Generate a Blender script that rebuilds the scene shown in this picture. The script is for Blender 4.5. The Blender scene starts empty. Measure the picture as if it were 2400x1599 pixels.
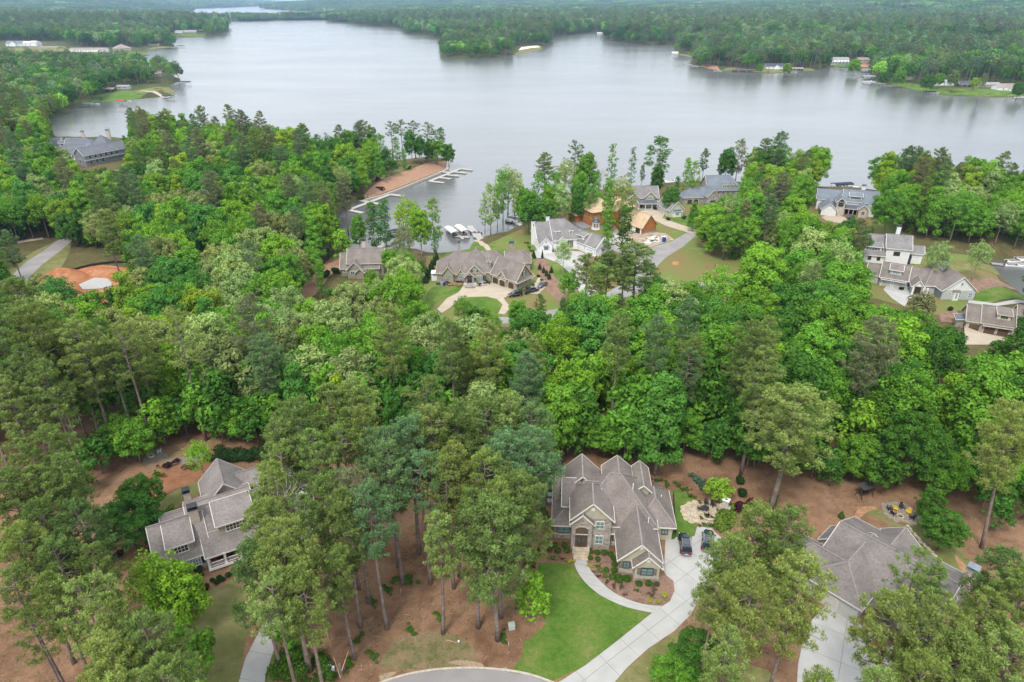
import bpy, bmesh, math, random
import numpy as np
from mathutils import Vector, Matrix

# ------------------------------------------------------------------ camera, world, sun, exposure
scene = bpy.context.scene
COL = scene.collection
FPX, HCAM = 1550.0, 80.0
PITCH = math.atan(800.0 / FPX)
SP, CP = math.sin(PITCH), math.cos(PITCH)
cam_d = bpy.data.cameras.new('camera')
cam_d.sensor_width = 36.0
cam_d.lens = FPX / 2400.0 * 36.0
cam_d.clip_start = 0.5
cam_d.clip_end = 60000.0
cam = bpy.data.objects.new('camera', cam_d)
cam.location = (0, 0, HCAM)
cam.rotation_euler = (math.pi / 2 - PITCH, 0, 0)
COL.objects.link(cam)
scene.camera = cam

SUN_EL, SUN_AZ = math.radians(56), math.radians(205)      # azimuth clockwise from +Y
world = bpy.data.worlds.new('World')
scene.world = world
world.use_nodes = True
wn, wl = world.node_tree.nodes, world.node_tree.links
wn.clear()
w_out = wn.new('ShaderNodeOutputWorld')
w_bg = wn.new('ShaderNodeBackground')
w_bg.inputs['Strength'].default_value = 0.105
w_sky = wn.new('ShaderNodeTexSky')
w_sky.sky_type = 'NISHITA'
w_sky.sun_disc = False
w_sky.sun_elevation = SUN_EL
w_sky.sun_rotation = SUN_AZ
w_sky.air_density = 1.0
w_sky.dust_density = 1.5
w_co = wn.new('ShaderNodeTexCoord')
w_map = wn.new('ShaderNodeMapping')
w_map.inputs['Scale'].default_value = (1.0, 1.0, 2.6)
w_noise = wn.new('ShaderNodeTexNoise')
w_noise.inputs['Scale'].default_value = 2.3
w_noise.inputs['Detail'].default_value = 6.0
w_noise.inputs['Roughness'].default_value = 0.55
w_ramp = wn.new('ShaderNodeValToRGB')
w_ramp.color_ramp.elements[0].position = 0.3
w_ramp.color_ramp.elements[0].color = (6.2, 6.7, 7.4, 1)
w_ramp.color_ramp.elements[1].position = 0.7
w_ramp.color_ramp.elements[1].color = (10.2, 10.5, 10.9, 1)
w_mix = wn.new('ShaderNodeMixRGB')
w_mix.inputs['Fac'].default_value = 0.86
wl.new(w_co.outputs['Generated'], w_map.inputs['Vector'])
wl.new(w_map.outputs['Vector'], w_noise.inputs['Vector'])
wl.new(w_noise.outputs['Fac'], w_ramp.inputs['Fac'])
wl.new(w_sky.outputs['Color'], w_mix.inputs['Color1'])
wl.new(w_ramp.outputs['Color'], w_mix.inputs['Color2'])
wl.new(w_mix.outputs['Color'], w_bg.inputs['Color'])
wl.new(w_bg.outputs['Background'], w_out.inputs['Surface'])

sun_d = bpy.data.lights.new('sun', 'SUN')
sun_d.energy = 1.5
sun_d.angle = math.radians(14)
sun_d.color = (1.0, 0.96, 0.9)
sun = bpy.data.objects.new('sun', sun_d)
sd = Vector((math.sin(SUN_AZ) * math.cos(SUN_EL), math.cos(SUN_AZ) * math.cos(SUN_EL), math.sin(SUN_EL)))
sun.rotation_euler = (-sd).to_track_quat('-Z', 'Y').to_euler()
sun.location = (0, 0, 300)
COL.objects.link(sun)

scene.view_settings.view_transform = 'Standard'
scene.view_settings.look = 'None'
scene.view_settings.gamma = 1.0
scene.view_settings.use_curve_mapping = False
scene.view_settings.exposure = 0.88
try:
    scene.cycles.max_bounces = 6
    scene.cycles.diffuse_bounces = 2
    scene.cycles.glossy_bounces = 2
    scene.cycles.transmission_bounces = 4
    scene.cycles.volume_bounces = 0
    scene.cycles.transparent_max_bounces = 4
    scene.cycles.caustics_reflective = False
    scene.cycles.caustics_refractive = False
except Exception:
    pass

# ------------------------------------------------------------------ measuring helpers
def at(u, v, z=0.0):
    """the point of the place at height z that the photograph (2400 x 1599) shows at u, v"""
    a = (u - 1200) / FPX
    b = (v - 799.5) / FPX
    dz = -(SP + b * CP)
    t = (z - HCAM) / dz if dz < -0.0062 else (z - HCAM) / -0.0062
    return (a * t, (CP - b * SP) * t)

def px(x, y, z):
    d = y * CP - (z - HCAM) * SP
    up = y * SP + (z - HCAM) * CP
    d = np.maximum(d, 0.5)
    return 1200 + FPX * x / d, 799.5 - FPX * up / d

def inpoly(X, Y, poly):
    X = np.asarray(X, float); Y = np.asarray(Y, float)
    inside = np.zeros(X.shape, bool)
    n = len(poly)
    for i in range(n):
        x1, y1 = poly[i]; x2, y2 = poly[(i + 1) % n]
        if y1 == y2:
            continue
        c = ((y1 > Y) != (y2 > Y)) & (X < (x2 - x1) * (Y - y1) / (y2 - y1) + x1)
        inside ^= c
    return inside

def segdist(X, Y, poly, closed=True):
    d = np.full(np.shape(X), 1e9)
    n = len(poly)
    for i in range(n if closed else n - 1):
        x1, y1 = poly[i]; x2, y2 = poly[(i + 1) % n]
        dx, dy = x2 - x1, y2 - y1
        L = dx * dx + dy * dy + 1e-9
        t = np.clip(((X - x1) * dx + (Y - y1) * dy) / L, 0, 1)
        d = np.minimum(d, np.hypot(X - x1 - t * dx, Y - y1 - t * dy))
    return d

def sstep(a, b, x):
    t = np.clip((np.asarray(x, float) - a) / (b - a), 0, 1)
    return t * t * (3 - 2 * t)

def vnoise(X, Y, seed=0):
    X = np.asarray(X, float); Y = np.asarray(Y, float)
    xi = np.floor(X).astype(np.int64); yi = np.floor(Y).astype(np.int64)
    fx = X - xi; fy = Y - yi
    fx = fx * fx * (3 - 2 * fx); fy = fy * fy * (3 - 2 * fy)
    def h(a, b):
        n = (a * 374761393 + b * 668265263 + seed * 1442695041) & 0x7fffffff
        n = ((n ^ (n >> 13)) * 1274126177) & 0x7fffffff
        return ((n ^ (n >> 16)) & 0xffff) / 65535.0
    return (h(xi, yi) * (1 - fx) + h(xi + 1, yi) * fx) * (1 - fy) + (h(xi, yi + 1) * (1 - fx) + h(xi + 1, yi + 1) * fx) * fy

LAKE = -10.0
def shore(pts):
    return [at(u, v, LAKE) for u, v in pts]

MAIN = shore([(-900, 148), (-400, 150), (0, 150), (150, 153), (250, 156), (330, 159), (375, 163), (398, 169), (412, 178), (428, 186), (425, 192), (403, 198),
              (400, 207), (413, 215), (405, 223), (372, 229), (330, 232), (235, 238), (200, 243), (165, 262), (112, 288), (95, 305),
              (115, 322), (300, 326), (400, 338), (500, 350), (600, 360), (700, 370), (776, 400), (850, 394), (926, 381), (985, 373), (1046, 369),
              (1053, 375), (1051, 384), (1049, 396), (1006, 414), (945, 439), (896, 457), (853, 468), (813, 485), (790, 510), (788, 545), (803, 575),
              (850, 583), (896, 586), (932, 577), (975, 580), (1006, 589), (1033, 592), (1060, 589), (1095, 583), (1101, 571), (1113, 560), (1141, 549),
              (1180, 543), (1215, 525), (1240, 505), (1262, 470), (1300, 458), (1380, 449), (1445, 445), (1552, 432), (1620, 428), (1734, 431),
              (1850, 438), (1914, 441), (2003, 443), (2060, 452), (2200, 470), (2400, 492), (2750, 515), (2800, 590), (2420, 604), (2325, 615),
              (2340, 632), (2362, 655), (2400, 688), (2560, 800)]) + [(420, 160), (700, 60), (700, -400), (-900, -400), (-2200, 500)]
WEST = shore([(-900, 125), (0, 128), (176, 133), (250, 133), (329, 132), (347, 126), (351, 121), (340, 117), (410, 114), (413, 106), (402, 98), (405, 89),
              (430, 88), (482, 86), (523, 82), (538, 73), (536, 62), (480, 48), (377, 40), (400, 35), (440, 31), (443, 27), (430, 21), (540, 18),
              (627, 13.5), (700, 10.5)]) + [(-3000, 16000), (-16000, 16000), (-16000, 1200)]
STRIP = shore([(494, 47.5), (600, 45), (765, 41.5), (775, 44), (775, 49), (765, 46.5), (600, 49), (494, 51.5)])
EAST = shore([(765, 41), (775, 50), (867, 61), (933, 66), (953, 79), (1040, 92), (1030, 110), (1035, 136), (1121, 139), (1200, 131), (1266, 117), (1292, 104),
              (1297, 94), (1302, 87), (1368, 79), (1399, 77), (1411, 79), (1414, 94), (1485, 104), (1587, 108), (1577, 127), (1623, 135),
              (1610, 150), (1638, 158), (1689, 167), (1807, 173), (1914, 166), (1954, 158), (1995, 160), (2036, 161), (2046, 191), (2087, 201),
              (2158, 214), (2220, 224), (2321, 228), (2400, 228), (2900, 240)]) + [(9000, 600), (22000, 1500), (22000, 22000), (-3000, 22000), (-3000, 15990)] + \
       shore([(704, 10.0), (628, 16), (619, 21), (744, 28), (762, 36)])
LANDS = [MAIN, WEST, STRIP, EAST]

def shore_dist(X, Y):
    X = np.asarray(X, float); Y = np.asarray(Y, float)
    ins = np.zeros(X.shape, bool)
    d = np.full(X.shape, 1e9)
    for P in LANDS:
        a = inpoly(X, Y, P)
        dd = segdist(X, Y, P)
        d = np.where(a & ins, np.maximum(d, dd), np.where(a, dd, np.where(ins, d, np.minimum(d, dd))))
        ins |= a
    return np.where(ins, d, -d)

def height(X, Y, sd=None):
    X = np.asarray(X, float); Y = np.asarray(Y, float)
    if sd is None:
        sd = shore_dist(X, Y)
    r = np.hypot(X, Y)
    near = -6.0 * sstep(122, 175, Y)
    A = sstep(1300, 6500, r)
    n = vnoise(X / 1500, Y / 1500, 3) * .6 + vnoise(X / 600, Y / 600, 5) * .28 + vnoise(X / 230, Y / 230, 9) * .12
    far = -7.0 + sstep(0, 260, sd) * (1 + 5 * vnoise(X / 260, Y / 260, 7)) + A * (4 + 50 * n) * sstep(50, 900, sd)
    far = far + 52 * np.exp(-(((X - 2900) / 1500) ** 2 + ((Y - 4300) / 1300) ** 2))
    k = sstep(480, 640, r)
    land = near * (1 - k) + far * k
    wdt = np.where(r < 560, 13.0, 13.0 + 12 * sstep(560, 1500, r))
    e = sstep(-1.0, wdt, sd)
    lz = (LAKE - .35) * (1 - e) + land * e
    wz = LAKE - .35 - np.minimum(4.0, np.maximum(0, -sd) * .25)
    return np.where(sd > 0, lz, wz)

def gz(x, y):
    return float(height(np.array([x]), np.array([y]))[0])

def ground(u, v):
    """ground point seen at u, v"""
    z = 0.0 if v > 1000 else -6.0
    for _ in range(4):
        x, y = at(u, v, z)
        z = max(gz(x, y), LAKE)
    return x, y, z

# ------------------------------------------------------------------ materials
MATS = {}
def mat(name, col, rough=.7, var=.12, scale=3.0, spec=.3, metal=0.0, bump=0.0, bscale=None, col2=None, detail=4.0, coat=0.0):
    """procedural surface: colour broken up by noise, with optional fine relief"""
    if name in MATS:
        return MATS[name]
    m = bpy.data.materials.new(name)
    m.use_nodes = True
    N, L = m.node_tree.nodes, m.node_tree.links
    b = N['Principled BSDF']
    b.inputs['Roughness'].default_value = rough
    b.inputs['Specular IOR Level'].default_value = spec
    b.inputs['Metallic'].default_value = metal
    b.inputs['Coat Weight'].default_value = coat
    tc = N.new('ShaderNodeTexCoord')
    no = N.new('ShaderNodeTexNoise')
    no.inputs['Scale'].default_value = scale
    no.inputs['Detail'].default_value = detail
    L.new(tc.outputs['Object'], no.inputs['Vector'])
    rp = N.new('ShaderNodeValToRGB')
    c = np.array(col[:3])
    c2 = np.array(col2) if col2 is not None else c * (1 + var)
    c1 = c * (1 - var)
    rp.color_ramp.elements[0].position = .32
    rp.color_ramp.elements[1].position = .68
    rp.color_ramp.elements[0].color = (*np.clip(c1, 0, 1), 1)
    rp.color_ramp.elements[1].color = (*np.clip(c2, 0, 1), 1)
    L.new(no.outputs['Fac'], rp.inputs['Fac'])
    L.new(rp.outputs['Color'], b.inputs['Base Color'])
    if bump:
        bn = N.new('ShaderNodeTexNoise')
        bn.inputs['Scale'].default_value = bscale or scale * 5
        bn.inputs['Detail'].default_value = 3
        bp = N.new('ShaderNodeBump')
        bp.inputs['Strength'].default_value = 1.0
        bp.inputs['Distance'].default_value = bump
        L.new(tc.outputs['Object'], bn.inputs['Vector'])
        L.new(bn.outputs['Fac'], bp.inputs['Height'])
        L.new(bp.outputs['Normal'], b.inputs['Normal'])
    MATS[name] = m
    return m

def shingle_mat(name, col, var=.16):
    """roof shingles seen from far: courses along the slope and tab to tab tone changes"""
    m = mat(name, col, .88, var, .35, .2)
    N, L = m.node_tree.nodes, m.node_tree.links
    b = N['Principled BSDF']
    ramp = [n for n in N if n.type == 'VALTORGB'][0]
    tc = [n for n in N if n.type == 'TEX_COORD'][0]
    nf = N.new('ShaderNodeTexNoise'); nf.inputs['Scale'].default_value = 2.6; nf.inputs['Detail'].default_value = 5; nf.inputs['Roughness'].default_value = .75
    L.new(tc.outputs['Object'], nf.inputs['Vector'])
    wv = N.new('ShaderNodeTexWave'); wv.bands_direction = 'Z'; wv.inputs['Scale'].default_value = 2.6
    wv.inputs['Distortion'].default_value = 1.2; wv.inputs['Detail'].default_value = 2; wv.inputs['Detail Scale'].default_value = 4
    L.new(tc.outputs['Object'], wv.inputs['Vector'])
    ma = N.new('ShaderNodeMath'); ma.operation = 'MULTIPLY_ADD'; ma.inputs[1].default_value = .09; 
    L.new(wv.outputs['Fac'], ma.inputs[0]); L.new(nf.outputs['Fac'], ma.inputs[2])
    mr = N.new('ShaderNodeMapRange'); mr.inputs['From Min'].default_value = .35; mr.inputs['From Max'].default_value = .8
    mr.inputs['To Min'].default_value = .68; mr.inputs['To Max'].default_value = 1.25
    L.new(ma.outputs[0], mr.inputs['Value'])
    mx = N.new('ShaderNodeMixRGB'); mx.blend_type = 'MULTIPLY'; mx.inputs['Fac'].default_value = 1
    L.new(ramp.outputs['Color'], mx.inputs['Color1']); L.new(mr.outputs[0], mx.inputs['Color2'])
    L.new(mx.outputs['Color'], b.inputs['Base Color'])
    bp = N.new('ShaderNodeBump'); bp.inputs['Distance'].default_value = .03
    L.new(ma.outputs[0], bp.inputs['Height']); L.new(bp.outputs['Normal'], b.inputs['Normal'])
    return m

def siding_mat(name, col, axis='Z', scale=5.0, depth=.02):
    """lapped boards ('Z') or board and batten ('X')"""
    m = mat(name, col, .6, .05, 1.2, .3)
    N, L = m.node_tree.nodes, m.node_tree.links
    b = N['Principled BSDF']
    tc = [n for n in N if n.type == 'TEX_COORD'][0]
    wv = N.new('ShaderNodeTexWave'); wv.wave_profile = 'SAW'
    wv.bands_direction = axis
    wv.inputs['Scale'].default_value = scale / 6.2832 * 1.0
    L.new(tc.outputs['Object'], wv.inputs['Vector'])
    bp = N.new('ShaderNodeBump'); bp.inputs['Distance'].default_value = depth
    L.new(wv.outputs['Fac'], bp.inputs['Height']); L.new(bp.outputs['Normal'], b.inputs['Normal'])
    return m

def stone_mat(name, c1, c2, scale=2.6, mortar=(.42, .39, .35)):
    m = bpy.data.materials.new(name); m.use_nodes = True
    N, L = m.node_tree.nodes, m.node_tree.links
    b = N['Principled BSDF']; b.inputs['Roughness'].default_value = .9
    tc = N.new('ShaderNodeTexCoord'); mp = N.new('ShaderNodeMapping'); mp.inputs['Scale'].default_value = (1, 1, 2.2)
    vo = N.new('ShaderNodeTexVoronoi'); vo.inputs['Scale'].default_value = scale
    v2 = N.new('ShaderNodeTexVoronoi'); v2.feature = 'DISTANCE_TO_EDGE'; v2.inputs['Scale'].default_value = scale
    L.new(tc.outputs['Object'], mp.inputs['Vector']); L.new(mp.outputs['Vector'], vo.inputs['Vector']); L.new(mp.outputs['Vector'], v2.inputs['Vector'])
    sp = N.new('ShaderNodeSeparateColor'); L.new(vo.outputs['Color'], sp.inputs['Color'])
    rp = N.new('ShaderNodeMixRGB'); rp.inputs['Color1'].default_value = (*c1, 1); rp.inputs['Color2'].default_value = (*c2, 1)
    L.new(sp.outputs[0], rp.inputs['Fac'])
    mr = N.new('ShaderNodeMapRange'); mr.inputs['From Max'].default_value = .08; mr.inputs['To Min'].default_value = 1; mr.inputs['To Max'].default_value = 0
    L.new(v2.outputs['Distance'], mr.inputs['Value'])
    mx = N.new('ShaderNodeMixRGB'); mx.inputs['Color2'].default_value = (*mortar, 1)
    L.new(mr.outputs[0], mx.inputs['Fac']); L.new(rp.outputs['Color'], mx.inputs['Color1']); L.new(mx.outputs['Color'], b.inputs['Base Color'])
    bp = N.new('ShaderNodeBump'); bp.inputs['Distance'].default_value = .05
    L.new(v2.outputs['Distance'], bp.inputs['Height']); L.new(bp.outputs['Normal'], b.inputs['Normal'])
    MATS[name] = m
    return m

def multi_noise_mat(name, stops, scale, scale2, rough=.95, bump=.03, fine=(.75, 1.25), fscale=9.0):
    """ground cover: large patches from a ramp, with fine grain multiplied in"""
    m = bpy.data.materials.new(name); m.use_nodes = True
    N, L = m.node_tree.nodes, m.node_tree.links
    b = N['Principled BSDF']; b.inputs['Roughness'].default_value = rough; b.inputs['Specular IOR Level'].default_value = .15
    tc = N.new('ShaderNodeTexCoord')
    n1 = N.new('ShaderNodeTexNoise'); n1.inputs['Scale'].default_value = scale; n1.inputs['Detail'].default_value = 5; n1.inputs['Roughness'].default_value = .6
    n2 = N.new('ShaderNodeTexNoise'); n2.inputs['Scale'].default_value = fscale; n2.inputs['Detail'].default_value = 4; n2.inputs['Roughness'].default_value = .7
    n3 = N.new('ShaderNodeTexNoise'); n3.inputs['Scale'].default_value = scale2; n3.inputs['Detail'].default_value = 3
    for n in (n1, n2, n3):
        L.new(tc.outputs['Object'], n.inputs['Vector'])
    ad = N.new('ShaderNodeMath'); ad.operation = 'ADD'; L.new(n1.outputs['Fac'], ad.inputs[0])
    sc = N.new('ShaderNodeMath'); sc.operation = 'MULTIPLY_ADD'; sc.inputs[1].default_value = .5; sc.inputs[2].default_value = -.25
    L.new(n3.outputs['Fac'], sc.inputs[0]); L.new(sc.outputs[0], ad.inputs[1])
    rp = N.new('ShaderNodeValToRGB')
    e = rp.color_ramp.elements
    while len(e) < len(stops):
        e.new(.5)
    for i, (p, c) in enumerate(stops):
        e[i].position = p; e[i].color = (*c, 1)
    L.new(ad.outputs[0], rp.inputs['Fac'])
    mr = N.new('ShaderNodeMapRange'); mr.inputs['From Min'].default_value = .3; mr.inputs['From Max'].default_value = .7
    mr.inputs['To Min'].default_value = fine[0]; mr.inputs['To Max'].default_value = fine[1]
    L.new(n2.outputs['Fac'], mr.inputs['Value'])
    mx = N.new('ShaderNodeMixRGB'); mx.blend_type = 'MULTIPLY'; mx.inputs['Fac'].default_value = 1
    L.new(rp.outputs['Color'], mx.inputs['Color1']); L.new(mr.outputs[0], mx.inputs['Color2']); L.new(mx.outputs['Color'], b.inputs['Base Color'])
    bp = N.new('ShaderNodeBump'); bp.inputs['Distance'].default_value = bump
    L.new(n2.outputs['Fac'], bp.inputs['Height']); L.new(bp.outputs['Normal'], b.inputs['Normal'])
    MATS[name] = m
    return m

M_STRAW = multi_noise_mat('pine_straw', [(.28, (.15, .078, .045)), (.45, (.22, .128, .074)), (.58, (.29, .168, .10)), (.70, (.21, .17, .075))], .09, .5, fine=(.72, 1.28), fscale=3.5)
M_FLOOR = multi_noise_mat('forest_floor', [(.3, (.055, .05, .022)), (.5, (.06, .085, .02)), (.7, (.13, .10, .05))], .05, .4, fscale=1.2)
M_LAWN = multi_noise_mat('lawn_green', [(.25, (.055, .125, .016)), (.42, (.085, .16, .022)), (.55, (.115, .18, .032)), (.66, (.155, .19, .05)), (.78, (.21, .20, .08))], .23, 1.3, bump=.02, fine=(.76, 1.24), fscale=4)
M_LAWN2 = multi_noise_mat('lawn_pale', [(.28, (.125, .14, .04)), (.5, (.175, .175, .06)), (.72, (.24, .21, .10))], .22, .8, bump=.02, fine=(.84, 1.16), fscale=6)
M_WEEDS = multi_noise_mat('weeds', [(.3, (.11, .12, .04)), (.5, (.20, .17, .08)), (.7, (.27, .18, .11))], .35, 1.2, fine=(.7, 1.3), fscale=5)
M_MULCH = multi_noise_mat('mulch', [(.3, (.17, .105, .075)), (.5, (.25, .16, .12)), (.72, (.33, .19, .12))], .5, 2.0, fine=(.7, 1.3), fscale=12)
M_CLAY = multi_noise_mat('red_clay', [(.3, (.30, .11, .05)), (.5, (.40, .16, .075)), (.72, (.45, .24, .13))], .12, .6, fine=(.85, 1.15), fscale=2.5)
M_CONC = mat('concrete', (.43, .42, .395), .85, .07, .45, .3, bump=.004, bscale=20, detail=7)
M_CONC2 = mat('tan_concrete', (.45, .375, .285), .85, .08, .35, .3, bump=.004, bscale=20, detail=7)
M_ROAD = mat('road_grey', (.29, .27, .26), .9, .10, .25, .25, bump=.006, bscale=25, detail=8)
M_APRON = mat('concrete_apron', (.50, .44, .37), .9, .16, 2.2, .2, detail=8)

# ------------------------------------------------------------------ object helpers
def new_obj(name, me, parent=None, m=None, kind=None):
    o = bpy.data.objects.new(name, me)
    COL.objects.link(o)
    if parent is not None:
        o.parent = parent
    if m is not None and me is not None and not me.materials:
        me.materials.append(m)
    if kind:
        o['kind'] = kind
    return o

def tag(o, label, cat, group=None):
    o['label'] = label
    o['category'] = cat
    if group:
        o['group'] = group
    return o

def empty(name, loc, rz=0.0, sc=1.0):
    o = bpy.data.objects.new(name, None)
    o.empty_display_size = .5
    o.location = loc
    o.rotation_euler = (0, 0, rz)
    o.scale = (sc, sc, sc)
    COL.objects.link(o)
    return o

def np_mesh(name, V, F, m=None, attrs=None, smooth=False):
    """F: (n,3) or (n,4) int array"""
    V = np.asarray(V, np.float32); F = np.asarray(F, np.int32)
    me = bpy.data.meshes.new(name)
    me.vertices.add(len(V)); me.vertices.foreach_set('co', V.ravel())
    k = F.shape[1]
    me.loops.add(F.size); me.loops.foreach_set('vertex_index', F.ravel())
    me.polygons.add(len(F)); me.polygons.foreach_set('loop_start', np.arange(0, F.size, k, dtype=np.int32))
    if attrs:
        for an, (dom, arr) in attrs.items():
            a = me.attributes.new(an, 'FLOAT', dom)
            a.data.foreach_set('value', np.asarray(arr, np.float32).ravel())
    me.update(calc_edges=True)
    if smooth:
        me.polygons.foreach_set('use_smooth', np.ones(len(F), bool))
    if m:
        me.materials.append(m)
    return me

class MB:
    """collects boxes, beams and polygons; build() links them as one mesh object"""
    def __init__(s):
        s.v = []; s.f = []
    def poly(s, pts):
        n = len(s.v); s.v += [tuple(p) for p in pts]; s.f.append(tuple(range(n, n + len(pts)))); return s
    def box(s, x0, y0, z0, x1, y1, z1):
        n = len(s.v)
        s.v += [(x0, y0, z0), (x1, y0, z0), (x1, y1, z0), (x0, y1, z0), (x0, y0, z1), (x1, y0, z1), (x1, y1, z1), (x0, y1, z1)]
        s.f += [tuple(n + i for i in q) for q in ((0, 3, 2, 1), (4, 5, 6, 7), (0, 1, 5, 4), (1, 2, 6, 5), (2, 3, 7, 6), (3, 0, 4, 7))]
        return s
    def prism(s, pts, d):
        """polygon pts (3D, planar) extruded by vector d"""
        n = len(s.v); k = len(pts)
        s.v += [tuple(p) for p in pts] + [(p[0] + d[0], p[1] + d[1], p[2] + d[2]) for p in pts]
        s.f.append(tuple(n + i for i in range(k))[::-1]); s.f.append(tuple(n + k + i for i in range(k)))
        for i in range(k):
            j = (i + 1) % k
            s.f.append((n + i, n + j, n + k + j, n + k + i))
        return s
    def beam(s, p, q, w, h=None):
        h = h or w
        p = Vector(p); q = Vector(q); d = (q - p)
        if d.length < 1e-6: return s
        d.normalize()
        up = Vector((0, 0, 1)) if abs(d.z) < .99 else Vector((0, 1, 0))
        a = d.cross(up).normalized() * (w / 2); b = a.cross(d).normalized() * (h / 2)
        n = len(s.v)
        for c in (p, q):
            for e in (a + b, -a + b, -a - b, a - b):
                s.v.append(tuple(c + e))
        s.f += [tuple(n + i for i in q_) for q_ in ((0, 1, 2, 3), (7, 6, 5, 4), (0, 4, 5, 1), (1, 5, 6, 2), (2, 6, 7, 3), (3, 7, 4, 0))]
        return s
    def tube(s, pts, rad, k=6, cap=True):
        n0 = len(s.v)
        P = [Vector(p) for p in pts]
        for i, p in enumerate(P):
            d = (P[min(i + 1, len(P) - 1)] - P[max(i - 1, 0)]).normalized()
            up = Vector((0, 0, 1)) if abs(d.z) < .9 else Vector((1, 0, 0))
            a = d.cross(up).normalized(); b = a.cross(d).normalized()
            for j in range(k):
                t = 2 * math.pi * j / k
                s.v.append(tuple(p + (a * math.cos(t) + b * math.sin(t)) * rad[i]))
        for i in range(len(P) - 1):
            for j in range(k):
                j2 = (j + 1) % k
                s.f.append((n0 + i * k + j, n0 + i * k + j2, n0 + (i + 1) * k + j2, n0 + (i + 1) * k + j))
        if cap:
            s.f.append(tuple(n0 + j for j in range(k))[::-1]); m = n0 + (len(P) - 1) * k; s.f.append(tuple(m + j for j in range(k)))
        return s
    def lathe(s, prof, cx=0, cy=0, k=12):
        n0 = len(s.v)
        for r, z in prof:
            for j in range(k):
                t = 2 * math.pi * j / k
                s.v.append((cx + r * math.cos(t), cy + r * math.sin(t), z))
        for i in range(len(prof) - 1):
            for j in range(k):
                j2 = (j + 1) % k
                s.f.append((n0 + i * k + j, n0 + i * k + j2, n0 + (i + 1) * k + j2, n0 + (i + 1) * k + j))
        s.f.append(tuple(n0 + j for j in range(k))[::-1]); m = n0 + (len(prof) - 1) * k; s.f.append(tuple(m + j for j in range(k)))
        return s
    def mesh(s, name, m=None, smooth=False):
        me = bpy.data.meshes.new(name)
        me.from_pydata(s.v, [], s.f)
        me.update()
        if smooth:
            me.polygons.foreach_set('use_smooth', [True] * len(me.polygons))
        if m:
            me.materials.append(m)
        return me
    def build(s, name, m, parent=None, smooth=False, kind=None):
        return new_obj(name, s.mesh(name, m, smooth), parent, kind=kind)

def catmull(pts, sub=4, closed=True):
    n = len(pts); out = []
    for i in range(n if closed else n - 1):
        p0 = pts[(i - 1) % n] if closed or i > 0 else pts[0]
        p1, p2 = pts[i], pts[(i + 1) % n]
        p3 = pts[(i + 2) % n] if closed or i + 2 < n else pts[-1]
        for k in range(sub):
            t = k / sub
            out.append(tuple(.5 * (2 * p1[a] + (p2[a] - p0[a]) * t + (2 * p0[a] - 5 * p1[a] + 4 * p2[a] - p3[a]) * t * t + (3 * p1[a] - p0[a] - 3 * p2[a] + p3[a]) * t ** 3) for a in (0, 1)))
    if not closed:
        out.append(tuple(pts[-1]))
    return out

def bisect_all(bm, co, no):
    bmesh.ops.bisect_plane(bm, geom=bm.verts[:] + bm.edges[:] + bm.faces[:], plane_co=co, plane_no=no)

def patch(name, pts, m, off, smooth=0, drape=False, px_pts=True, zref=None, thick=0.0, kind='structure'):
    """a sheet of ground cover or paving lying on the terrain"""
    if px_pts:
        P = [ground(u, v)[:2] if zref is None else at(u, v, zref) for u, v in pts]
    else:
        P = list(pts)
    if smooth:
        P = catmull(P, smooth)
    bm = bmesh.new()
    f = bm.faces.new([bm.verts.new((x, y, 0)) for x, y in P])
    bmesh.ops.triangulate(bm, faces=[f])
    if drape:
        xs = [p[0] for p in P]; ys = [p[1] for p in P]
        st = 2.0 if max(ys) < 700 else 12.0
        for k in range(int(min(xs) // st) + 1, int(max(xs) // st) + 1):
            bisect_all(bm, (k * st, 0, 0), (1, 0, 0))
        for k in range(int(min(ys) // st) + 1, int(max(ys) // st) + 1):
            bisect_all(bm, (0, k * st, 0), (0, 1, 0))
    co = np.array([v.co[:] for v in bm.verts])
    H = height(co[:, 0], co[:, 1])
    if not drape and zref is None:
        zr = float(np.median(H)); H[:] = zr
    for v, h in zip(bm.verts, H):
        v.co.z = h + off
    for fc in bm.faces:
        if fc.normal.z < 0:
            fc.normal_flip()
    bm.normal_update()
    me = bpy.data.meshes.new(name); bm.to_mesh(me); bm.free()
    return new_obj(name, me, None, m, kind)

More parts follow.
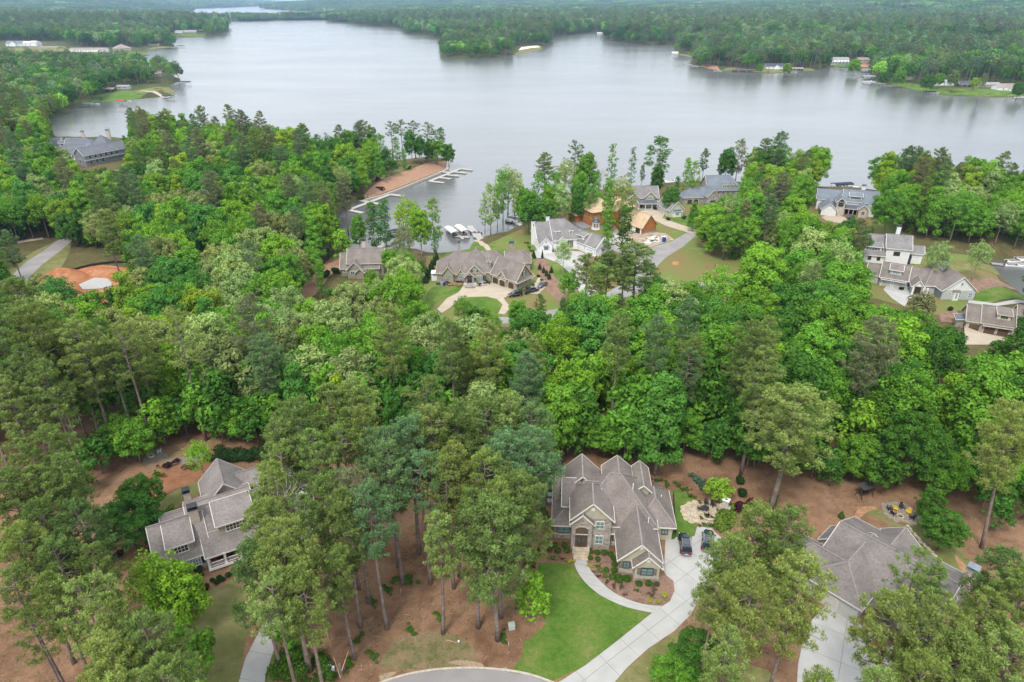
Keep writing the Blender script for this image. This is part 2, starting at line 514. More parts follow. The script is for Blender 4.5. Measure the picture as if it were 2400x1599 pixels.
def slabs(name, P, m, ang, sx, sy, zbase, thick=.05, gap=.05, sub='slab', org=None, jitter=.004, parent_mat=None):
    """a paved area (polygon P in metres) poured as separate slabs; the base is the joint colour"""
    base = MB().poly([(x, y, zbase) for x, y in P])
    bo = base.build(name, parent_mat or mat('joint_dark', (.22, .2, .17), .95, .1, 3), kind='structure')
    bm0 = bmesh.new(); f = bm0.faces.new([bm0.verts.new((x, y, 0)) for x, y in P]); bmesh.ops.triangulate(bm0, faces=[f])
    R = Matrix.Rotation(-ang, 4, 'Z'); bm0.transform(R)
    xs = [v.co.x for v in bm0.verts]; ys = [v.co.y for v in bm0.verts]
    ox, oy = (R @ Vector((*org, 0)))[:2] if org else (min(xs), min(ys))
    rnd = random.Random(5)
    i0, i1 = math.floor((min(xs) - ox) / sx), math.ceil((max(xs) - ox) / sx)
    j0, j1 = math.floor((min(ys) - oy) / sy), math.ceil((max(ys) - oy) / sy)
    for i in range(i0, i1):
        for j in range(j0, j1):
            b = bm0.copy()
            g = gap / 2
            for co, no in (((ox + i * sx + g, 0, 0), (-1, 0, 0)), ((ox + (i + 1) * sx - g, 0, 0), (1, 0, 0)), ((0, oy + j * sy + g, 0), (0, -1, 0)), ((0, oy + (j + 1) * sy - g, 0), (0, 1, 0))):
                bmesh.ops.bisect_plane(b, geom=b.verts[:] + b.edges[:] + b.faces[:], plane_co=co, plane_no=no, clear_outer=True)
            if b.faces and sum(fc.calc_area() for fc in b.faces) > .12:
                bmesh.ops.dissolve_limit(b, angle_limit=.01, verts=b.verts[:], edges=b.edges[:])
                for fc in b.faces:
                    if fc.normal.z < 0: fc.normal_flip()
                r = bmesh.ops.extrude_face_region(b, geom=b.faces[:])
                dz = thick + rnd.uniform(-jitter, jitter)
                for v in r['geom']:
                    if isinstance(v, bmesh.types.BMVert): v.co.z += dz
                b.transform(Matrix.Translation((0, 0, zbase)) @ R.inverted())
                bmesh.ops.recalc_face_normals(b, faces=b.faces[:])
                me = bpy.data.meshes.new(sub); b.to_mesh(me)
                new_obj(sub, me, bo, m)
            b.free()
    bm0.free()
    return bo
# ------------------------------------------------------------------ terrain and water
def build_terrain():
    ang = np.concatenate([np.linspace(-math.pi, math.radians(-47), 14, endpoint=False), np.linspace(math.radians(-47), math.radians(47), 270, endpoint=False), np.linspace(math.radians(47), math.pi, 14, endpoint=False)])
    rs = [8, 20, 35, 50]
    r = 60.0
    while r < 19000:
        rs.append(r); r *= 1.0125 if r < 1600 else 1.02
    rs = np.array(rs)
    na, nr = len(ang), len(rs)
    A, R = np.meshgrid(ang, rs)
    X = R * np.sin(A); Y = R * np.cos(A)
    Z = height(X, Y)
    V = np.concatenate([np.stack([X.ravel(), Y.ravel(), Z.ravel()], 1), [[0, 0, 0]]])
    i, j = np.meshgrid(np.arange(nr - 1), np.arange(na), indexing='ij')
    j2 = (j + 1) % na
    F = np.stack([i * na + j, (i + 1) * na + j, (i + 1) * na + j2, i * na + j2], -1).reshape(-1, 4)
    c = len(V) - 1
    me = bpy.data.meshes.new('ground')
    tri = [(c, k, (k + 1) % na) for k in range(na)]
    me.from_pydata(V.tolist(), [], F.tolist() + tri)
    me.update()
    if me.polygons[0].normal.z < 0:
        me.flip_normals()
    me.polygons.foreach_set('use_smooth', np.ones(len(me.polygons), bool))
    # material: pine straw on the near lots, darker floor under the far woods
    m = bpy.data.materials.new('ground'); m.use_nodes = True
    N, L = m.node_tree.nodes, m.node_tree.links
    def grp(src):
        # copy of the ground cover nodes of another material
        mp = {}
        for n in src.node_tree.nodes:
            if n.type in ('OUTPUT_MATERIAL',):
                continue
            q = N.new(n.bl_idname); mp[n] = q
            for k in ('operation', 'blend_type'):
                if hasattr(n, k): setattr(q, k, getattr(n, k))
            for a, b in zip(n.inputs, q.inputs):
                if hasattr(a, 'default_value'): b.default_value = a.default_value
            if n.type == 'VALTORGB':
                e = q.color_ramp.elements
                while len(e) < len(n.color_ramp.elements): e.new(.5)
                for a, b in zip(n.color_ramp.elements, e): b.position = a.position; b.color = a.color
        for l in src.node_tree.links:
            if l.to_node in mp and l.from_node in mp:
                L.new(mp[l.from_node].outputs[l.from_socket.name], mp[l.to_node].inputs[[x for x in range(len(l.to_node.inputs)) if l.to_node.inputs[x] == l.to_socket][0]])
        return [q for n, q in mp.items() if n.type == 'BSDF_PRINCIPLED'][0]
    out = [n for n in N if n.type == 'OUTPUT_MATERIAL'][0]
    for n in list(N):
        if n != out: N.remove(n)
    b1 = grp(M_STRAW); b2 = grp(M_FLOOR)
    at_ = N.new('ShaderNodeAttribute'); at_.attribute_name = 'wood'
    ms = N.new('ShaderNodeMixShader')
    L.new(at_.outputs['Fac'], ms.inputs['Fac']); L.new(b1.outputs[0], ms.inputs[1]); L.new(b2.outputs[0], ms.inputs[2]); L.new(ms.outputs[0], out.inputs['Surface'])
    Rv = np.hypot(V[:, 0], V[:, 1])
    wood = sstep(128, 150, V[:, 1]) * .75 + sstep(450, 600, Rv) * .25
    a = me.attributes.new('wood', 'FLOAT', 'POINT'); a.data.foreach_set('value', wood.astype(np.float32))
    new_obj('ground', me, None, m, 'structure')

build_terrain()

def build_water():
    m = bpy.data.materials.new('lake_water'); m.use_nodes = True
    N, L = m.node_tree.nodes, m.node_tree.links
    b = N['Principled BSDF']
    b.inputs['Base Color'].default_value = (.125, .128, .125, 1)
    b.inputs['Roughness'].default_value = .09
    b.inputs['IOR'].default_value = 1.62
    b.inputs['Specular IOR Level'].default_value = .5
    tc = N.new('ShaderNodeTexCoord')
    mp = N.new('ShaderNodeMapping'); mp.inputs['Rotation'].default_value = (0, 0, .35); mp.inputs['Scale'].default_value = (.6, 1.3, 1)
    L.new(tc.outputs['Object'], mp.inputs['Vector'])
    n1 = N.new('ShaderNodeTexNoise'); n1.inputs['Scale'].default_value = .55; n1.inputs['Detail'].default_value = 5; n1.inputs['Roughness'].default_value = .6
    n2 = N.new('ShaderNodeTexNoise'); n2.inputs['Scale'].default_value = .006; n2.inputs['Detail'].default_value = 4; n2.inputs['Roughness'].default_value = .55
    n3 = N.new('ShaderNodeTexNoise'); n3.inputs['Scale'].default_value = .05; n3.inputs['Detail'].default_value = 3
    for n in (n1, n2, n3): L.new(mp.outputs['Vector'], n.inputs['Vector'])
    mr = N.new('ShaderNodeMapRange'); mr.inputs['From Min'].default_value = .35; mr.inputs['From Max'].default_value = .65
    mr.inputs['To Min'].default_value = .15; mr.inputs['To Max'].default_value = .22
    L.new(n2.outputs['Fac'], mr.inputs['Value']); L.new(mr.outputs[0], b.inputs['Roughness'])
    ad = N.new('ShaderNodeMath'); ad.operation = 'MULTIPLY_ADD'; ad.inputs[1].default_value = 2.5
    L.new(n3.outputs['Fac'], ad.inputs[0]); L.new(n1.outputs['Fac'], ad.inputs[2])
    bp = N.new('ShaderNodeBump'); bp.inputs['Distance'].default_value = .10; bp.inputs['Strength'].default_value = .8
    L.new(ad.outputs[0], bp.inputs['Height']); L.new(bp.outputs['Normal'], b.inputs['Normal'])
    rr = [0, 200, 1000, 5000, 19500]
    V = [(0, 0, LAKE)]; F = []
    k = 48
    for r in rr[1:]:
        for j in range(k):
            V.append((r * math.cos(2 * math.pi * j / k), r * math.sin(2 * math.pi * j / k), LAKE))
    for j in range(k): F.append((0, 1 + j, 1 + (j + 1) % k))
    for i in range(len(rr) - 2):
        for j in range(k):
            F.append((1 + i * k + j, 1 + (i + 1) * k + j, 1 + (i + 1) * k + (j + 1) % k, 1 + i * k + (j + 1) % k))
    me = bpy.data.meshes.new('lake'); me.from_pydata(V, [], F); me.update()
    new_obj('lake', me, None, m, 'structure')

build_water()

# ------------------------------------------------------------------ trees
def leaf_material(name, inst):
    m = bpy.data.materials.new(name); m.use_nodes = True
    N, L = m.node_tree.nodes, m.node_tree.links
    out = [n for n in N if n.type == 'OUTPUT_MATERIAL'][0]
    for n in list(N):
        if n != out: N.remove(n)
    if inst:
        a = N.new('ShaderNodeAttribute'); a.attribute_type = 'INSTANCER'; a.attribute_name = 'tint'; c = a.outputs['Color']
    else:
        a = N.new('ShaderNodeObjectInfo'); c = a.outputs['Color']
    v = N.new('ShaderNodeAttribute'); v.attribute_name = 'tone'
    mx = N.new('ShaderNodeMixRGB'); mx.blend_type = 'MULTIPLY'; mx.inputs['Fac'].default_value = 1
    L.new(c, mx.inputs['Color1']); L.new(v.outputs['Fac'], mx.inputs['Color2'])
    d = N.new('ShaderNodeBsdfDiffuse'); t = N.new('ShaderNodeBsdfTranslucent'); s = N.new('ShaderNodeMixShader')
    L.new(mx.outputs['Color'], d.inputs['Color'])
    tw = N.new('ShaderNodeMixRGB'); tw.blend_type = 'MULTIPLY'; tw.inputs['Fac'].default_value = 1; tw.inputs['Color2'].default_value = (1.0, 1.15, .5, 1)
    L.new(mx.outputs['Color'], tw.inputs['Color1']); L.new(tw.outputs['Color'], t.inputs['Color'])
    s.inputs['Fac'].default_value = .14
    L.new(d.outputs[0], s.inputs[1]); L.new(t.outputs[0], s.inputs[2]); L.new(s.outputs[0], out.inputs['Surface'])
    return m

M_LEAF = leaf_material('leaves', False)
M_LEAFI = leaf_material('leaves_far', True)
M_BARK = mat('bark_grey', (.19, .155, .13), .95, .3, 1.5, .1, bump=.03, bscale=6)
M_BARKP = mat('bark_pine', (.21, .165, .14), .95, .3, 1.5, .1, bump=.04, bscale=5)
M_BARKL = mat('bark_pale', (.33, .30, .26), .95, .25, 1.5, .1, bump=.02, bscale=6)

def rand_dirs(rng, n):
    d = rng.normal(size=(n, 3)); return d / np.linalg.norm(d, axis=1, keepdims=True)

def cards(C, Nrm, size, rng, aspect=1.5):
    """leaf sprays: one small pointed quad for each centre"""
    n = len(C)
    r = rand_dirs(rng, n)
    t = np.cross(Nrm, r); t /= np.linalg.norm(t, axis=1, keepdims=True) + 1e-9
    b = np.cross(Nrm, t)
    s = np.asarray(size).reshape(-1, 1)
    V = np.stack([C - t * s * .5 * aspect, C - b * s * .5, C + t * s * .5 * aspect, C + b * s * .5], 1).reshape(-1, 3)
    F = np.arange(4 * n).reshape(n, 4)
    return V, F

def lobed_crown(rng, lobes, per_area, leaf, jit=.42, flat=.85):
    """lobes: list of (centre, radius). leaves sit on the shell of each lobe, thicker on top"""
    Cs, Ns, Ts, Sz = [], [], [], []
    for c, r in lobes:
        n = max(12, int(per_area * 4 * math.pi * r * r * .62))
        d = rand_dirs(rng, int(n * 1.5))
        keep = rng.random(len(d)) < (.30 + .70 * np.clip(d[:, 2] * .7 + .6, 0, 1))
        d = d[keep][:n]
        rad = r * (1 - .32 * rng.random(len(d)) ** 1.7) * (1 + .10 * np.sin(d[:, 0] * 7 + c[0]) + .10 * np.cos(d[:, 1] * 6 + c[1] * 2))
        p = d * rad[:, None] * np.array([1, 1, flat]) + np.array(c)
        Cs.append(p)
        nn = d + rng.normal(size=d.shape) * jit; nn[:, 2] += .25
        Ns.append(nn / np.linalg.norm(nn, axis=1, keepdims=True))
        lt = rng.uniform(.86, 1.14)
        Ts.append(lt * rng.uniform(.78, 1.22, len(d)))
        Sz.append(leaf * rng.uniform(.5, 1.5, len(d)))
    C = np.concatenate(Cs); Nn = np.concatenate(Ns); T = np.concatenate(Ts); S = np.concatenate(Sz)
    V, F = cards(C, Nn, S, rng)
    return V, F, T

def broad_lobes(rng, R, H, z0, n, lr=(1.2, 2.1), shape='round'):
    """lobe positions over a crown R wide (radius), H tall, starting z0 above the ground"""
    L = []
    gold = math.pi * (3 - math.sqrt(5))
    for i in range(n):
        t = (i + .5) / n
        zz = 1 - 1.75 * t                       # 1 .. -0.75
        ph = i * gold + rng.uniform(-.4, .4)
        if shape == 'cone':
            h = (zz + .75) / 1.75; rr = (1 - h) ** .7 * .95
            z = h * 2 - 1
        else:
            rr = math.sqrt(max(0, 1 - zz * zz)); z = zz
        k = rng.uniform(.62, 1.0)
        r = rng.uniform(*lr)
        L.append(((R * rr * k * math.cos(ph) + rng.normal() * .3, R * rr * k * math.sin(ph) + rng.normal() * .3, z0 + H * (.48 + .46 * z * k) + rng.normal() * .35), r))
    for i in range(n // 5):
        L.append(((rng.normal() * R * .3, rng.normal() * R * .3, z0 + H * rng.uniform(.35, .7)), rng.uniform(*lr) * 1.2))
    return L

def limb_mesh(rng, H, z0, R, r0=.28, nl=9, top=.8, lean=0.0, targets=None):
    b = MB()
    n = 7
    pts = []; rad = []
    ox = rng.normal() * .25; oy = rng.normal() * .25
    for i in range(n + 1):
        t = i / n
        pts.append((ox * math.sin(t * 3) + lean * t * H * .1, oy * math.sin(t * 2.4), -.4 + t * (H * top + .4)))
        rad.append(r0 * (1.25 if i == 0 else 1) * (1 - .78 * t))
    b.tube(pts, rad, 7)
    tg = targets or [((math.cos(a) * R * .75, math.sin(a) * R * .75, z0 + (H - z0) * rng.uniform(.2, .85)), 1) for a in rng.uniform(0, 2 * math.pi, nl)]
    for c, _ in tg[:nl]:
        h0 = max(z0 * .8, min(c[2] - .35 * math.hypot(c[0], c[1]) - .5, H * top * .93))
        t = h0 / (H * top)
        s = Vector((ox * math.sin(t * 3) + lean * t * H * .1, oy * math.sin(t * 2.4), h0))
        e = Vector(c); mid = s.lerp(e, .5) + Vector((rng.normal() * .2, rng.normal() * .2, -.12 * (e - s).length))
        rr = r0 * (1 - .78 * t) * .5
        b.tube([s, mid, e], [rr, rr * .6, rr * .2], 5, cap=False)
    return b

BROAD = {}     # variant -> (trunk mesh, crown mesh, height, radius)
def make_broad(key, seed, R, H, z0, n, leaf=.35, per=1.9, lr=(1.2, 2.1), shape='round', bark=None, r0=.28, jit=.42, store=None):
    rng = np.random.default_rng(seed)
    lob = broad_lobes(rng, R, H - z0, z0, n, lr, shape)
    V, F, T = lobed_crown(rng, lob, per, leaf, jit)
    me = np_mesh(key + '_crown', V, F, M_LEAF, {'tone': ('FACE', T)})
    tr = limb_mesh(rng, H, z0, R, r0, 12, .82, targets=[lob[i] for i in rng.permutation(len(lob))]).mesh(key + '_trunk', bark or M_BARK, True)
    BROAD[key] = (tr, me, H, R)

make_broad('round_a', 1, 6.4, 19, 2.5, 84, lr=(.9, 1.75), per=11)
make_broad('round_b', 2, 5.8, 20, 3.0, 72, lr=(1.0, 1.9), per=10.5)
make_broad('round_c', 3, 7.0, 18, 2.5, 96, lr=(.9, 1.6), per=11)
make_broad('tall_a', 4, 4.8, 22, 3.5, 70, lr=(.9, 1.6), per=11, bark=M_BARKL)
make_broad('tall_b', 5, 4.4, 21, 2.0, 64, lr=(.9, 1.6), per=11, shape='cone', bark=M_BARKL)
make_broad('oak_a', 6, 6.8, 19, 3.0, 110, leaf=.30, per=13, lr=(.75, 1.25))
make_broad('oak_b', 7, 6.0, 18, 3.0, 92, leaf=.30, per=13, lr=(.75, 1.3))
make_broad('loose_a', 8, 5.6, 21, 5.5, 62, leaf=.30, per=6, lr=(.8, 1.5), bark=M_BARKL)
make_broad('small_a', 9, 2.6, 8.5, 2.0, 26, leaf=.32, per=9, lr=(.7, 1.15), r0=.13)
make_broad('small_b', 10, 2.2, 9.5, 1.6, 26, leaf=.30, per=9, lr=(.6, 1.0), shape='cone', r0=.12)

def slender(key, seed, H, z0, n, spread, leaf=.36, per=5.5, lr=(.55, 1.15), bark=None, r0=.2):
    """a tall thin shoreline tree: tufts of leaves along a visible trunk and short limbs"""
    rng = np.random.default_rng(seed)
    lob = []
    for i in range(n):
        t = (i + rng.random()) / n
        a = i * 2.4 + rng.normal() * .5
        rad = spread * (.25 + .75 * math.sin(math.pi * min(1, .12 + .85 * t)) ** .8) * rng.uniform(.35, 1.1)
        lob.append(((math.cos(a) * rad, math.sin(a) * rad, z0 + (H - z0) * t), rng.uniform(*lr)))
    V, F, T = lobed_crown(rng, lob, per, leaf)
    me = np_mesh(key + '_crown', V, F, M_LEAF, {'tone': ('FACE', T)})
    tr = limb_mesh(rng, H, z0 * .5, spread, r0, n, .97, targets=lob).mesh(key + '_trunk', bark or M_BARKL, True)
    BROAD[key] = (tr, me, H, spread + .8)
slender('slender_a', 21, 23, 4, 34, 1.9)
slender('slender_b', 22, 24, 6, 46, 3.3, lr=(.7, 1.35))
slender('slender_c', 23, 20, 2, 44, 1.8, lr=(.7, 1.25))
slender('slender_d', 24, 22, 5, 34, 2.7, per=3.8, bark=M_BARKL)

# a leafless tree: limbs splitting into twigs
def bare(key, seed, H, R, levels=4):
    rng = np.random.default_rng(seed)
    b = MB()
    def grow(p, d, L, r, k):
        q = p + d * L
        b.tube([p, p.lerp(q, .5) + Vector(rng.normal(size=3) * L * .04), q], [r, r * .85, r * .7], 5 if k > 2 else 3, cap=False)
        if k == 0: return
        for _ in range(3 if k > 1 else 4):
            e = (d + Vector(rng.normal(size=3) * .5) + Vector((0, 0, .12))).normalized()
            grow(p.lerp(q, rng.uniform(.55, 1)), e, L * rng.uniform(.6, .8), r * .55, k - 1)
    grow(Vector((0, 0, -.3)), Vector((0, 0, 1)), H * .38, .2 * H / 14, levels)
    tr = b.mesh(key + '_trunk', mat('bark_bare', (.40, .34, .29), .95, .2, 2, .1), False)
    BROAD[key] = (tr, None, H, R)
bare('bare_a', 31, 15, 4)

PINE = {}
def make_pine(key, seed, H, z0, Rm, nl, tuft=.5, dens=1.0, blades=36, twist=.0):
    """loblolly pine: straight trunk, upswept limbs, rounded needle tufts towards their ends"""
    rng = np.random.default_rng(seed)
    b = MB()
    n = 8; ox, oy = rng.normal(size=2) * .35
    tx = lambda h: (ox * math.sin(h / H * 2.6), oy * math.sin(h / H * 2.2))
    pts = [(*tx(H * i / n), -.4 + (H + .2) * i / n) for i in range(n + 1)]
    b.tube(pts, [.30 * (1 - .86 * (i / n) ** 1.2) + (.06 if i == 0 else 0) for i in range(n + 1)], 8)
    TC, TS = [], []
    for i in range(nl):
        t = ((i + rng.random() * .9) / nl) ** .85
        h = z0 + (H - z0) * t * .985
        a = i * 2.39996 + rng.normal() * .35
        prof = math.sin(math.pi * min(.98, .16 + .80 * t)) ** .75 if t < .85 else (1.02 - t) / .17 * .62 + .10
        L = Rm * prof * rng.uniform(.5, 1.3) + .4
        if rng.random() < .16: continue
        rise = L * rng.uniform(.12, .42) * (0.4 + .9 * t)
        s = Vector((*tx(h), h)); d = Vector((math.cos(a), math.sin(a), 0))
        side = Vector((-d.y, d.x, 0))
        e = s + d * L + Vector((0, 0, rise)); m = s + d * L * .5 + Vector((0, 0, rise * .25)) + side * rng.normal() * .25
        rr = .055 + .018 * L
        b.tube([s, m, e], [rr, rr * .65, rr * .25], 4, cap=False)
        k = int((3 + L * 3.2) * dens)
        for _ in range(k):
            f = rng.uniform(.28, 1.05) ** .8
            q = s.lerp(m, f * 2) if f < .5 else m.lerp(e, f * 2 - 1)
            wsp = (.25 + .32 * L) * (1.15 - .5 * abs(f - .7))
            q = q + side * rng.normal() * wsp * .55 + Vector((0, 0, rng.normal() * .2 + .1))
            TC.append(q[:]); TS.append(tuft * rng.uniform(.7, 1.25))
    for _ in range(int(7 * dens)):
        TC.append((*[v + rng.normal() * .35 for v in tx(H)], H + rng.normal() * .35)); TS.append(tuft)
    TC = np.array(TC); TS = np.array(TS); nt = len(TC)
    # needle bundles: narrow triangles fanning out of each tuft centre, mostly upwards
    C = np.repeat(TC, blades, 0); S = np.repeat(TS, blades)
    d = rand_dirs(rng, len(C)); d[:, 2] = d[:, 2] * .8 + .22; d /= np.linalg.norm(d, axis=1, keepdims=True)
    r = rand_dirs(rng, len(C)); w = np.cross(d, r); w /= np.linalg.norm(w, axis=1, keepdims=True)
    ln = S * rng.uniform(.8, 1.15, len(C)); wd = S * rng.uniform(.13, .21, len(C))
    p0 = C + d * (S * .12)[:, None]
    V = np.stack([p0, C + d * (ln * .72)[:, None] + w * (wd * .5)[:, None], C + d * ln[:, None], C + d * (ln * .72)[:, None] - w * (wd * .5)[:, None]], 1).reshape(-1, 3)
    F = np.arange(len(V)).reshape(-1, 4)
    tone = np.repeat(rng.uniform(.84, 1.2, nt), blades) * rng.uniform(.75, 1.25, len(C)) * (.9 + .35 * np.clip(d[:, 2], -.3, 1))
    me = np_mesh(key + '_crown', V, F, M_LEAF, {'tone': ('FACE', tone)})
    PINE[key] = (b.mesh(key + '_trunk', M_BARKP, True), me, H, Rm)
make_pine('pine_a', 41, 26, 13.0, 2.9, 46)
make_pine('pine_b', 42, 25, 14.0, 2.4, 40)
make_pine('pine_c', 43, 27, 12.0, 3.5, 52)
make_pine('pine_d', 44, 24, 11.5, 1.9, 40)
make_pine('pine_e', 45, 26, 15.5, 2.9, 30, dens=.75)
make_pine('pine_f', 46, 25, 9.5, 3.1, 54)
ALLT = {**BROAD, **PINE}

CLR = {'bright': (.180, .345, .030), 'yellow': (.225, .350, .032), 'mid': (.130, .290, .032), 'deep': (.070, .175, .026), 'blue': (.088, .235, .040),
       'olive': (.245, .295, .095), 'pale': (.275, .375, .115), 'brown': (.200, .215, .095), 'pine': (.175, .245, .062), 'pinelt': (.220, .285, .075), 'pinedk': (.130, .200, .055),
       'pineblue': (.140, .235, .090), 'wine': (.06, .025, .028)}
CNAME = {'bright': 'bright green', 'yellow': 'yellow-green', 'mid': 'mid green', 'deep': 'deep green', 'blue': 'bluish green', 'olive': 'olive', 'pale': 'pale green',
         'brown': 'brownish green', 'pine': 'olive green', 'pinelt': 'light olive', 'pinedk': 'dark green', 'pineblue': 'grey-green', 'wine': 'wine red'}
SHAPE = {'round_a': 'broad domed', 'round_b': 'rounded', 'round_c': 'wide spreading', 'tall_a': 'tall oval', 'tall_b': 'pointed', 'oak_a': 'broad knobbly', 'oak_b': 'rounded knobbly',
         'loose_a': 'open airy', 'small_a': 'small round', 'small_b': 'small pointed', 'slender_a': 'thin columnar', 'slender_b': 'tall thin', 'slender_c': 'narrow leafy',
         'slender_d': 'thin sparse', 'bare_a': 'leafless', 'pine_a': 'full', 'pine_b': 'medium', 'pine_c': 'broad', 'pine_d': 'narrow', 'pine_e': 'high crowned', 'pine_f': 'long crowned'}
TREES = []     # (x, y, z, scale, rot, variant, colour key, label, group)
rt = random.Random(77)
def tint(ck, amt=.14):
    c = CLR[ck]; k = 1 + rt.uniform(-amt, amt); w = rt.uniform(-.08, .08)
    return (c[0] * k * (1 + w), c[1] * k, c[2] * k * (1 - w), 1)

def plant_tree(x, y, z, var, ck, sc, label, group=None, rz=None, lean=(0, 0), zs=None):
    tr, cr, H, R = ALLT[var]
    pine = var in PINE
    o = empty('pine_tree' if pine else 'broadleaf_tree', (x, y, z), rt.uniform(0, 6.28) if rz is None else rz)
    o.scale = (sc, sc, sc * (zs or 1))
    o.rotation_euler.x, o.rotation_euler.y = lean
    tag(o, label, 'tree', group)
    new_obj('trunk', tr, o)
    if cr:
        c = new_obj('crown', cr, o); c.color = tint(ck)
    return o
# ------------------------------------------------------------------ where trees may not hide the view (clearings, in photo pixels)
CLEAR = [
 [(1240, 1130), (1290, 1085), (1345, 1062), (1420, 1092), (1520, 1096), (1700, 1102), (1740, 1135), (1900, 1172), (1960, 1185), (2120, 1178), (2150, 1210), (2260, 1300), (2200, 1599), (1180, 1599), (1230, 1450), (1280, 1350), (1230, 1250)],
 [(330, 1310), (355, 1230), (380, 1160), (350, 1110), (430, 1060), (600, 1060), (640, 1080), (640, 1180), (600, 1330), (600, 1480), (560, 1599), (470, 1599), (430, 1480), (420, 1370)],
 [(985, 700), (985, 655), (1005, 590), (1100, 560), (1245, 575), (1300, 600), (1310, 660), (1290, 700), (1215, 725), (1190, 748), (1120, 735), (1050, 725)],
 [(795, 600), (810, 580), (880, 575), (900, 590), (895, 640), (830, 655), (800, 655)], [(690, 690), (740, 640), (800, 600), (800, 650), (735, 695)],
 [(790, 480), (830, 450), (900, 450), (960, 420), (1040, 385), (1060, 375), (1100, 380), (1140, 400), (1240, 470), (1215, 530), (1180, 560), (1100, 590), (1000, 595), (900, 590), (850, 590), (790, 580)],
 [(905, 400), (900, 300), (890, 265), (1070, 265), (1080, 400), (850, 480), (825, 470), (845, 430)],
 [(1130, 380), (1740, 330), (1750, 430), (1690, 450), (1620, 480), (1630, 520), (1590, 545), (1560, 575), (1545, 620), (1480, 680), (1330, 690), (1290, 620), (1225, 610), (1200, 500)],
 [(1905, 425), (2055, 435), (2055, 500), (1985, 510), (1910, 515)],
 [(2030, 580), (2060, 540), (2140, 585), (2290, 625), (2400, 640), (2400, 730), (2240, 735), (2130, 690), (2060, 690), (2020, 640)],
 [(2245, 715), (2400, 715), (2400, 825), (2320, 815), (2255, 800)],
 [(125, 315), (290, 325), (285, 385), (200, 395), (160, 360), (125, 350)],
 [(15, 650), (25, 610), (80, 580), (60, 560), (110, 555), (115, 600), (60, 650)], [(100, 655), (170, 625), (300, 630), (325, 645), (290, 675), (200, 680), (120, 672)],
 [(1535, 605), (1640, 610), (1840, 645), (1825, 668), (1700, 660), (1540, 632)], [(2100, 590), (2330, 620), (2420, 700), (2300, 700)],
 [(115, 280), (300, 280), (300, 322), (230, 322), (130, 318)],
]
NOBASE = [  # ground that holds houses, drives and lawns: no trunk may stand there
 [(985, 745), (985, 590), (1100, 560), (1240, 500), (1330, 455), (1560, 430), (1700, 440), (1640, 480), (1690, 525), (1640, 555), (1585, 590), (1560, 690), (1480, 700), (1480, 745)],
 [(1905, 430), (2060, 440), (2060, 530), (1890, 530)], [(2010, 560), (2150, 560), (2420, 590), (2420, 850), (2240, 830), (2200, 760), (2060, 720), (2010, 680)],
 [(110, 330), (290, 335), (300, 395), (190, 405), (110, 370)], [(-50, 680), (-50, 600), (60, 560), (150, 570), (330, 615), (330, 690), (180, 700), (60, 650)],
 [(795, 660), (790, 590), (880, 575), (980, 585), (975, 640)], [(690, 720), (720, 640), (800, 590), (800, 660)], [(1540, 700), (1540, 600), (1650, 600), (1850, 640), (1840, 700)],
 [(1640, 480), (1720, 435), (1770, 440), (1760, 475), (1700, 500)],
]
HOUSEPX = NOBASE

LAND = [('the left picture edge below the lake', 20, 330), ('the left picture edge above the grey road', 40, 480), ('the left picture edge by the pine stand', 20, 790), ('the inlet behind the slate barn', 100, 260), ('the grey-roofed house on the lower left', 470, 1200), ('the dark pine stand on the far left', 150, 950), ('the curved driveway of the lower left house', 640, 1180), ('the large stone-fronted house', 1400, 1180), ('the dark gravel path behind the left house', 370, 1060),
        ('the round stone patio', 1655, 1200), ('the yellow chairs', 2110, 1190), ('the lone pine in the cleared yard', 1820, 1080), ('the tan three-garage house', 1130, 630), ('the circular driveway', 1100, 700),
        ('the small lakeside house', 840, 610), ('the red clay building lot', 210, 650), ('the grey road on the far left', 60, 610), ('the slate-roofed barn', 225, 360), ('the wooded peninsula', 930, 380),
        ('the white farmhouse', 1320, 550), ('the orange unfinished house', 1410, 500), ('the roadside meadow', 1680, 650), ('the slate-roofed white house', 1970, 470), ('the white gabled house', 2090, 590),
        ('the long grey house', 2150, 660), ('the brown garage doors', 2320, 770), ('the wood centre', 1150, 850), ('the dense wood behind the patio', 1700, 900), ('the dense right-hand wood', 2150, 950), ('the left wood', 450, 550),
        ('the pale oaks by the shore path', 700, 560), ('the wood above the clay lot', 300, 480), ('the wood below the clay lot', 380, 780), ('the oaks in the wood middle', 760, 740), ('the wood between meadow and patio', 1600, 780),
        ('the left wood edge', 560, 920), ('the shore of the right bay', 2250, 470), ('the tall shore trees', 600, 330), ('the leafless tree', 730, 1130)]
def relation(u, v):
    best = min(LAND, key=lambda l: math.hypot(l[1] - u, (l[2] - v) * 1.25))
    du, dv = u - best[1], best[2] - v
    d = math.hypot(du, dv)
    if abs(du) > abs(dv): w = 'right of' if du > 0 else 'left of'
    else: w = 'beyond' if dv > 0 else 'this side of'
    q = 'close' if d < 55 else ('some way' if d < 130 else 'well')
    if w == 'beyond' and q == 'close': return 'just beyond ' + best[0]
    if w == 'this side of': return {'close': 'just in front of ', 'some way': 'in front of ', 'well': 'well in front of '}[q] + best[0]
    return {'close': 'just ', 'some way': '', 'well': 'well '}[q] + w + ' ' + best[0]

USED = {}
def tree_label(var, ck, sc, u, v, pine):
    base = '%s %s %s' % (CNAME[ck], SHAPE[var], 'pine' if pine else 'tree')
    lab = (base + ' ' + relation(u, v)).replace('high crowned', 'lofty')
    if lab in USED:
        for extra in (['larger'] if sc > 1.03 else ['smaller'] if sc < .93 else ['middling']):
            l2 = extra + ' ' + lab
            if l2 not in USED: lab = l2; break
        else:
            lab = extra + ' ' + lab
    USED[lab] = USED.get(lab, 0) + 1
    return lab

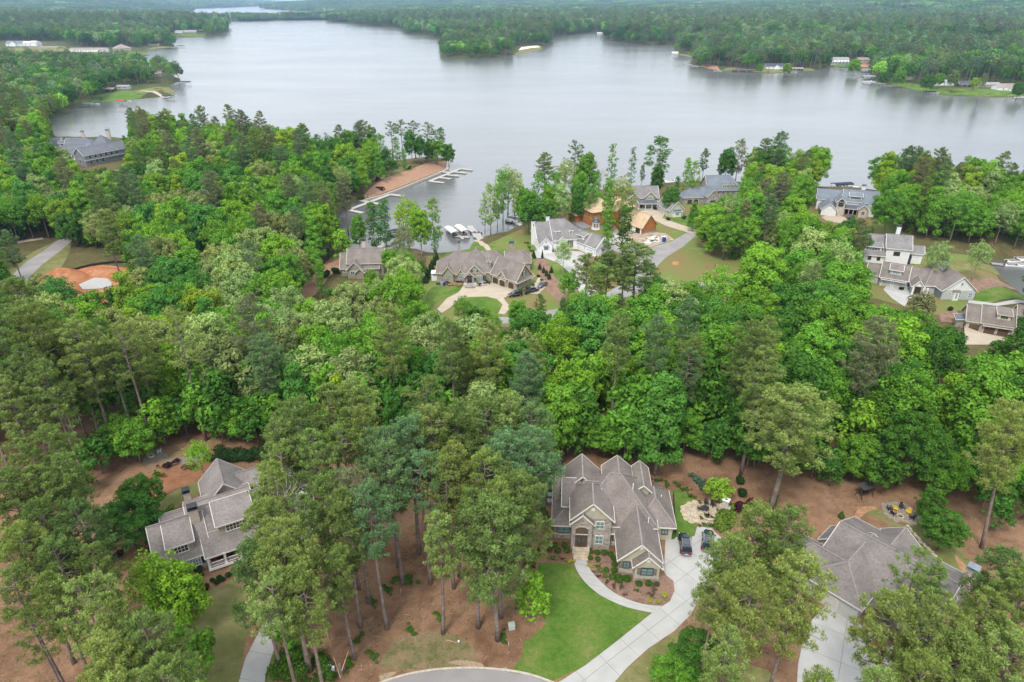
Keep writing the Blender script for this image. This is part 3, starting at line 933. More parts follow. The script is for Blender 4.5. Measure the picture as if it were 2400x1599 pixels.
# ------------------------------------------------------------------ trees picked one by one from the photograph (crown top u, v; height; variant; colour)
def manual(u, v, h, var, ck, label, group=None, base=None, wide=1.0, lean=(0, 0)):
    tr, cr, H, R = ALLT[var]
    if base:
        x, y, z = ground(*base)
    else:
        z = -6.0 if v < 760 else 0.0
        for _ in range(4):
            x, y = at(u, v, z + h); z = max(gz(x, y), LAKE + .1)
    s = h / H
    o = plant_tree(x, y, z, var, ck, s * wide, label, group, zs=1 / wide, lean=lean)
    TREES.append((x, y, R * s * wide))
    USED[label] = USED.get(label, 0) + 1
    return o

SHORE_G = 'tall trees along the lake shore'
PEN_G = 'trees on the wooded peninsula'
LAWN_G = 'pines on the open lot in front'
manual(870, 1140, 26, 'pine_b', 'pineblue', 'tall grey-green pine in the middle of the open straw-covered lot', LAWN_G, base=(908, 1474))
manual(845, 1180, 25, 'pine_d', 'pine', 'narrow pine with a thin grey trunk left of the grey-green pine', LAWN_G, base=(845, 1470))
manual(865, 1130, 24, 'pine_e', 'brown', 'brownish thin-crowned pine behind the grey-green pine', LAWN_G, base=(865, 1413))
manual(945, 1050, 26, 'pine_b', 'pineblue', 'high crowned pine right of the middle one, grass tuft at its foot', LAWN_G, base=(945, 1369))
manual(1020, 1205, 22, 'pine_d', 'pinelt', 'small narrow pine standing alone right of the open lot centre', LAWN_G, base=(1038, 1486))
manual(1064, 1100, 25, 'pine_e', 'pine', 'straight-trunked pine behind the small narrow pine', LAWN_G, base=(1064, 1379))
manual(1173, 1199, 25, 'pine_f', 'pine', 'wide low-branched pine beside the left edge of the green lawn', LAWN_G, base=(1168, 1500), wide=1.3)
manual(806, 1150, 23, 'pine_a', 'pine', 'pine with its trunk base in the middle left of the straw lot', LAWN_G, base=(806, 1406))
manual(770, 1230, 24, 'pine_a', 'pine', 'pine leaning over the broken trees beside the lower left drive', LAWN_G, base=(770, 1472))
manual(728, 1290, 26, 'pine_c', 'pinelt', 'large front pine by the rounded green hedge at the drive mouth', LAWN_G, base=(728, 1573))
LG2 = 'pines crowded between the left drive and the open lot'
for i, (u, v, h, va, ck, w) in enumerate([(640, 1090, 25, 'pine_a', 'pine', 'topmost beside the drive bend'), (608, 1180, 24, 'pine_f', 'pine', 'hanging over the right corner of the grey roof'), (590, 1280, 22, 'pine_f', 'pinedk', 'low and dark beside the porch'),
                                       (655, 1255, 24, 'pine_c', 'pinelt', 'in the middle of the clump over the drive'), (790, 1290, 20, 'pine_d', 'pine', 'some way below and right of the leafless tree'),
                                       (632, 1345, 23, 'pine_e', 'pinelt', 'pale, overhanging the drive from the left'), (700, 1330, 23, 'pine_a', 'pine', 'lowest of the clump over the drive'), (800, 1100, 23, 'pine_e', 'brown', 'thin and brown behind the open lot')]):
    manual(u, v, h, va, ck, '%s pine %s' % (CNAME[ck], w), LG2)
RG = 'pines behind the open lot'
for u, v, h, va, ck in [(1130, 1060, 26, 'pine_a', 'pine'), (1185, 1020, 26, 'pine_c', 'pineblue'), (1215, 1110, 25, 'pine_f', 'pine'), (1062, 1045, 25, 'pine_b', 'pinelt'), (985, 1060, 25, 'pine_e', 'pineblue'), (1250, 1010, 26, 'pine_c', 'pineblue'),
                       (1110, 1150, 25, 'pine_a', 'pinedk'), (1170, 1130, 25, 'pine_b', 'pine'), (900, 1010, 26, 'pine_c', 'pineblue'), (955, 985, 26, 'pine_a', 'pineblue'), (850, 960, 26, 'pine_b', 'pine'), (1010, 960, 26, 'pine_c', 'pinelt'),
                       (1075, 950, 26, 'pine_a', 'pine'), (1135, 935, 27, 'pine_c', 'pine'), (1190, 925, 27, 'pine_b', 'pinelt'), (1240, 950, 26, 'pine_a', 'pineblue'), (800, 1000, 25, 'pine_e', 'pine'), (730, 1010, 25, 'pine_a', 'pine'),
                       (690, 940, 26, 'pine_c', 'pine'), (760, 905, 26, 'pine_a', 'pine'), (645, 990, 25, 'pine_b', 'pinelt'), (655, 1040, 24, 'pine_e', 'pine'), (820, 895, 26, 'pine_c', 'pinelt'), (1000, 885, 25, 'pine_e', 'pine')]:
    manual(u, v, h, va, ck, tree_label(va, ck, 1, u, v + 60, True), RG, wide=1.08)
# right foreground pines
RF = 'pines round the lower right house'
for u, v, h, va, ck, base, lab in [
    (1775, 1185, 25, 'pine_a', 'pine', None, 'dark-crowned pine beside the second parked car'), (1728, 1262, 23, 'pine_f', 'pine', None, 'full pine whose boughs overhang the drive by the cars'),
    (1860, 1200, 25, 'pine_c', 'pinedk', None, 'dark round-crowned pine against the left end of the big grey roof'), (1780, 1340, 25, 'pine_a', 'pinelt', None, 'light pine left of the pale front drive'),
    (1885, 1310, 25, 'pine_c', 'pinelt', None, 'large light olive pine over the lower left of the big grey roof'), (1688, 1352, 20, 'pine_e', 'pine', None, 'spreading pine with one arm over the white drive'),
    (1830, 1075 - 60, 25, 'pine_c', 'pinelt', (1804, 1201), 'lone tall pine in the cleared yard behind the patio'),
    (2030, 1380, 22, 'pine_e', 'pine', (2050, 1585), 'slim leaning pine in front of the pale drive'), (2120, 1400, 24, 'pine_a', 'pinelt', None, 'light pine in front of the big grey roof centre'),
    (2225, 1420, 25, 'pine_c', 'pinelt', None, 'wide light pine in front of the big grey roof right side'), (2330, 1390, 25, 'pine_a', 'pine', None, 'olive pine right of the metal-capped chimney'),
    (2420, 1330, 25, 'pine_b', 'pine', None, 'pine at the right picture edge beside the chimney'), (2360, 1290, 22, 'pine_f', 'pinedk', None, 'dark pine beyond the chimney at the right edge'),
    (2280, 1500, 24, 'pine_f', 'pine', None, 'low pine at the lower right, left of two others'), (2390, 1490, 25, 'pine_c', 'pinelt', None, 'broad pine in the lower right corner'),
    (2200, 1330, 14, 'pine_f', 'pinedk', None, 'small dark pine against the right end of the big roof'), (2170, 1540, 23, 'pine_a', 'pine', None, 'pine over the red porch steps'),
    (2060, 1580, 22, 'pine_d', 'pinelt', None, 'pine top cut by the lower picture edge beside the pale drive'), (1940, 1590, 22, 'pine_d', 'pine', None, 'pine top peeping up at the lower edge over the pale drive'),
    (1720, 1480, 20, 'pine_a', 'pinelt', None, 'light pine at the foot of the clump left of the pale drive'), (2410, 1080, 27, 'pine_c', 'pinelt', (2288, 1292) and (2300, 1285), 'tall leaning pine with a bare grey trunk at the right edge')]:
    manual(u, v, h, va, ck, lab, RF, base=base, wide=1.7 if 'lone tall' in lab else .98, lean=(0, .12) if 'bare grey trunk' in lab else (0, 0))
# left foreground pines
LF = 'pines on the brown straw at the lower left'
for u, v, h, va, ck, lab in [
    (170, 1185, 24, 'pine_c', 'pinedk', 'dark wide pine above the magnolias at the left'), (80, 1180, 25, 'pine_a', 'pinedk', 'dark pine left of the wide one at the left edge'), (30, 1240, 24, 'pine_f', 'pine', 'full pine at the left picture edge'),
    (110, 1270, 23, 'pine_a', 'pinedk', 'pine hiding trunks below the dark wide pine'), (215, 1285, 21, 'pine_b', 'pine', 'pine with a light rim left of the red shrub'), (100, 1350, 22, 'pine_d', 'pine', 'thin pine over bare straw at the left'),
    (45, 1035, 25, 'pine_a', 'pine', 'full pine at the left edge below the dark stand'), (100, 1008, 25, 'pine_c', 'pine', 'broad pine right of the full one at the left edge'), (12, 1105, 25, 'pine_f', 'pinedk', 'pine cut by the left picture edge'), (75, 1095, 24, 'pine_a', 'pine', 'pine above the dark left edge pine'), (135, 1075, 23, 'pine_b', 'pine', 'narrower pine left of the bare straw gap'),
    (180, 1370, 24, 'pine_e', 'pinelt', 'light tufted pine beside the bright maple'), (60, 1440, 18, 'pine_e', 'pine', 'pine with separate tufts over the left bare ground'), (250, 1400, 24, 'pine_a', 'pine', 'dense pine in the lower left clump top'),
    (330, 1450, 24, 'pine_c', 'pine', 'dense pine in the lower left clump, right side'), (250, 1500, 24, 'pine_f', 'pinelt', 'light pine in the lower left clump, middle'), (360, 1550, 24, 'pine_a', 'pine', 'pine at the lower edge left of the pale lawn'),
    (270, 1590, 23, 'pine_c', 'pinelt', 'lowest pine of the lower left clump'), (430, 1590, 20, 'pine_f', 'pine', 'last pine of the lower left clump, beside the pale lawn'), (20, 1330, 22, 'pine_e', 'pine', 'pine with a leaning trunk at the left edge')]:
    manual(u, v, h, va, ck, lab, LF, wide=.98)
for u, v, b, lab in [(20, 1130, (110, 1640), 'bare tall trunk crossing the lower left corner'), (128, 1040, (163, 1571), 'thin trunk left of the lower left clump')]:
    pass
manual(335, 1290, 15, 'loose_a', 'bright', 'bright green maple in front of the blue shutters', wide=.95)
manual(395, 1330, 12, 'round_b', 'bright', 'second bright maple right below the blue shutters')
manual(430, 1480, 9, 'small_a', 'mid', 'low bright tree at the pale lawn edge')
manual(1255, 1345, 9.5, 'small_b', 'bright', 'bright yellow-green young tree on the left edge of the green lawn', wide=1.1)
manual(1245, 1270, 5, 'small_b', 'bright', 'bright sapling beside the clipped bushes left of the lawn')
manual(722, 1078, 26, 'bare_a', 'brown', 'leafless grey-brown tree between the pines over the drive')
manual(455, 1030, 9, 'loose_a', 'bright', 'bright small tree behind the left house at the path end')
manual(1689, 1125, 5, 'small_a', 'yellow', 'yellow-green blossoming dogwood above the stone patio', wide=1.35)
manual(2195, 1145, 8, 'oak_b', 'deep', 'dark evergreen right of the yellow chairs', wide=.85)
manual(2232, 1200, 8, 'oak_b', 'deep', 'deep green rounded evergreen right of the stepping stones', wide=1.3)
manual(1640, 1500, 7, 'oak_a', 'deep', 'dark laurel-like evergreen right of the white drive', wide=1.5)
manual(1590, 1550, 5.5, 'oak_b', 'mid', 'lower evergreen at the bottom edge right of the white drive', wide=1.7)
manual(280, 1170, 10, 'oak_a', 'deep', 'large dark magnolia left of the left house', wide=1.35)
manual(318, 1118, 9, 'oak_b', 'deep', 'second magnolia behind the large one', wide=1.25)
manual(670, 1450, 6, 'small_a', 'mid', 'dark low tree at the foot of the drive pines', wide=1.1)
for u, v, h, va, ck, lab in [(2112, 162, 20, 'round_a', 'mid', 'big round tree left of the brown steep roof'), (2076, 166, 17, 'round_b', 'deep', 'round tree at the foot of the boat houses'), (2182, 172, 20, 'round_a', 'deep', 'dark round tree on the right lawn shore'), (2205, 176, 17, 'round_b', 'bright', 'bright tree before the white shore house'), (2240, 168, 22, 'tall_a', 'pine', 'tall tree right of the white shore house'),
    (2290, 180, 14, 'round_b', 'yellow', 'yellow-green tree on the right lawn'), (2310, 172, 26, 'pine_a', 'pine', 'lone pine on the right lawn shore'), (2395, 190, 18, 'round_b', 'deep', 'dark tree at the far right picture edge'), (1782, 148, 14, 'round_b', 'mid', 'small tree left of the dark-roofed cottage'), (1848, 146, 18, 'round_b', 'bright', 'bright tree right of the dark-roofed cottage'), (2008, 136, 22, 'round_a', 'bright', 'bright round tree at the head of the right bay')]:
    manual(u, v, h, va, ck, lab, 'trees of the right shore', wide=1.1)
# peninsula
for u, v, h, va, ck, lab in [
    (847, 283, 24, 'pine_c', 'brown', 'tall brownish pine on the left part of the peninsula'), (813, 300, 22, 'round_b', 'mid', 'rounded tree left of the tall brownish peninsula pine'), (783, 316, 20, 'round_c', 'mid', 'wide tree at the peninsula neck'),
    (890, 314, 20, 'slender_b', 'mid', 'thin tree between the brownish pine and the dark pines'), (914, 286, 22, 'pine_e', 'pinedk', 'first dark flat-topped pine on the peninsula'), (939, 282, 23, 'pine_e', 'pinedk', 'second dark flat-topped pine on the peninsula'),
    (960, 302, 20, 'tall_a', 'deep', 'dense dark green tree amid the peninsula pines'), (969, 284, 22, 'pine_e', 'pinedk', 'third dark flat-topped pine on the peninsula'), (1001, 288, 22, 'pine_e', 'pinedk', 'fourth flat-topped pine near the peninsula tip'),
    (1031, 300, 20, 'slender_b', 'deep', 'thin leafy tree near the peninsula tip'), (1049, 334, 15, 'round_b', 'deep', 'rounded tree overhanging the water at the peninsula tip'), (881, 334, 17, 'slender_d', 'brown', 'sparse tree by the peninsula bench'),
    (1004, 335, 15, 'tall_b', 'deep', 'pointed tree on the brown peninsula bank'), (914, 381, 9, 'small_a', 'deep', 'small round tree on the peninsula lawn'), (860, 388, 10, 'small_b', 'deep', 'small dark tree beside the peninsula lawn'),
    (1018, 310, 19, 'slender_a', 'deep', 'narrow tree behind the peninsula bank'), (765, 345, 17, 'round_a', 'mid', 'broad tree left of the peninsula lawn'), (830, 345, 17, 'tall_a', 'mid', 'oval tree above the purple shrub'),
    (868, 318, 19, 'tall_a', 'mid', 'dense oval tree behind the peninsula lawn'), (925, 322, 17, 'slender_b', 'mid', 'leafy tree among the flat-topped pines'), (985, 318, 17, 'tall_a', 'deep', 'dark oval tree below the third flat-topped pine'), (1022, 335, 14, 'small_a', 'mid', 'low round tree near the peninsula tip'), (800, 335, 18, 'round_b', 'bright', 'bright round tree at the peninsula neck'), (905, 345, 13, 'small_b', 'deep', 'small dark tree on the upper peninsula bank'),
    (945, 350, 12, 'slender_c', 'mid', 'short slim tree on the peninsula bank')]:
    manual(u, v, h, va, ck, lab, PEN_G, wide=.9 if va.startswith(('round', 'tall')) else 1.35)
for u, v, h, va, ck, lab, w in [
    (871, 476, 19, 'slender_c', 'deep', 'ivy-clad columnar tree by the dark boat canopy', 1.4), (896, 468, 19, 'slender_c', 'blue', 'second ivy-clad tree beside the columnar one', 1.3), (950, 455, 22, 'loose_a', 'yellow', 'tall light yellow-green tree at the inlet mouth', .9),
    (980, 480, 20, 'tall_a', 'bright', 'bright tree right of the light inlet tree', .9), (1012, 466, 21, 'slender_b', 'bright', 'lanky bright tree leaning over the inlet', 1.1), (1018, 540, 11, 'slender_b', 'blue', 'short tree at the water edge left of the white boat covers', .9),
    (911, 583, 10, 'round_b', 'mid', 'round dark green tree in front of the small lakeside house', .95), (940, 520, 18, 'loose_a', 'brown', 'hazy brown-green tree behind the round one', .8), (955, 590, 12, 'round_a', 'mid', 'bushy tree between the two lakeside houses', .7),
    (764, 451, 24, 'pine_b', 'brown', 'pine with a long bare trunk left of the dock', 1), (801, 415, 25, 'pine_c', 'brown', 'large brownish pine behind the first dock', 1), (835, 500, 16, 'tall_a', 'mid', 'tree at the dock end by the small house', .8),
    (800, 530, 14, 'small_b', 'bright', 'bright young tree by the small lakeside house', 1.2), (730, 560, 16, 'tall_b', 'mid', 'pointed tree left of the shore path', .9), (745, 610, 13, 'slender_c', 'mid', 'slim tree beside the straw path', 1.2)]:
    manual(u, v, h, va, ck, lab, 'trees round the inlet', wide=w)
for u, v, h, va, ck, lab, w in [
    (1190, 383, 24, 'loose_a', 'pale', 'wide light airy tree on the point by the white farmhouse', .95), (1165, 440, 18, 'slender_b', 'mid', 'thin tree on the tip of the point', 1), (1135, 470, 14, 'slender_d', 'deep', 'sparse dark tree overhanging the inlet', 1),
    (1215, 420, 20, 'slender_b', 'pale', 'thin pale tree right of the airy one', 1.1), (1279, 359, 25, 'pine_c', 'pine', 'tall olive pine behind the white farmhouse', 1.05), (1327, 366, 24, 'loose_a', 'pale', 'light green tree between the two dark pines', .75),
    (1348, 332, 27, 'pine_e', 'pinedk', 'tallest dark pine behind the farmhouse', 1), (1375, 351, 25, 'tall_a', 'mid', 'dense mid green tree right of the tallest pine', .8), (1407, 362, 24, 'bare_a', 'brown', 'leafless tree beside the orange house', .5),
    (1437, 340, 26, 'slender_a', 'mid', 'thin ivy-clad tree rising over the orange roof', 1), (1463, 407, 24, 'loose_a', 'olive', 'hazy olive tree in front of the tan lake house', .85), (1429, 418, 24, 'slender_c', 'mid', 'narrow tree against the orange wall', 1),
    (1485, 348, 22, 'slender_a', 'deep', 'very thin dark tree against the open lake', .9), (1506, 388, 15, 'pine_d', 'pineblue', 'small grey pine against the lake', .8), (1550, 320, 25, 'slender_b', 'deep', 'spreading sparse tree tallest against the lake', 1.7),
    (1545, 380, 18, 'tall_a', 'deep', 'dark tree at the foot of the spreading sparse tree', .7), (1616, 372, 20, 'slender_c', 'bright', 'bright narrow tree in the lawn of the slate mansion', 1), (1632, 378, 19, 'slender_b', 'bright', 'second bright narrow tree beside it', .9),
    (1654, 351, 23, 'pine_b', 'pineblue', 'grey pine left of the slate mansion', .8), (1710, 343, 20, 'tall_a', 'deep', 'round dark tree behind the slate mansion', .95), (1739, 327, 22, 'slender_b', 'brown', 'taller tree right behind the slate mansion', 1.3),
    (1148, 425, 22, 'slender_b', 'pale', 'pale thin tree left on the farmhouse point', 1.2), (1178, 402, 23, 'slender_b', 'mid', 'tall thin tree before the airy one', 1.1), (1207, 398, 22, 'slender_d', 'pale', 'sparse tree at the right of the airy one', 1.3), (1228, 432, 18, 'tall_a', 'mid', 'oval tree by the farmhouse chimney', .8),
    (1300, 402, 22, 'slender_b', 'mid', 'slim tree right of the tall olive pine', 1.3), (1316, 425, 20, 'tall_a', 'pale', 'pale oval tree behind the farmhouse roof', .8), (1362, 395, 22, 'tall_a', 'mid', 'leafy tree below the tallest pine', .7), (1388, 432, 17, 'slender_b', 'mid', 'slim tree left of the leafless one', 1.3), (1262, 405, 21, 'slender_b', 'mid', 'slim tree left of the tall olive pine', 1.2),
    (1240, 440, 19, 'round_b', 'mid', 'leafy tree in the wooded strip behind the farmhouse', .7), (1290, 430, 19, 'tall_a', 'mid', 'oval tree in the wooded strip behind the farmhouse', .9), (1355, 430, 17, 'tall_b', 'deep', 'pointed tree behind the unfinished roof', .8),
    (1400, 400, 20, 'slender_b', 'mid', 'thin tree between the leafless tree and the roof', .9), (1262, 470, 15, 'small_a', 'deep', 'low leafy tree by the boat dock', 1.2), (1469, 482, 19, 'slender_c', 'deep', 'dark slender tree in the unfinished drive', 1.6),
    (1428, 492, 17, 'slender_c', 'mid', 'narrow tree in front of the round porch', 1.3), (1590, 415, 14, 'slender_c', 'deep', 'low thin tree behind the tan garage', 1), (1575, 440, 12, 'small_a', 'deep', 'dark small tree by the tan garage roof', .9),
    (1655, 480, 10, 'small_a', 'mid', 'small tree on the lawn by the curved drive', .9), (1630, 470, 13, 'tall_b', 'mid', 'pointed tree left of the slate mansion front', .9)]:
    manual(u, v, h, va, ck, lab, SHORE_G, wide=w * 1.08)
for u, v, h, va, ck, lab, w in [
    (1322, 556, 14, 'loose_a', 'pale', 'light airy tree in front of the white farmhouse', .75), (1378, 598, 20, 'pine_a', 'pine', 'dark pine in front of the farmhouse drive, left', 1.3), (1425, 592, 20, 'pine_f', 'pinedk', 'dark pine in front of the farmhouse drive, middle', 1.2),
    (1500, 572, 24, 'pine_f', 'pine', 'largest dark pine beside the grey road', 1.5), (1468, 605, 20, 'pine_b', 'pinedk', 'slim dark pine under the largest one', 1.4), (1335, 640, 10, 'small_a', 'mid', 'round small tree beside the lamp post', .8), (1400, 650, 17, 'pine_a', 'pine', 'low dark pine by the road bend', 1.3), (1345, 690, 13, 'round_b', 'mid', 'leafy tree below the low dark pine', 1), (1530, 620, 16, 'pine_b', 'pinedk', 'pine right of the largest roadside one', 1.3),
    (1370, 680, 14, 'tall_a', 'mid', 'leafy tree below the farmhouse lawn', .8), (1085, 690, 12, 'loose_a', 'mid', 'tree in front of the circular driveway, left', .9), (1115, 715, 9, 'small_b', 'deep', 'pointed small tree below the circle of lawn', 1),
    (1215, 700, 11, 'round_b', 'mid', 'leafy tree at the driveway mouth', .8), (1265, 690, 14, 'pine_a', 'pine', 'pine right of the driveway mouth', .8), (1320, 700, 14, 'pine_b', 'pinedk', 'pine near the road below the lamp post', .8), (1160, 730, 9, 'loose_a', 'bright', 'small bright tree at the road edge', .8),
    (1240, 740, 12, 'round_b', 'mid', 'round tree beside the road below the driveway', .8), (1450, 690, 15, 'pine_f', 'pinedk', 'dark pine at the road corner', .8), (2168, 690, 8, 'small_a', 'brown', 'round brownish tree between the long grey house and the brown garages', 1.25), (1020, 730, 9, 'loose_a', 'mid', 'airy tree left of the driveway end', .9),
    (2215, 560, 17, 'loose_a', 'pale', 'pale tree with forked trunk behind the long grey house', .8), (2310, 560, 15, 'loose_a', 'pale', 'pale tree leaning over the grass by the right inlet', .9)]:
    manual(u, v, h, va, ck, lab, 'garden and roadside trees', wide=w * 1.1)

EG = 'low trees along the wood edge'
for i, (u, v) in enumerate([(1300, 1058), (1352, 1046), (1415, 1072), (1470, 1060), (1540, 1075), (1600, 1062), (1668, 1078), (1725, 1068), (1765, 1095), (1900, 1120), (1945, 1138), (2000, 1125), (2050, 1150), (2165, 1130), (2200, 1165), (2250, 1150), (2300, 1190), (2350, 1175), (2395, 1215), (2330, 1240),
                             (395, 1030), (440, 1020), (520, 1038), (565, 1030), (610, 1040), (660, 1050), (300, 1075), (240, 1110), (200, 1160), (330, 1085)]):
    va = ('small_a', 'small_b', 'round_b')[i % 3]; h = (8.5, 7.5, 10)[i % 3]; H, R = ALLT[va][2:]
    x, y, z = ground(u, v); ck = ('deep', 'deep', 'mid')[i % 3]
    plant_tree(x, y, z, va, ck, h / H * 1.25, tree_label(va, ck, 1, u, v - 40, False), EG, zs=.8); TREES.append((x, y, 2.2))

# ------------------------------------------------------------------ the woods, filled by spacing
FZ = [(-500, 1260), (0, 1260), (110, 1240), (190, 1160), (300, 1095), (350, 1065), (480, 1040), (700, 1040), (1000, 1060), (1280, 1100), (1500, 1112), (1750, 1118), (1930, 1175), (2060, 1180), (2280, 1200), (2400, 1245), (2900, 1290), (2900, 300), (-500, 200)]
rp_ = np.random.default_rng(12)
cand = []
NX, NY = 260, 0
xs = rp_.uniform(-420, 420, 40000); ys = rp_.uniform(95, 620, 40000)
keep = np.abs(xs) < .86 * ys + 35
xs, ys = xs[keep], ys[keep]
sdv = shore_dist(xs, ys)
keep = sdv > 2.5
xs, ys, sdv = xs[keep], ys[keep], sdv[keep]
zs_ = height(xs, ys, sdv)
pu, pv = px(xs, ys, zs_)
ok = inpoly(pu, pv, FZ)
for P in NOBASE: ok &= ~inpoly(pu, pv, P)
xs, ys, zs_, pu, pv, sdv = [a[ok] for a in (xs, ys, zs_, pu, pv, sdv)]
cell = {}
def near_ok(x, y, r):
    i, j = int(x // 12), int(y // 12)
    for a in (-1, 0, 1):
        for b in (-1, 0, 1):
            for (x2, y2, r2) in cell.get((i + a, j + b), ()):
                if math.hypot(x - x2, y - y2) < .56 * (r + r2): return False
    return True
def put(x, y, r): cell.setdefault((int(x // 12), int(y // 12)), []).append((x, y, r))
for t in TREES: put(*t)
AUTO = []
def species(u, v, x, y):
    """kind and colour mix as the photograph shows it, region by region"""
    n = float(vnoise(x / 17, y / 17, 21)); q = rt.random()
    if u < 380 and v > 990 or (u < 150 and v > 930):                   # dark pine stand
        return ('P', 'pinedk' if q < .3 else 'pine' if q < .8 else 'pinelt')
    if v > 930 and 350 < u < 1300 and rt.random() < (.5 if v > 1000 and u > 640 else .03):
        return ('P', 'pine' if q < .4 else 'pineblue' if q < .7 else 'pinelt')
    if v > 930 and 1380 < u < 1800 and rt.random() < .22:
        return ('P', 'pine' if q < .6 else 'pineblue')
    pp = .02 if n < .7 else .12
    if v < 500: pp += .03
    if rt.random() < pp * (.5 if v > 700 and u > 1300 else 1):
        return ('P', 'brown' if q < .35 else 'pine' if q < .7 else 'pineblue')
    if u > 1650 and v > 850:
        return ('B', 'deep' if q < .3 else 'mid' if q < .85 else 'bright')
    if u > 1300 and v > 680:
        return ('B', 'mid' if q < .42 else 'deep' if q < .6 else 'bright' if q < .75 else 'pale' if q < .82 else 'blue')
    if 520 < u < 1050 and 640 < v < 900:
        return ('O', 'pale' if q < .35 else 'olive' if q < .6 else 'bright' if q < .85 else 'mid')
    if u > 2050 and v < 640: return ('B', 'pale' if q < .3 else 'bright' if q < .6 else 'yellow' if q < .7 else 'mid')
    if u > 1550 and v < 700:
        return ('B', 'bright' if q < .25 else 'yellow' if q < .36 else 'mid' if q < .68 else 'pale' if q < .8 else 'deep')
    if n > .6 and q < .5: return ('O', 'olive')
    return ('B', 'bright' if q < .30 else 'yellow' if q < .44 else 'mid' if q < .66 else 'blue' if q < .78 else 'pale' if q < .86 else 'deep')
for k in range(len(xs)):
    x, y, z, u, v = xs[k], ys[k], zs_[k], pu[k], pv[k]
    kind, ck = species(u, v, x, y)
    if kind == 'P': var = rt.choice(['pine_a', 'pine_b', 'pine_c', 'pine_e', 'pine_a', 'pine_c'])
    elif kind == 'O': var = rt.choice(['oak_a', 'oak_b', 'oak_a', 'round_c'])
    else:
        var = rt.choice(['round_a', 'round_b', 'round_c', 'tall_a', 'tall_b', 'oak_a', 'loose_a'] if u > 300 else ['round_a', 'round_c', 'tall_a', 'tall_b', 'loose_a'])
        if ck in ('yellow',): var = rt.choice(['tall_b', 'round_b', 'tall_a'])
    H, R = ALLT[var][2:]
    sc = rt.uniform(.82, 1.14)
    if sdv[k] < 14: sc *= .85
    if sdv[k] < 7 and u > 1250: var = rt.choice(['slender_b', 'tall_a', 'loose_a']); H, R = ALLT[var][2:]
    if y > 330: sc *= 1.0
    r = R * sc
    if not near_ok(x, y, r): continue
    # keep the clearings of the photograph open
    hit = False
    for f in (.4, .72, 1.0):
        hh = H * sc * f; rr = r * (.8 if f < 1 else .2)
        cu, cv = px(np.array([x, x - rr, x + rr]), np.array([y, y, y]), np.array([z + hh] * 3))
        for P in CLEAR:
            if inpoly(cu, cv, P).any(): hit = True; break
        if hit: break
    if hit: continue
    put(x, y, r)
    AUTO.append((x, y, z, var, ck, sc, kind == 'P'))
AUTO.sort(key=lambda t: t[1])
FARPTS = []      # (x, y, z, source index, rot, scale, tint)
nb = np_ = 0
NB_MAX, NP_MAX = 240, 175
WG = 'trees of the wood between the houses'
for (x, y, z, var, ck, sc, pine) in AUTO:
    u, v = [float(a) for a in px(x, y, z + ALLT[var][2] * sc * .8)]
    inview = -40 < u < 2440
    if inview and ((pine and np_ < NP_MAX) or (not pine and nb < NB_MAX)):
        plant_tree(x, y, z, var, ck, sc, tree_label(var, ck, sc, u, v, pine), WG if not pine else 'pines of the wood between the houses')
        if pine: np_ += 1
        else: nb += 1
    else:
        FARPTS.append((x, y, z - .2, var, sc, tint(ck)[:3]))
print('auto', len(AUTO), 'individual', nb, np_, 'rest', len(FARPTS))

# low growth under and along the edge of the woods
UND = 0
ux = rp_.uniform(-420, 420, 9000); uy = rp_.uniform(100, 520, 9000)
us = shore_dist(ux, uy); k = (us > 1.5) & (np.abs(ux) < .86 * uy + 35)
ux, uy, us = ux[k], uy[k], us[k]; uz = height(ux, uy, us)
for hh in (0, 3.5):
    a, b = px(ux, uy, uz + hh); k = inpoly(a, b, FZ)
    for P in NOBASE + CLEAR: k &= ~inpoly(a, b, P)
    ux, uy, us, uz = ux[k], uy[k], us[k], uz[k]
a, b = px(ux, uy, uz)
for x, y, z, u, v in zip(ux, uy, uz, a, b):
    if u < 380 and v > 900 and rt.random() < .85: continue
    ck = rt.choice(['mid', 'deep', 'mid', 'bright', 'deep'])
    FARPTS.append((x, y, z - .6, rt.choice(['small_a', 'small_b']), rt.uniform(1.0, 2.0) if v > 960 else rt.uniform(.35, .95), tint(ck)[:3]))
print('under', len(ux))
# ------------------------------------------------------------------ the rest of the woods, out to the horizon, as one mass
YARDS = [[(at(u, v, -8)) for u, v in P] for P in [
    [(-200, 124), (-200, 106), (30, 102), (150, 102), (170, 113), (330, 112), (345, 114), (350, 125), (330, 138), (170, 136)],
    [(375, 92), (400, 86), (385, 80), (480, 79), (482, 90)],
    [(240, 232), (240, 222), (285, 208), (330, 200), (400, 196), (430, 190), (440, 230), (330, 240)], [(340, 184), (345, 162), (375, 166), (372, 182)],
    [(1640, 165), (1690, 158), (1720, 172), (1640, 162)], [(1680, 172), (1690, 164), (1800, 166), (1950, 160), (1950, 172), (1800, 178)],
    [(1940, 165), (1940, 150), (2040, 150), (2040, 166)], [(2080, 206), (2090, 196), (2190, 202), (2200, 196), (2420, 203), (2420, 232), (2200, 230)], [(2115, 192), (2118, 184), (2145, 186), (2140, 200)],
    [(1590, 130), (1590, 122), (1660, 126), (1660, 136)], [(1195, 135), (1200, 112), (1265, 106), (1290, 118), (1200, 135)],
    [(1790, 172), (1785, 155), (1835, 155), (1835, 172)], [(335, 116), (345, 109), (420, 108), (420, 116)]]]
rf = np.random.default_rng(5)
def ring(r0, r1, sp):
    n = int(1.72 / 2 * (r1 ** 2 - r0 ** 2) / sp ** 2)
    r = np.sqrt(rf.uniform(r0 ** 2, r1 ** 2, n)); a = rf.uniform(-.86, .86, n)
    return r * np.sin(a), r * np.cos(a)
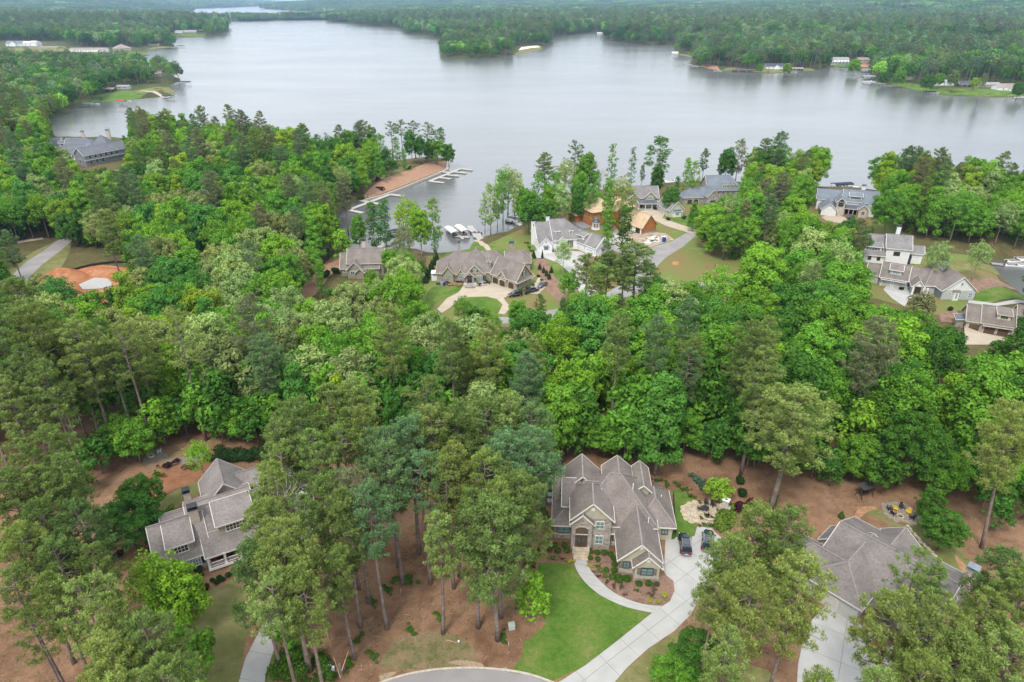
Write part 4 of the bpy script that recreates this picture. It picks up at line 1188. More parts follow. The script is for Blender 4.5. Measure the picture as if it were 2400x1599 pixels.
def far_fill(r0, r1, sp, kinds, scl):
    X, Y = ring(r0, r1, sp)
    # loose blue-noise: drop points whose grid cell is taken
    gx = np.floor(X / (sp * .8)).astype(int); gy = np.floor(Y / (sp * .8)).astype(int)
    _, idx = np.unique(gx * 100003 + gy, return_index=True)
    X, Y = X[idx], Y[idx]
    sdd = shore_dist(X, Y)
    k = sdd > 3 * scl
    # the main near wood is already planted
    k &= ~((np.hypot(X, Y) < 640) & inpoly(X, Y, MAIN) & (Y < 620))
    for P in YARDS: k &= ~inpoly(X, Y, P)
    X, Y, sdd = X[k], Y[k], sdd[k]
    Z = height(X, Y, sdd)
    nz = vnoise(X / (95 * scl ** .5), Y / (70 * scl ** .5), 31) * .6 + vnoise(X / 25, Y / 25, 33) * .4
    q = rf.random(len(X))
    west = (X < -60 * 1) & (np.hypot(X, Y) < 2500)
    for x, y, z, n, p, w, s_ in zip(X, Y, Z, nz, q, west, rf.uniform(.75, 1.4, len(X))):
        pinep = .62 if n < .55 else .3
        if w: pinep *= .5
        if p < pinep:
            c = CLR[('pinedk', 'pine', 'brown', 'pineblue')[int(p * 997) % 4]]; kd = kinds[1]
        else:
            c = CLR[('mid', 'bright', 'deep', 'blue', 'mid', 'deep', 'pale')[int(p * 991) % 7]] if (n > .42 or w) else CLR['deep' if int(p * 991) % 2 else 'mid']; kd = kinds[0]
        kk = rf.uniform(.72, 1.3) * (.7 + .7 * n) * (1.7 if rf.random() < .06 else 1)
        if w: s_ = min(s_, 1.0)
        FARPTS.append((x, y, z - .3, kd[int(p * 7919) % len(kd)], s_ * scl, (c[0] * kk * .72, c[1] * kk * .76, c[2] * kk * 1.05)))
# light versions of the crowns for the far shores
def lite(key, seed, R, H, z0, n, leaf, pine=False, count=1):
    rng = np.random.default_rng(seed)
    Vs, Fs, Ts = [], [], []; off = 0
    for q in range(count):
        cx, cy = (0, 0) if count == 1 else (rng.uniform(-22, 22), rng.uniform(-22, 22))
        hs = rng.uniform(.75, 1.2) if count > 1 else 1
        lob = broad_lobes(rng, R * hs, (H - z0) * hs, z0, n, (R * .28, R * .5), 'cone' if (pine and q % 2) else 'round')
        lob = [((c[0] + cx, c[1] + cy, c[2]), r) for c, r in lob]
        V, F, T = lobed_crown(rng, lob, .8 if count == 1 else .16, leaf, .5)
        Vs.append(V); Fs.append(F + off); Ts.append(T * rng.uniform(.85, 1.15)); off += len(V)
    V = np.concatenate(Vs); F = np.concatenate(Fs); T = np.concatenate(Ts)
    if count == 1:
        b = MB().tube([(0, 0, -1), (0, 0, z0 + (H - z0) * .6)], [.35, .15], 5)
        return V, F, T, b
    return V, F, T, None
src_col = bpy.data.collections.new('woodland_sources')
SRC = {}
def add_source(key, V, F, T, trunk):
    n0 = len(V)
    me = np_mesh('woodland_' + key, V, F, M_LEAFI, {'tone': ('FACE', T)})
    bm = bmesh.new(); bm.from_mesh(me)
    if trunk:
        t = bpy.data.meshes.new('tmp'); t.from_pydata(trunk.v, [], trunk.f) if isinstance(trunk, MB) else None
        n_before = len(bm.faces)
        bm.from_mesh(t if isinstance(trunk, MB) else trunk)
        bm.faces.ensure_lookup_table()
        for f in bm.faces[n_before:]: f.material_index = 1
        bm.to_mesh(me); me.materials.append(M_BARKP)
    bm.free()
    o = bpy.data.objects.new('s%02d_%s' % (len(SRC), key), me)
    src_col.objects.link(o)
    SRC[key] = len(SRC)
for key in sorted({f[3] for f in FARPTS}):
    tr, cr, H, R = ALLT[key]
    me = cr.copy(); me.materials.clear(); me.materials.append(M_LEAFI)
    bm = bmesh.new(); bm.from_mesh(me); nb0 = len(bm.faces); bm.from_mesh(tr); bm.faces.ensure_lookup_table()
    for f in bm.faces[nb0:]: f.material_index = 1
    bm.to_mesh(me); bm.free(); me.materials.append(M_BARKP)
    o = bpy.data.objects.new('s%02d_%s' % (len(SRC), key), me); src_col.objects.link(o); SRC[key] = len(SRC)
for key, args in {'fb1': (101, 5.8, 19, 5, 22, .85), 'fb2': (102, 5.0, 20, 5, 20, .8), 'fb3': (103, 6.6, 17, 4, 24, .9)}.items():
    add_source(key, *lite(key, *args))
for key, args in {'fp1': (104, 4.2, 25, 12, 18, .75), 'fp2': (105, 3.8, 23, 11, 16, .7)}.items():
    add_source(key, *lite(key, *args, pine=True))
add_source('cl1', *lite('cl1', 111, 6.5, 17, 3, 12, 2.2, count=16))
add_source('cl2', *lite('cl2', 112, 6.0, 20, 4, 12, 2.2, True, count=18))
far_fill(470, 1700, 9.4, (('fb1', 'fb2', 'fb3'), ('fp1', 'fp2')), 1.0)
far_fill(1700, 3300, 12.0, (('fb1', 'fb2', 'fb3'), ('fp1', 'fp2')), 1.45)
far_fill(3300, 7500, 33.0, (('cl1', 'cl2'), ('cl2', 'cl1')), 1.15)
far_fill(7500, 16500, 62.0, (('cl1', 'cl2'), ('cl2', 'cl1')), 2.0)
print('woodland instances', len(FARPTS))
def build_woodland():
    n = len(FARPTS)
    me = bpy.data.meshes.new('woodland')
    me.vertices.add(n)
    me.vertices.foreach_set('co', np.array([f[:3] for f in FARPTS], np.float32).ravel())
    for nm, tp, arr, key in (('vi', 'INT', np.array([SRC[f[3]] for f in FARPTS], np.int32), 'value'), ('rz', 'FLOAT', rf.uniform(0, 6.28, n).astype(np.float32), 'value'),
                             ('sc', 'FLOAT', np.array([f[4] for f in FARPTS], np.float32), 'value')):
        a = me.attributes.new(nm, tp, 'POINT'); a.data.foreach_set(key, arr)
    a = me.attributes.new('tint', 'FLOAT_COLOR', 'POINT')
    a.data.foreach_set('color', np.array([(*f[5], 1) for f in FARPTS], np.float32).ravel())
    me.update()
    o = bpy.data.objects.new('woodland', me); COL.objects.link(o); o['kind'] = 'stuff'
    o['label'] = 'unbroken mixed woodland covering the far shores and hills'
    g = bpy.data.node_groups.new('woodland', 'GeometryNodeTree')
    g.interface.new_socket('Geometry', in_out='INPUT', socket_type='NodeSocketGeometry')
    g.interface.new_socket('Geometry', in_out='OUTPUT', socket_type='NodeSocketGeometry')
    N, L = g.nodes, g.links
    gi = N.new('NodeGroupInput'); go = N.new('NodeGroupOutput')
    ci = N.new('GeometryNodeCollectionInfo'); ci.inputs['Collection'].default_value = src_col
    ci.inputs['Separate Children'].default_value = True; ci.inputs['Reset Children'].default_value = True
    ip = N.new('GeometryNodeInstanceOnPoints'); ip.inputs['Pick Instance'].default_value = True
    def na(name, tp):
        q = N.new('GeometryNodeInputNamedAttribute'); q.data_type = tp; q.inputs['Name'].default_value = name
        return [s for s in q.outputs if s.enabled][0]
    cx = N.new('ShaderNodeCombineXYZ')
    L.new(na('rz', 'FLOAT'), cx.inputs['Z'])
    L.new(gi.outputs[0], ip.inputs['Points']); L.new(ci.outputs[0], ip.inputs['Instance']); L.new(na('vi', 'INT'), ip.inputs['Instance Index'])
    L.new(cx.outputs[0], ip.inputs['Rotation']); L.new(na('sc', 'FLOAT'), ip.inputs['Scale'])
    L.new(ip.outputs[0], go.inputs[0])
    md = o.modifiers.new('woodland', 'NODES'); md.node_group = g
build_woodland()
# ------------------------------------------------------------------ house building
M_ROOF = shingle_mat('shingles_taupe', (.232, .197, .176))
M_ROOFN = shingle_mat('shingles_umber', (.205, .182, .168))
M_ROOFG = shingle_mat('shingles_grey', (.235, .222, .215))
M_ROOFD = shingle_mat('shingles_slate', (.175, .185, .21), .12)
M_SLATE = shingle_mat('slate_blue_grey', (.20, .225, .26), .12)
M_OSB = mat('roof_sheathing', (.56, .40, .24), .85, .12, .8, .2, col2=(.62, .47, .31))
M_SHEATH = mat('orange_sheathing', (.46, .165, .035), .7, .12, 1.2, .25)
M_MEMB = mat('grey_membrane', (.26, .26, .28), .7, .1, .7, .3)
M_METAL = mat('dark_metal_roof', (.10, .115, .14), .4, .1, 1.5, .5)
M_COPPER = mat('bronze_metal_roof', (.19, .17, .16), .45, .12, 1.5, .5)
M_CREAM = siding_mat('cream_siding', (.56, .53, .40), 'Z', 26)
M_TAN = siding_mat('tan_siding', (.40, .35, .27), 'Z', 26)
M_TAN2 = siding_mat('khaki_siding', (.33, .30, .235), 'Z', 26)
M_GREYS = siding_mat('light_grey_siding', (.50, .51, .51), 'X', 16)
M_GREY2 = siding_mat('blue_grey_siding', (.27, .285, .31), 'Z', 26)
M_WHITE = siding_mat('white_board_siding', (.80, .80, .79), 'X', 16)
M_WHITEB = mat('white_painted_brick', (.76, .755, .74), .8, .05, 2.5, .25, bump=.01)
M_TRIM = mat('white_trim', (.80, .79, .76), .5, .04, 2, .35)
M_CTRIM = mat('cream_trim', (.66, .62, .50), .5, .04, 2, .35)
M_STONE = stone_mat('fieldstone', (.20, .165, .14), (.47, .40, .34), 2.2)
M_STONE2 = stone_mat('grey_fieldstone', (.22, .20, .19), (.42, .39, .37), 1.6)
M_STONEL = stone_mat('pale_stone', (.45, .37, .29), (.66, .57, .46), 1.8)
M_FLAG = mat('flagstone', (.50, .42, .30), .85, .22, 1.3, .2, bump=.01, detail=6)
M_BRICK = stone_mat('brown_brick', (.24, .16, .12), (.40, .29, .23), 5.0)
M_DARKW = mat('dark_brown_wood', (.075, .048, .035), .5, .2, 2, .35)
M_SHUT = mat('brown_shutter', (.20, .165, .14), .6, .1, 3, .3)
M_SHUTB = mat('navy_shutter', (.02, .03, .05), .5, .1, 3, .4)
M_SHUTG = mat('dark_green_shutter', (.035, .065, .06), .5, .1, 3, .4)
M_BLACK = mat('black_metal', (.02, .022, .026), .4, .15, 2, .5)
M_GLASS = mat('window_glass', (.035, .05, .055), .06, .3, .4, .7, coat=.5)
M_GLASSL = mat('curtained_glass', (.17, .27, .26), .12, .25, .9, .7, coat=.5)
M_CHIM = stone_mat('chimney_brick', (.40, .30, .25), (.56, .46, .39), 4.5)
M_DOORW = mat('white_garage_door', (.74, .73, .71), .5, .04, 2, .35)
M_DOORG = mat('grey_garage_door', (.47, .45, .42), .5, .05, 2, .35)
M_DECK = mat('deck_boards', (.42, .40, .36), .8, .15, 2, .2)
M_RED = mat('brick_red_porch', (.30, .07, .04), .7, .12, 1.5, .3)

_wc = {}
def win_mesh(w, h, n, m, fr, arch=False):
    k = (round(w, 2), round(h, 2), n, m, fr.name, arch)
    if k in _wc: return _wc[k]
    b = MB(); t = .09 if w < 1.6 else .11; d = .09
    b.box(-w / 2 - t, -d, -t, w / 2 + t, .02, 0); b.box(-w / 2 - t, -d, h, w / 2 + t, .02, h + t * 1.3)
    b.box(-w / 2 - t, -d, 0, -w / 2, .02, h); b.box(w / 2, -d, 0, w / 2 + t, .02, h)
    for i in range(1, n):
        x = -w / 2 + w * i / n; b.box(x - .03, -d * .7, 0, x + .03, .01, h)
    for j in range(1, m):
        z = h * j / m; b.box(-w / 2, -d * .65, z - .025, w / 2, .008, z + .025)
    fm = b.mesh('window', fr)
    p = MB().box(-w / 2, -.03, 0, w / 2, .005, h)
    if arch:
        seg = [(math.cos(math.pi * i / 10) * w / 2, -.03, h + t * .6 + math.sin(math.pi * i / 10) * w * .42) for i in range(11)]
        p.prism(seg, (0, .03, 0))
        a = MB(); a.v, a.f = list(b.v), list(b.f)
        for i in range(10):
            q0, q1 = seg[i], seg[i + 1]
            a.beam((q0[0] * 1.06, -.05, q0[2] + .05), (q1[0] * 1.06, -.05, q1[2] + .05), .1, .1)
        fm = a.mesh('window', fr)
    _wc[k] = (fm, p)
    return _wc[k]

class House:
    FACE = {'S': (0, -1, 0.0), 'E': (1, 0, math.pi / 2), 'N': (0, 1, math.pi), 'W': (-1, 0, -math.pi / 2)}
    def __init__(s, name, org, yaw, label, cat='house', group=None, roof=None, trim=None, wall=None, glass=None):
        s.r = empty(name, org, math.radians(yaw)); tag(s.r, label, cat, group)
        s.roofm, s.trimm, s.wallm, s.glass = roof or M_ROOF, trim or M_TRIM, wall or M_CREAM, glass or M_GLASS
        s.k = 0; s.M = Matrix.Identity(4)
    def sub(s, x, y, yaw, z=0.0):
        """a frame turned inside the same house, for a wing built at another angle"""
        n = object.__new__(House); n.__dict__.update(s.__dict__)
        n.M = s.M @ Matrix.Translation((x, y, z)) @ Matrix.Rotation(math.radians(yaw), 4, 'Z'); n.k = s.k + 7
        return n
    def subw(s, X, Y, yaw):
        """same, from a world position and world angle"""
        ry = s.r.rotation_euler.z; dx, dy = X - s.r.location.x, Y - s.r.location.y
        return s.sub(dx * math.cos(ry) + dy * math.sin(ry), -dx * math.sin(ry) + dy * math.cos(ry), yaw - math.degrees(ry))
    def put(s, o, x, y, z, rz):
        o.matrix_local = s.M @ Matrix.Translation((x, y, z)) @ Matrix.Rotation(rz, 4, 'Z')
        return o
    def part(s, mb, name, m, smooth=False):
        o = mb.build(name, m, s.r, smooth); o.matrix_local = s.M
        return o
    def roofpiece(s, P, faces, th=.2, m=None):
        """top surface given by points and faces; closed below, with a fascia board round the edge"""
        b = MB(); n = len(P)
        b.v = [tuple(p) for p in P] + [(p[0], p[1], p[2] - th) for p in P]
        b.f = [tuple(f) for f in faces] + [tuple(n + i for i in reversed(f)) for f in faces]
        ed = {}
        for f in faces:
            for i in range(len(f)):
                a, c = f[i], f[(i + 1) % len(f)]
                ed[(a, c)] = 1
        rim = [(a, c) for (a, c) in ed if (c, a) not in ed]
        for a, c in rim: b.f.append((a, n + a, n + c, c))
        ro = s.part(b, 'roof', m or s.roofm)
        t = MB()
        for a, c in rim:
            A, C = Vector(P[a]), Vector(P[c]); d = (C - A); d.z = 0
            if d.length < .05: continue
            o = Vector((d.y, -d.x, 0)).normalized() * .02
            t.beam(A + o + Vector((0, 0, -.10)), C + o + Vector((0, 0, -.10)), .11, .20)
        to = t.build('fascia', s.trimm, ro)
        hips = MB(); cnt = 0
        for (a, c) in ed:
            if (c, a) in ed and a < c:
                A, C = Vector(P[a]), Vector(P[c])
                hips.beam(A + Vector((0, 0, .02)), C + Vector((0, 0, .02)), .26, .05); cnt += 1
        if cnt: hips.build('ridge_cap', mat('ridge_caps_' + (m or s.roofm).name, tuple(np.clip(np.array({'shingles_taupe': (.265, .23, .215), 'shingles_grey': (.25, .24, .23), 'shingles_slate': (.19, .20, .225), 'slate_blue_grey': (.21, .235, .27), 'shingles_warm_grey': (.22, .19, .18), 'shingles_umber': (.235, .21, .195)}.get((m or s.roofm).name, (.45, .36, .26))), 0, 1)), .85, .12, 2, .2), ro)
        return ro
    def wing(s, x0, y0, x1, y1, e, axis='y', ends=('gable', 'gable'), pitch=1.0, oh=.45, z0=0.0, wall=None, roof=None, base=None, gablewall=None, nowall=False):
        """rectangular wing. axis: direction of the ridge; ends: low-coordinate end, high-coordinate end"""
        s.k += 1; eps = .004 * s.k
        wall = wall or s.wallm
        if axis == 'x': f = lambda a, b, z: (b, a, z); A0, A1, B0, B1 = y0, y1, x0, x1
        else: f = lambda a, b, z: (a, b, z); A0, A1, B0, B1 = x0, x1, y0, y1
        w = A1 - A0; half = w / 2 + oh; m = (A0 + A1) / 2
        zr = e + pitch * w / 2 + .12; ze = e - pitch * oh + .12
        L0 = B0 - oh; L1 = B1 + oh
        i0 = half if ends[0] == 'hip' else 0; i1 = half if ends[1] == 'hip' else 0
        tot = L1 - L0
        if i0 + i1 > tot:
            if i0 and i1: zr = ze + pitch * tot / 2 if tot / 2 < half else zr; i0 = i1 = tot / 2
            elif i0: i0 = tot
            else: i1 = tot
        R0, R1 = L0 + i0, L1 - i1
        P = [f(A0 - oh, L0, ze), f(A1 + oh, L0, ze), f(A1 + oh, L1, ze), f(A0 - oh, L1, ze), f(m, R0, zr), f(m, R1, zr)]
        F = [(0, 4, 5, 3), (1, 2, 5, 4)]
        if ends[0] == 'hip': F.append((0, 1, 4))
        if ends[1] == 'hip': F.append((2, 3, 5))
        if R1 - R0 < .02:
            P[5] = P[4]; P = P[:5]; F = [(0, 4, 3), (1, 2, 4), (0, 1, 4), (2, 3, 4)]
        if axis == 'x': F = [tuple(reversed(q)) for q in F]
        s.roofpiece([(p[0], p[1], p[2] + eps) for p in P], [tuple(reversed(q)) if False else q for q in F], m=roof)
        if not nowall:
            b = MB().box(x0 + eps, y0 + eps, z0 - 1.2, x1 - eps, y1 - eps, e)
            for end, bb in ((ends[0], B0), (ends[1], B1)):
                if end == 'gable' and not gablewall:
                    t = .25 if bb == B0 else -.25
                    g = [f(A0 + eps, bb, e - .01), f(A1 - eps, bb, e - .01), f(m, bb, e + pitch * w / 2 - .02)]
                    b.prism(g, tuple(np.array(f(0, t, 0))))
            s.part(b, 'wall', wall)
            if gablewall:
                for end, bb in ((ends[0], B0), (ends[1], B1)):
                    if end == 'gable':
                        t = .22 if bb == B0 else -.22; o = -.03 if bb == B0 else .03
                        g = MB().prism([f(A0, bb + o, e - .2), f(A1, bb + o, e - .2), f(m, bb + o, e + pitch * w / 2 - .03)], tuple(np.array(f(0, t, 0))))
                        s.part(g, 'gable', gablewall)
            if base:
                bm_, bh = base
                s.part(MB().box(x0 - .07, y0 - .07, z0 - 1.2, x1 + .07, y1 + .07, z0 + bh), 'foundation', bm_)
        return zr
    def win(s, x, y, z, w, h, face='S', n=2, m=2, sh=None, fr=None, glass=None, arch=False, label=None):
        dx, dy, rz = s.FACE[face]
        fm, p = win_mesh(w, h, n, m, fr or s.trimm, arch)
        o = s.put(new_obj('window', fm, s.r), x + dx * .012, y + dy * .012, z, rz)
        g = glass or s.glass
        key = ('p', id(p), g.name)
        if key not in _wc: _wc[key] = p.mesh('pane', g)
        new_obj('pane', _wc[key], o)
        if sh:
            k = ('s', round(h, 2), round(w, 2), sh.name)
            if k not in _wc: _wc[k] = MB().box(-.24, -.07, -.02, .24, .01, h + .02).mesh('shutter', sh)
            for q in (-1, 1):
                so = new_obj('shutter', _wc[k], o); so.location = (q * (w / 2 + .36), 0, 0)
        return o
    def gdoor(s, x, y, z, w, h, face='S', m=None, arch=True, lites=True):
        dx, dy, rz = s.FACE[face]
        b = MB(); rows = 4
        for j in range(rows): b.box(-w / 2, -.05, h * j / rows + .02, w / 2, .02, h * (j + 1) / rows - .02)
        d = s.put(b.build('garage_door', m or M_DARKW, s.r), x + dx * .02, y + dy * .02, z, rz)
        t = MB().box(-w / 2 - .16, -.09, -.02, -w / 2, .01, h + .02); t.box(w / 2, -.09, -.02, w / 2 + .16, .01, h + .02); t.box(-w / 2 - .16, -.09, h, w / 2 + .16, .01, h + .18)
        if arch:
            c = MB().poly([(-w / 2, -.06, h)] + [(-w / 2 + w * i / 8, -.06, h - .35 * (abs(i / 4 - 1) ** 2)) for i in range(9)] + [(w / 2, -.06, h)])
            c.build('arch_trim', s.trimm, d)
        t.build('door_frame', s.trimm, d)
        return d
    def door(s, x, y, z, w, h, face='S', m=None, glass=True):
        dx, dy, rz = s.FACE[face]
        d = s.put(MB().box(-w / 2, -.06, 0, -.015, .01, h).box(.015, -.06, 0, w / 2, .01, h).build('door', m or M_DARKW, s.r), x + dx * .015, y + dy * .015, z, rz)
        if glass:
            MB().box(-w / 2 + .15, -.075, h * .45, -.12, -.05, h * .85).box(.12, -.075, h * .45, w / 2 - .15, -.05, h * .85).build('door_glass', M_GLASS, d)
        return d
    def chimney(s, x, y, z0, z1, w=1.1, d=.9, m=None, cap=None):
        c = MB().box(x - w / 2, y - d / 2, z0, x + w / 2, y + d / 2, z1).box(x - w / 2 - .08, y - d / 2 - .08, z1 - .25, x + w / 2 + .08, y + d / 2 + .08, z1 - .1); c = s.part(c, 'chimney', m or M_CHIM)
        b = MB().box(x - w / 2 - .12, y - d / 2 - .12, z1 + .002, x + w / 2 + .12, y + d / 2 + .12, z1 + .12)
        for a in (-1, 1):
            for e in (-1, 1): b.box(x + a * w * .42 - .05, y + e * d * .4 - .05, z1 + .12, x + a * w * .42 + .05, y + e * d * .4 + .05, z1 + .5)
        b.box(x - w / 2 - .1, y - d / 2 - .1, z1 + .5, x + w / 2 + .1, y + d / 2 + .1, z1 + .6)
        b.build('chimney_cap', cap or M_BLACK, c)
    def shed(s, x0, x1, yf, yb, zf, zb, zbot, side='S', n=3, sh=None, fr=None, ww=None, wall=None, m2=2, roof=None):
        """shed dormer facing -y: front wall at yf from zbot to zf, roof rising back to zb at yb"""
        b = MB().prism([(x0, yf, zbot), (x0, yf, zf - .05), (x0, yb, zb - .05), (x0, yb, zbot)], (x1 - x0, 0, 0))
        s.part(b, 'dormer_wall', wall or s.wallm)
        sl = (zb - zf) / (yb - yf); o = .4
        s.roofpiece([(x0 - .35, yf - o, zf - sl * o + .1), (x1 + .35, yf - o, zf - sl * o + .1), (x1 + .35, yb, zb + .1), (x0 - .35, yb, zb + .1)], [(0, 1, 2, 3)], .16, m=roof)
        w = ww or (x1 - x0) * .72
        s.win((x0 + x1) / 2, yf, zf - (1.75 if zf - zbot > 2.2 else 1.32), w, 1.15 if zf - zbot > 2.2 else .9 if zf - zbot > 1.3 else .6, 'S', n, m2, sh, fr)
    def column(s, x, y, z0, z1, w=.3, m=None):
        s.part(MB().box(x - w / 2, y - w / 2, z0, x + w / 2, y + w / 2, z1).box(x - w / 2 - .06, y - w / 2 - .06, z0, x + w / 2 + .06, y + w / 2 + .06, z0 + .35), 'column', m or s.trimm)

# ================================================================== 1. the large stone-fronted house
h = House('stone_fronted_house', (0, 0, 0), 0, 'large cream and stone house with brown steep roofs above the curved white walk', roof=M_ROOF, trim=mat('cream_white_trim', (.72, .69, .60), .5, .04, 2, .35), wall=M_CREAM, glass=M_GLASSL)
O1 = Vector((17.0, 78.0, 0)); h.r.location = O1; h.r.rotation_euler.z = math.radians(-4.0)
def L1(x, y): return (x - 17.0, y - 78.0)
def W1(x0, y0, x1, y1, *a, **k): return h.wing(x0 - 17.0, y0 - 78.0, x1 - 17.0, y1 - 78.0, *a, **k)
W1(10.0, 82.0, 23.0, 93.2, 4.3, 'x', ('hip', 'hip'), 1.0)                       # main hipped body
W1(6.7, 82.6, 15.0, 92.2, 3.4, 'x', ('hip', 'gable'), 1.0, base=(M_STONE, .7))  # left wing
W1(9.55, 80.5, 15.75, 88.2, 6.6, 'y', ('gable', 'hip'), 1.0, wall=M_STONE, gablewall=M_CREAM)   # tower over the entry
W1(9.40, 79.9, 12.75, 82.4, 6.0, 'y', ('gable', 'gable'), 1.0, wall=M_STONE, oh=.35)  # entry gable
W1(7.6, 88.2, 14.8, 93.6, 5.2, 'y', ('gable', 'gable'), 1.0)                    # back left gable
W1(15.2, 88.0, 19.6, 93.9, 6.6, 'y', ('gable', 'gable'), .9)
W1(20.3, 88.2, 22.6, 94.1, 6.4, 'y', ('gable', 'gable'), .95)
W1(20.4, 83.3, 26.2, 92.0, 3.4, 'y', ('hip', 'hip'), 1.0)                     # right rear wing
W1(15.7, 81.4, 19.0, 86.0, 3.3, 'x', ('gable', 'gable'), 1.0, base=(M_STONE, .7))   # link with small window
W1(16.9, 75.5, 23.0, 88.5, 3.4, 'y', ('gable', 'hip'), 1.0, base=(M_STONE, .4))        # garage wing
W1(19.1, 74.3, 22.94, 77.0, 3.2, 'y', ('gable', 'gable'), 1.0, base=(M_STONE, .5), oh=.4)  # bump-out
S_ = M_SHUT
dk = mat('dark_window_frame', (.06, .05, .045), .5, .1, 2, .3)
h.win(*L1(8.25, 82.6), 1.25, 1.9, 1.35, 'S', 2, 2, S_, dk)
h.win(*L1(16.75, 81.4), 1.2, .95, 1.3, 'S', 2, 2, S_, dk)
h.win(*L1(13.95, 80.5), 1.2, 1.15, 1.6, 'S', 2, 2, None)
h.win(*L1(13.95, 80.5), 4.4, 1.15, 1.4, 'S', 2, 2, None)
h.win(*L1(17.95, 75.5), 1.3, .9, 1.2, 'S', 2, 2, S_, dk)
h.win(*L1(21.0, 74.3), 1.3, 1.75, 1.25, 'S', 2, 2, S_, dk)
h.win(*L1(24.9, 83.3), 1.3, .9, 1.5, 'S', 2, 2, None, dk)
# entry: double doors under an arch, the recess shade painted as a dark panel
x_, y_ = L1(11.05, 79.9)
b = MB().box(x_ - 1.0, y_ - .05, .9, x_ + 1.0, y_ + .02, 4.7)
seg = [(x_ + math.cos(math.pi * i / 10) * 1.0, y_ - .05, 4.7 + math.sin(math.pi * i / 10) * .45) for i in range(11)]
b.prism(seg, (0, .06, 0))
h.part(b, 'entry_shade_panel', mat('shaded_brown_plaster', (.12, .085, .06), .8, .1, 2, .2))
h.door(x_, y_ - .06, .95, 1.5, 2.4)
h.part(MB().box(x_ - 1.0, y_ - .1, 3.5, x_ + 1.0, y_ - .03, 3.65), 'transom', M_CTRIM)
ar = MB()
for i in range(10):
    ar.beam((seg[i][0], y_ - .1, seg[i][2] + .12), (seg[i + 1][0], y_ - .1, seg[i + 1][2] + .12), .1, .24)
h.part(ar, 'arch', M_STONEL)
for gx, gy, gz_ in ((12.65, 80.42, 8.4), (21.02, 74.25, 4.25), (19.95, 75.42, 5.65)):
    x2, y2 = L1(gx, gy); h.part(MB().box(x2 - .28, y2 - .12, gz_ - .3, x2 + .28, y2, gz_ + .32), 'gable_vent', h.trimm)
for k in range(5):
    st_ = MB().box(x_ - 1.15, y_ - .5 - .42 * k, -.05, x_ + 1.15, y_ - .08 - .42 * k, .92 - .18 * k); h.part(st_, 'step', M_FLAG)
h.part(MB().box(x_ - 1.35, y_ - 1.1, 0, x_ - 1.152, y_ - .05, 1.1).box(x_ + 1.152, y_ - 1.1, 0, x_ + 1.35, y_ - .05, 1.1), 'step_wall', M_STONEL)
h.chimney(*L1(7.0, 88.2), 0, 10.2, 1.0, 1.5)
# dormer facing the left roof slope
h.shed(-8.9, -6.6, 6.5, 10.5, 5.6, 7.9, 4.2, n=1, ww=.01)
h.part(MB().box(*L1(22.9, 92.6), 0, L1(25.4, 0)[0], L1(0, 94.4)[1], 2.6), 'porch_roof', M_METAL)
for bx, by, bz in ((16.9, 75.4, 3.0), (19.0, 74.2, 2.9), (22.9, 74.2, 2.9), (15.7, 80.4, 6.1), (9.6, 79.8, 5.6), (12.7, 79.8, 5.6)):
    x2, y2 = L1(bx, by); h.part(MB().prism([(x2, y2, bz), (x2, y2 - .5, bz + .5), (x2, y2, bz + .6)], (.14, 0, 0)), 'bracket', M_SHUT)
for vx, vy, vz in ((14.2, 85.6, 8.0), (19.4, 86.0, 9.0), (21.8, 82.0, 5.6), (24.6, 88.0, 5.2)):
    x2, y2 = L1(vx, vy); h.part(MB().tube([(x2, y2, vz - 1.5), (x2, y2, vz + .3)], [.09, .09], 8), 'roof_vent', M_TRIM)
H1 = h.r

# ================================================================== 2. grey-roofed house, lower left
h = House('dormered_house', (-48.0, 80.2, 0), 29.0, 'grey-roofed house with shed dormers, navy shutters and an open white-railed porch', roof=shingle_mat('shingles_warm_grey', (.25, .22, .205)), trim=mat('off_white_trim', (.62, .59, .54), .5, .05, 2, .3), wall=mat('greige_siding', (.36, .33, .28), .7, .06, 2, .3))
# local frame: x along the front, y to the back
h.wing(-8.3, -2.8, -1.2, 5.8, 3.4, 'x', ('gable', 'gable'), 1.0, base=(M_BRICK, .5))          # left part
h.wing(-1.6, -1.2, 11.0, 5.7, 4.8, 'x', ('gable', 'gable'), .95, base=(M_BRICK, .5))
# porch roof sweeps down in front of the right part
h.roofpiece([(-1.9, -4.2, 2.9), (6.6, -4.2, 2.9), (6.6, -1.0, 5.15), (-1.9, -1.0, 5.15)], [(0, 1, 2, 3)], .18)
h.wing(-6.8, 5.4, -2.6, 8.4, 4.0, 'x', ('gable', 'gable'), .5)
h.wing(-3.0, 5.2, 6.6, 9.4, 4.4, 'x', ('gable', 'gable'), .45)
h.wing(-.2, 8.2, 6.6, 15.2, 3.6, 'y', ('gable', 'gable'), 1.0)
h.wing(5.0, 10.4, 10.4, 14.6, 3.5, 'x', ('gable', 'gable'), .7)
h.wing(-8.9, -1.6, -8.2, 1.2, 2.6, 'y', ('gable', 'gable'), .8, oh=.25)
h.shed(-6.4, -3.0, -2.3, 1.6, 5.9, 7.6, 3.6, n=4, ww=1.9, fr=M_TRIM)
h.shed(.9, 6.2, -2.1, 2.2, 6.9, 8.3, 4.0, n=6, ww=3.0, fr=M_TRIM)
h.shed(8.2, 10.6, -.6, 3.0, 6.6, 8.0, 5.0, n=2, ww=1.5, fr=M_TRIM)
h.chimney(-1.9, .8, 3, 9.3, 1.3, 1.1)
h.chimney(-2.6, 9.6, 0, 6.4, 1.0, 1.0)
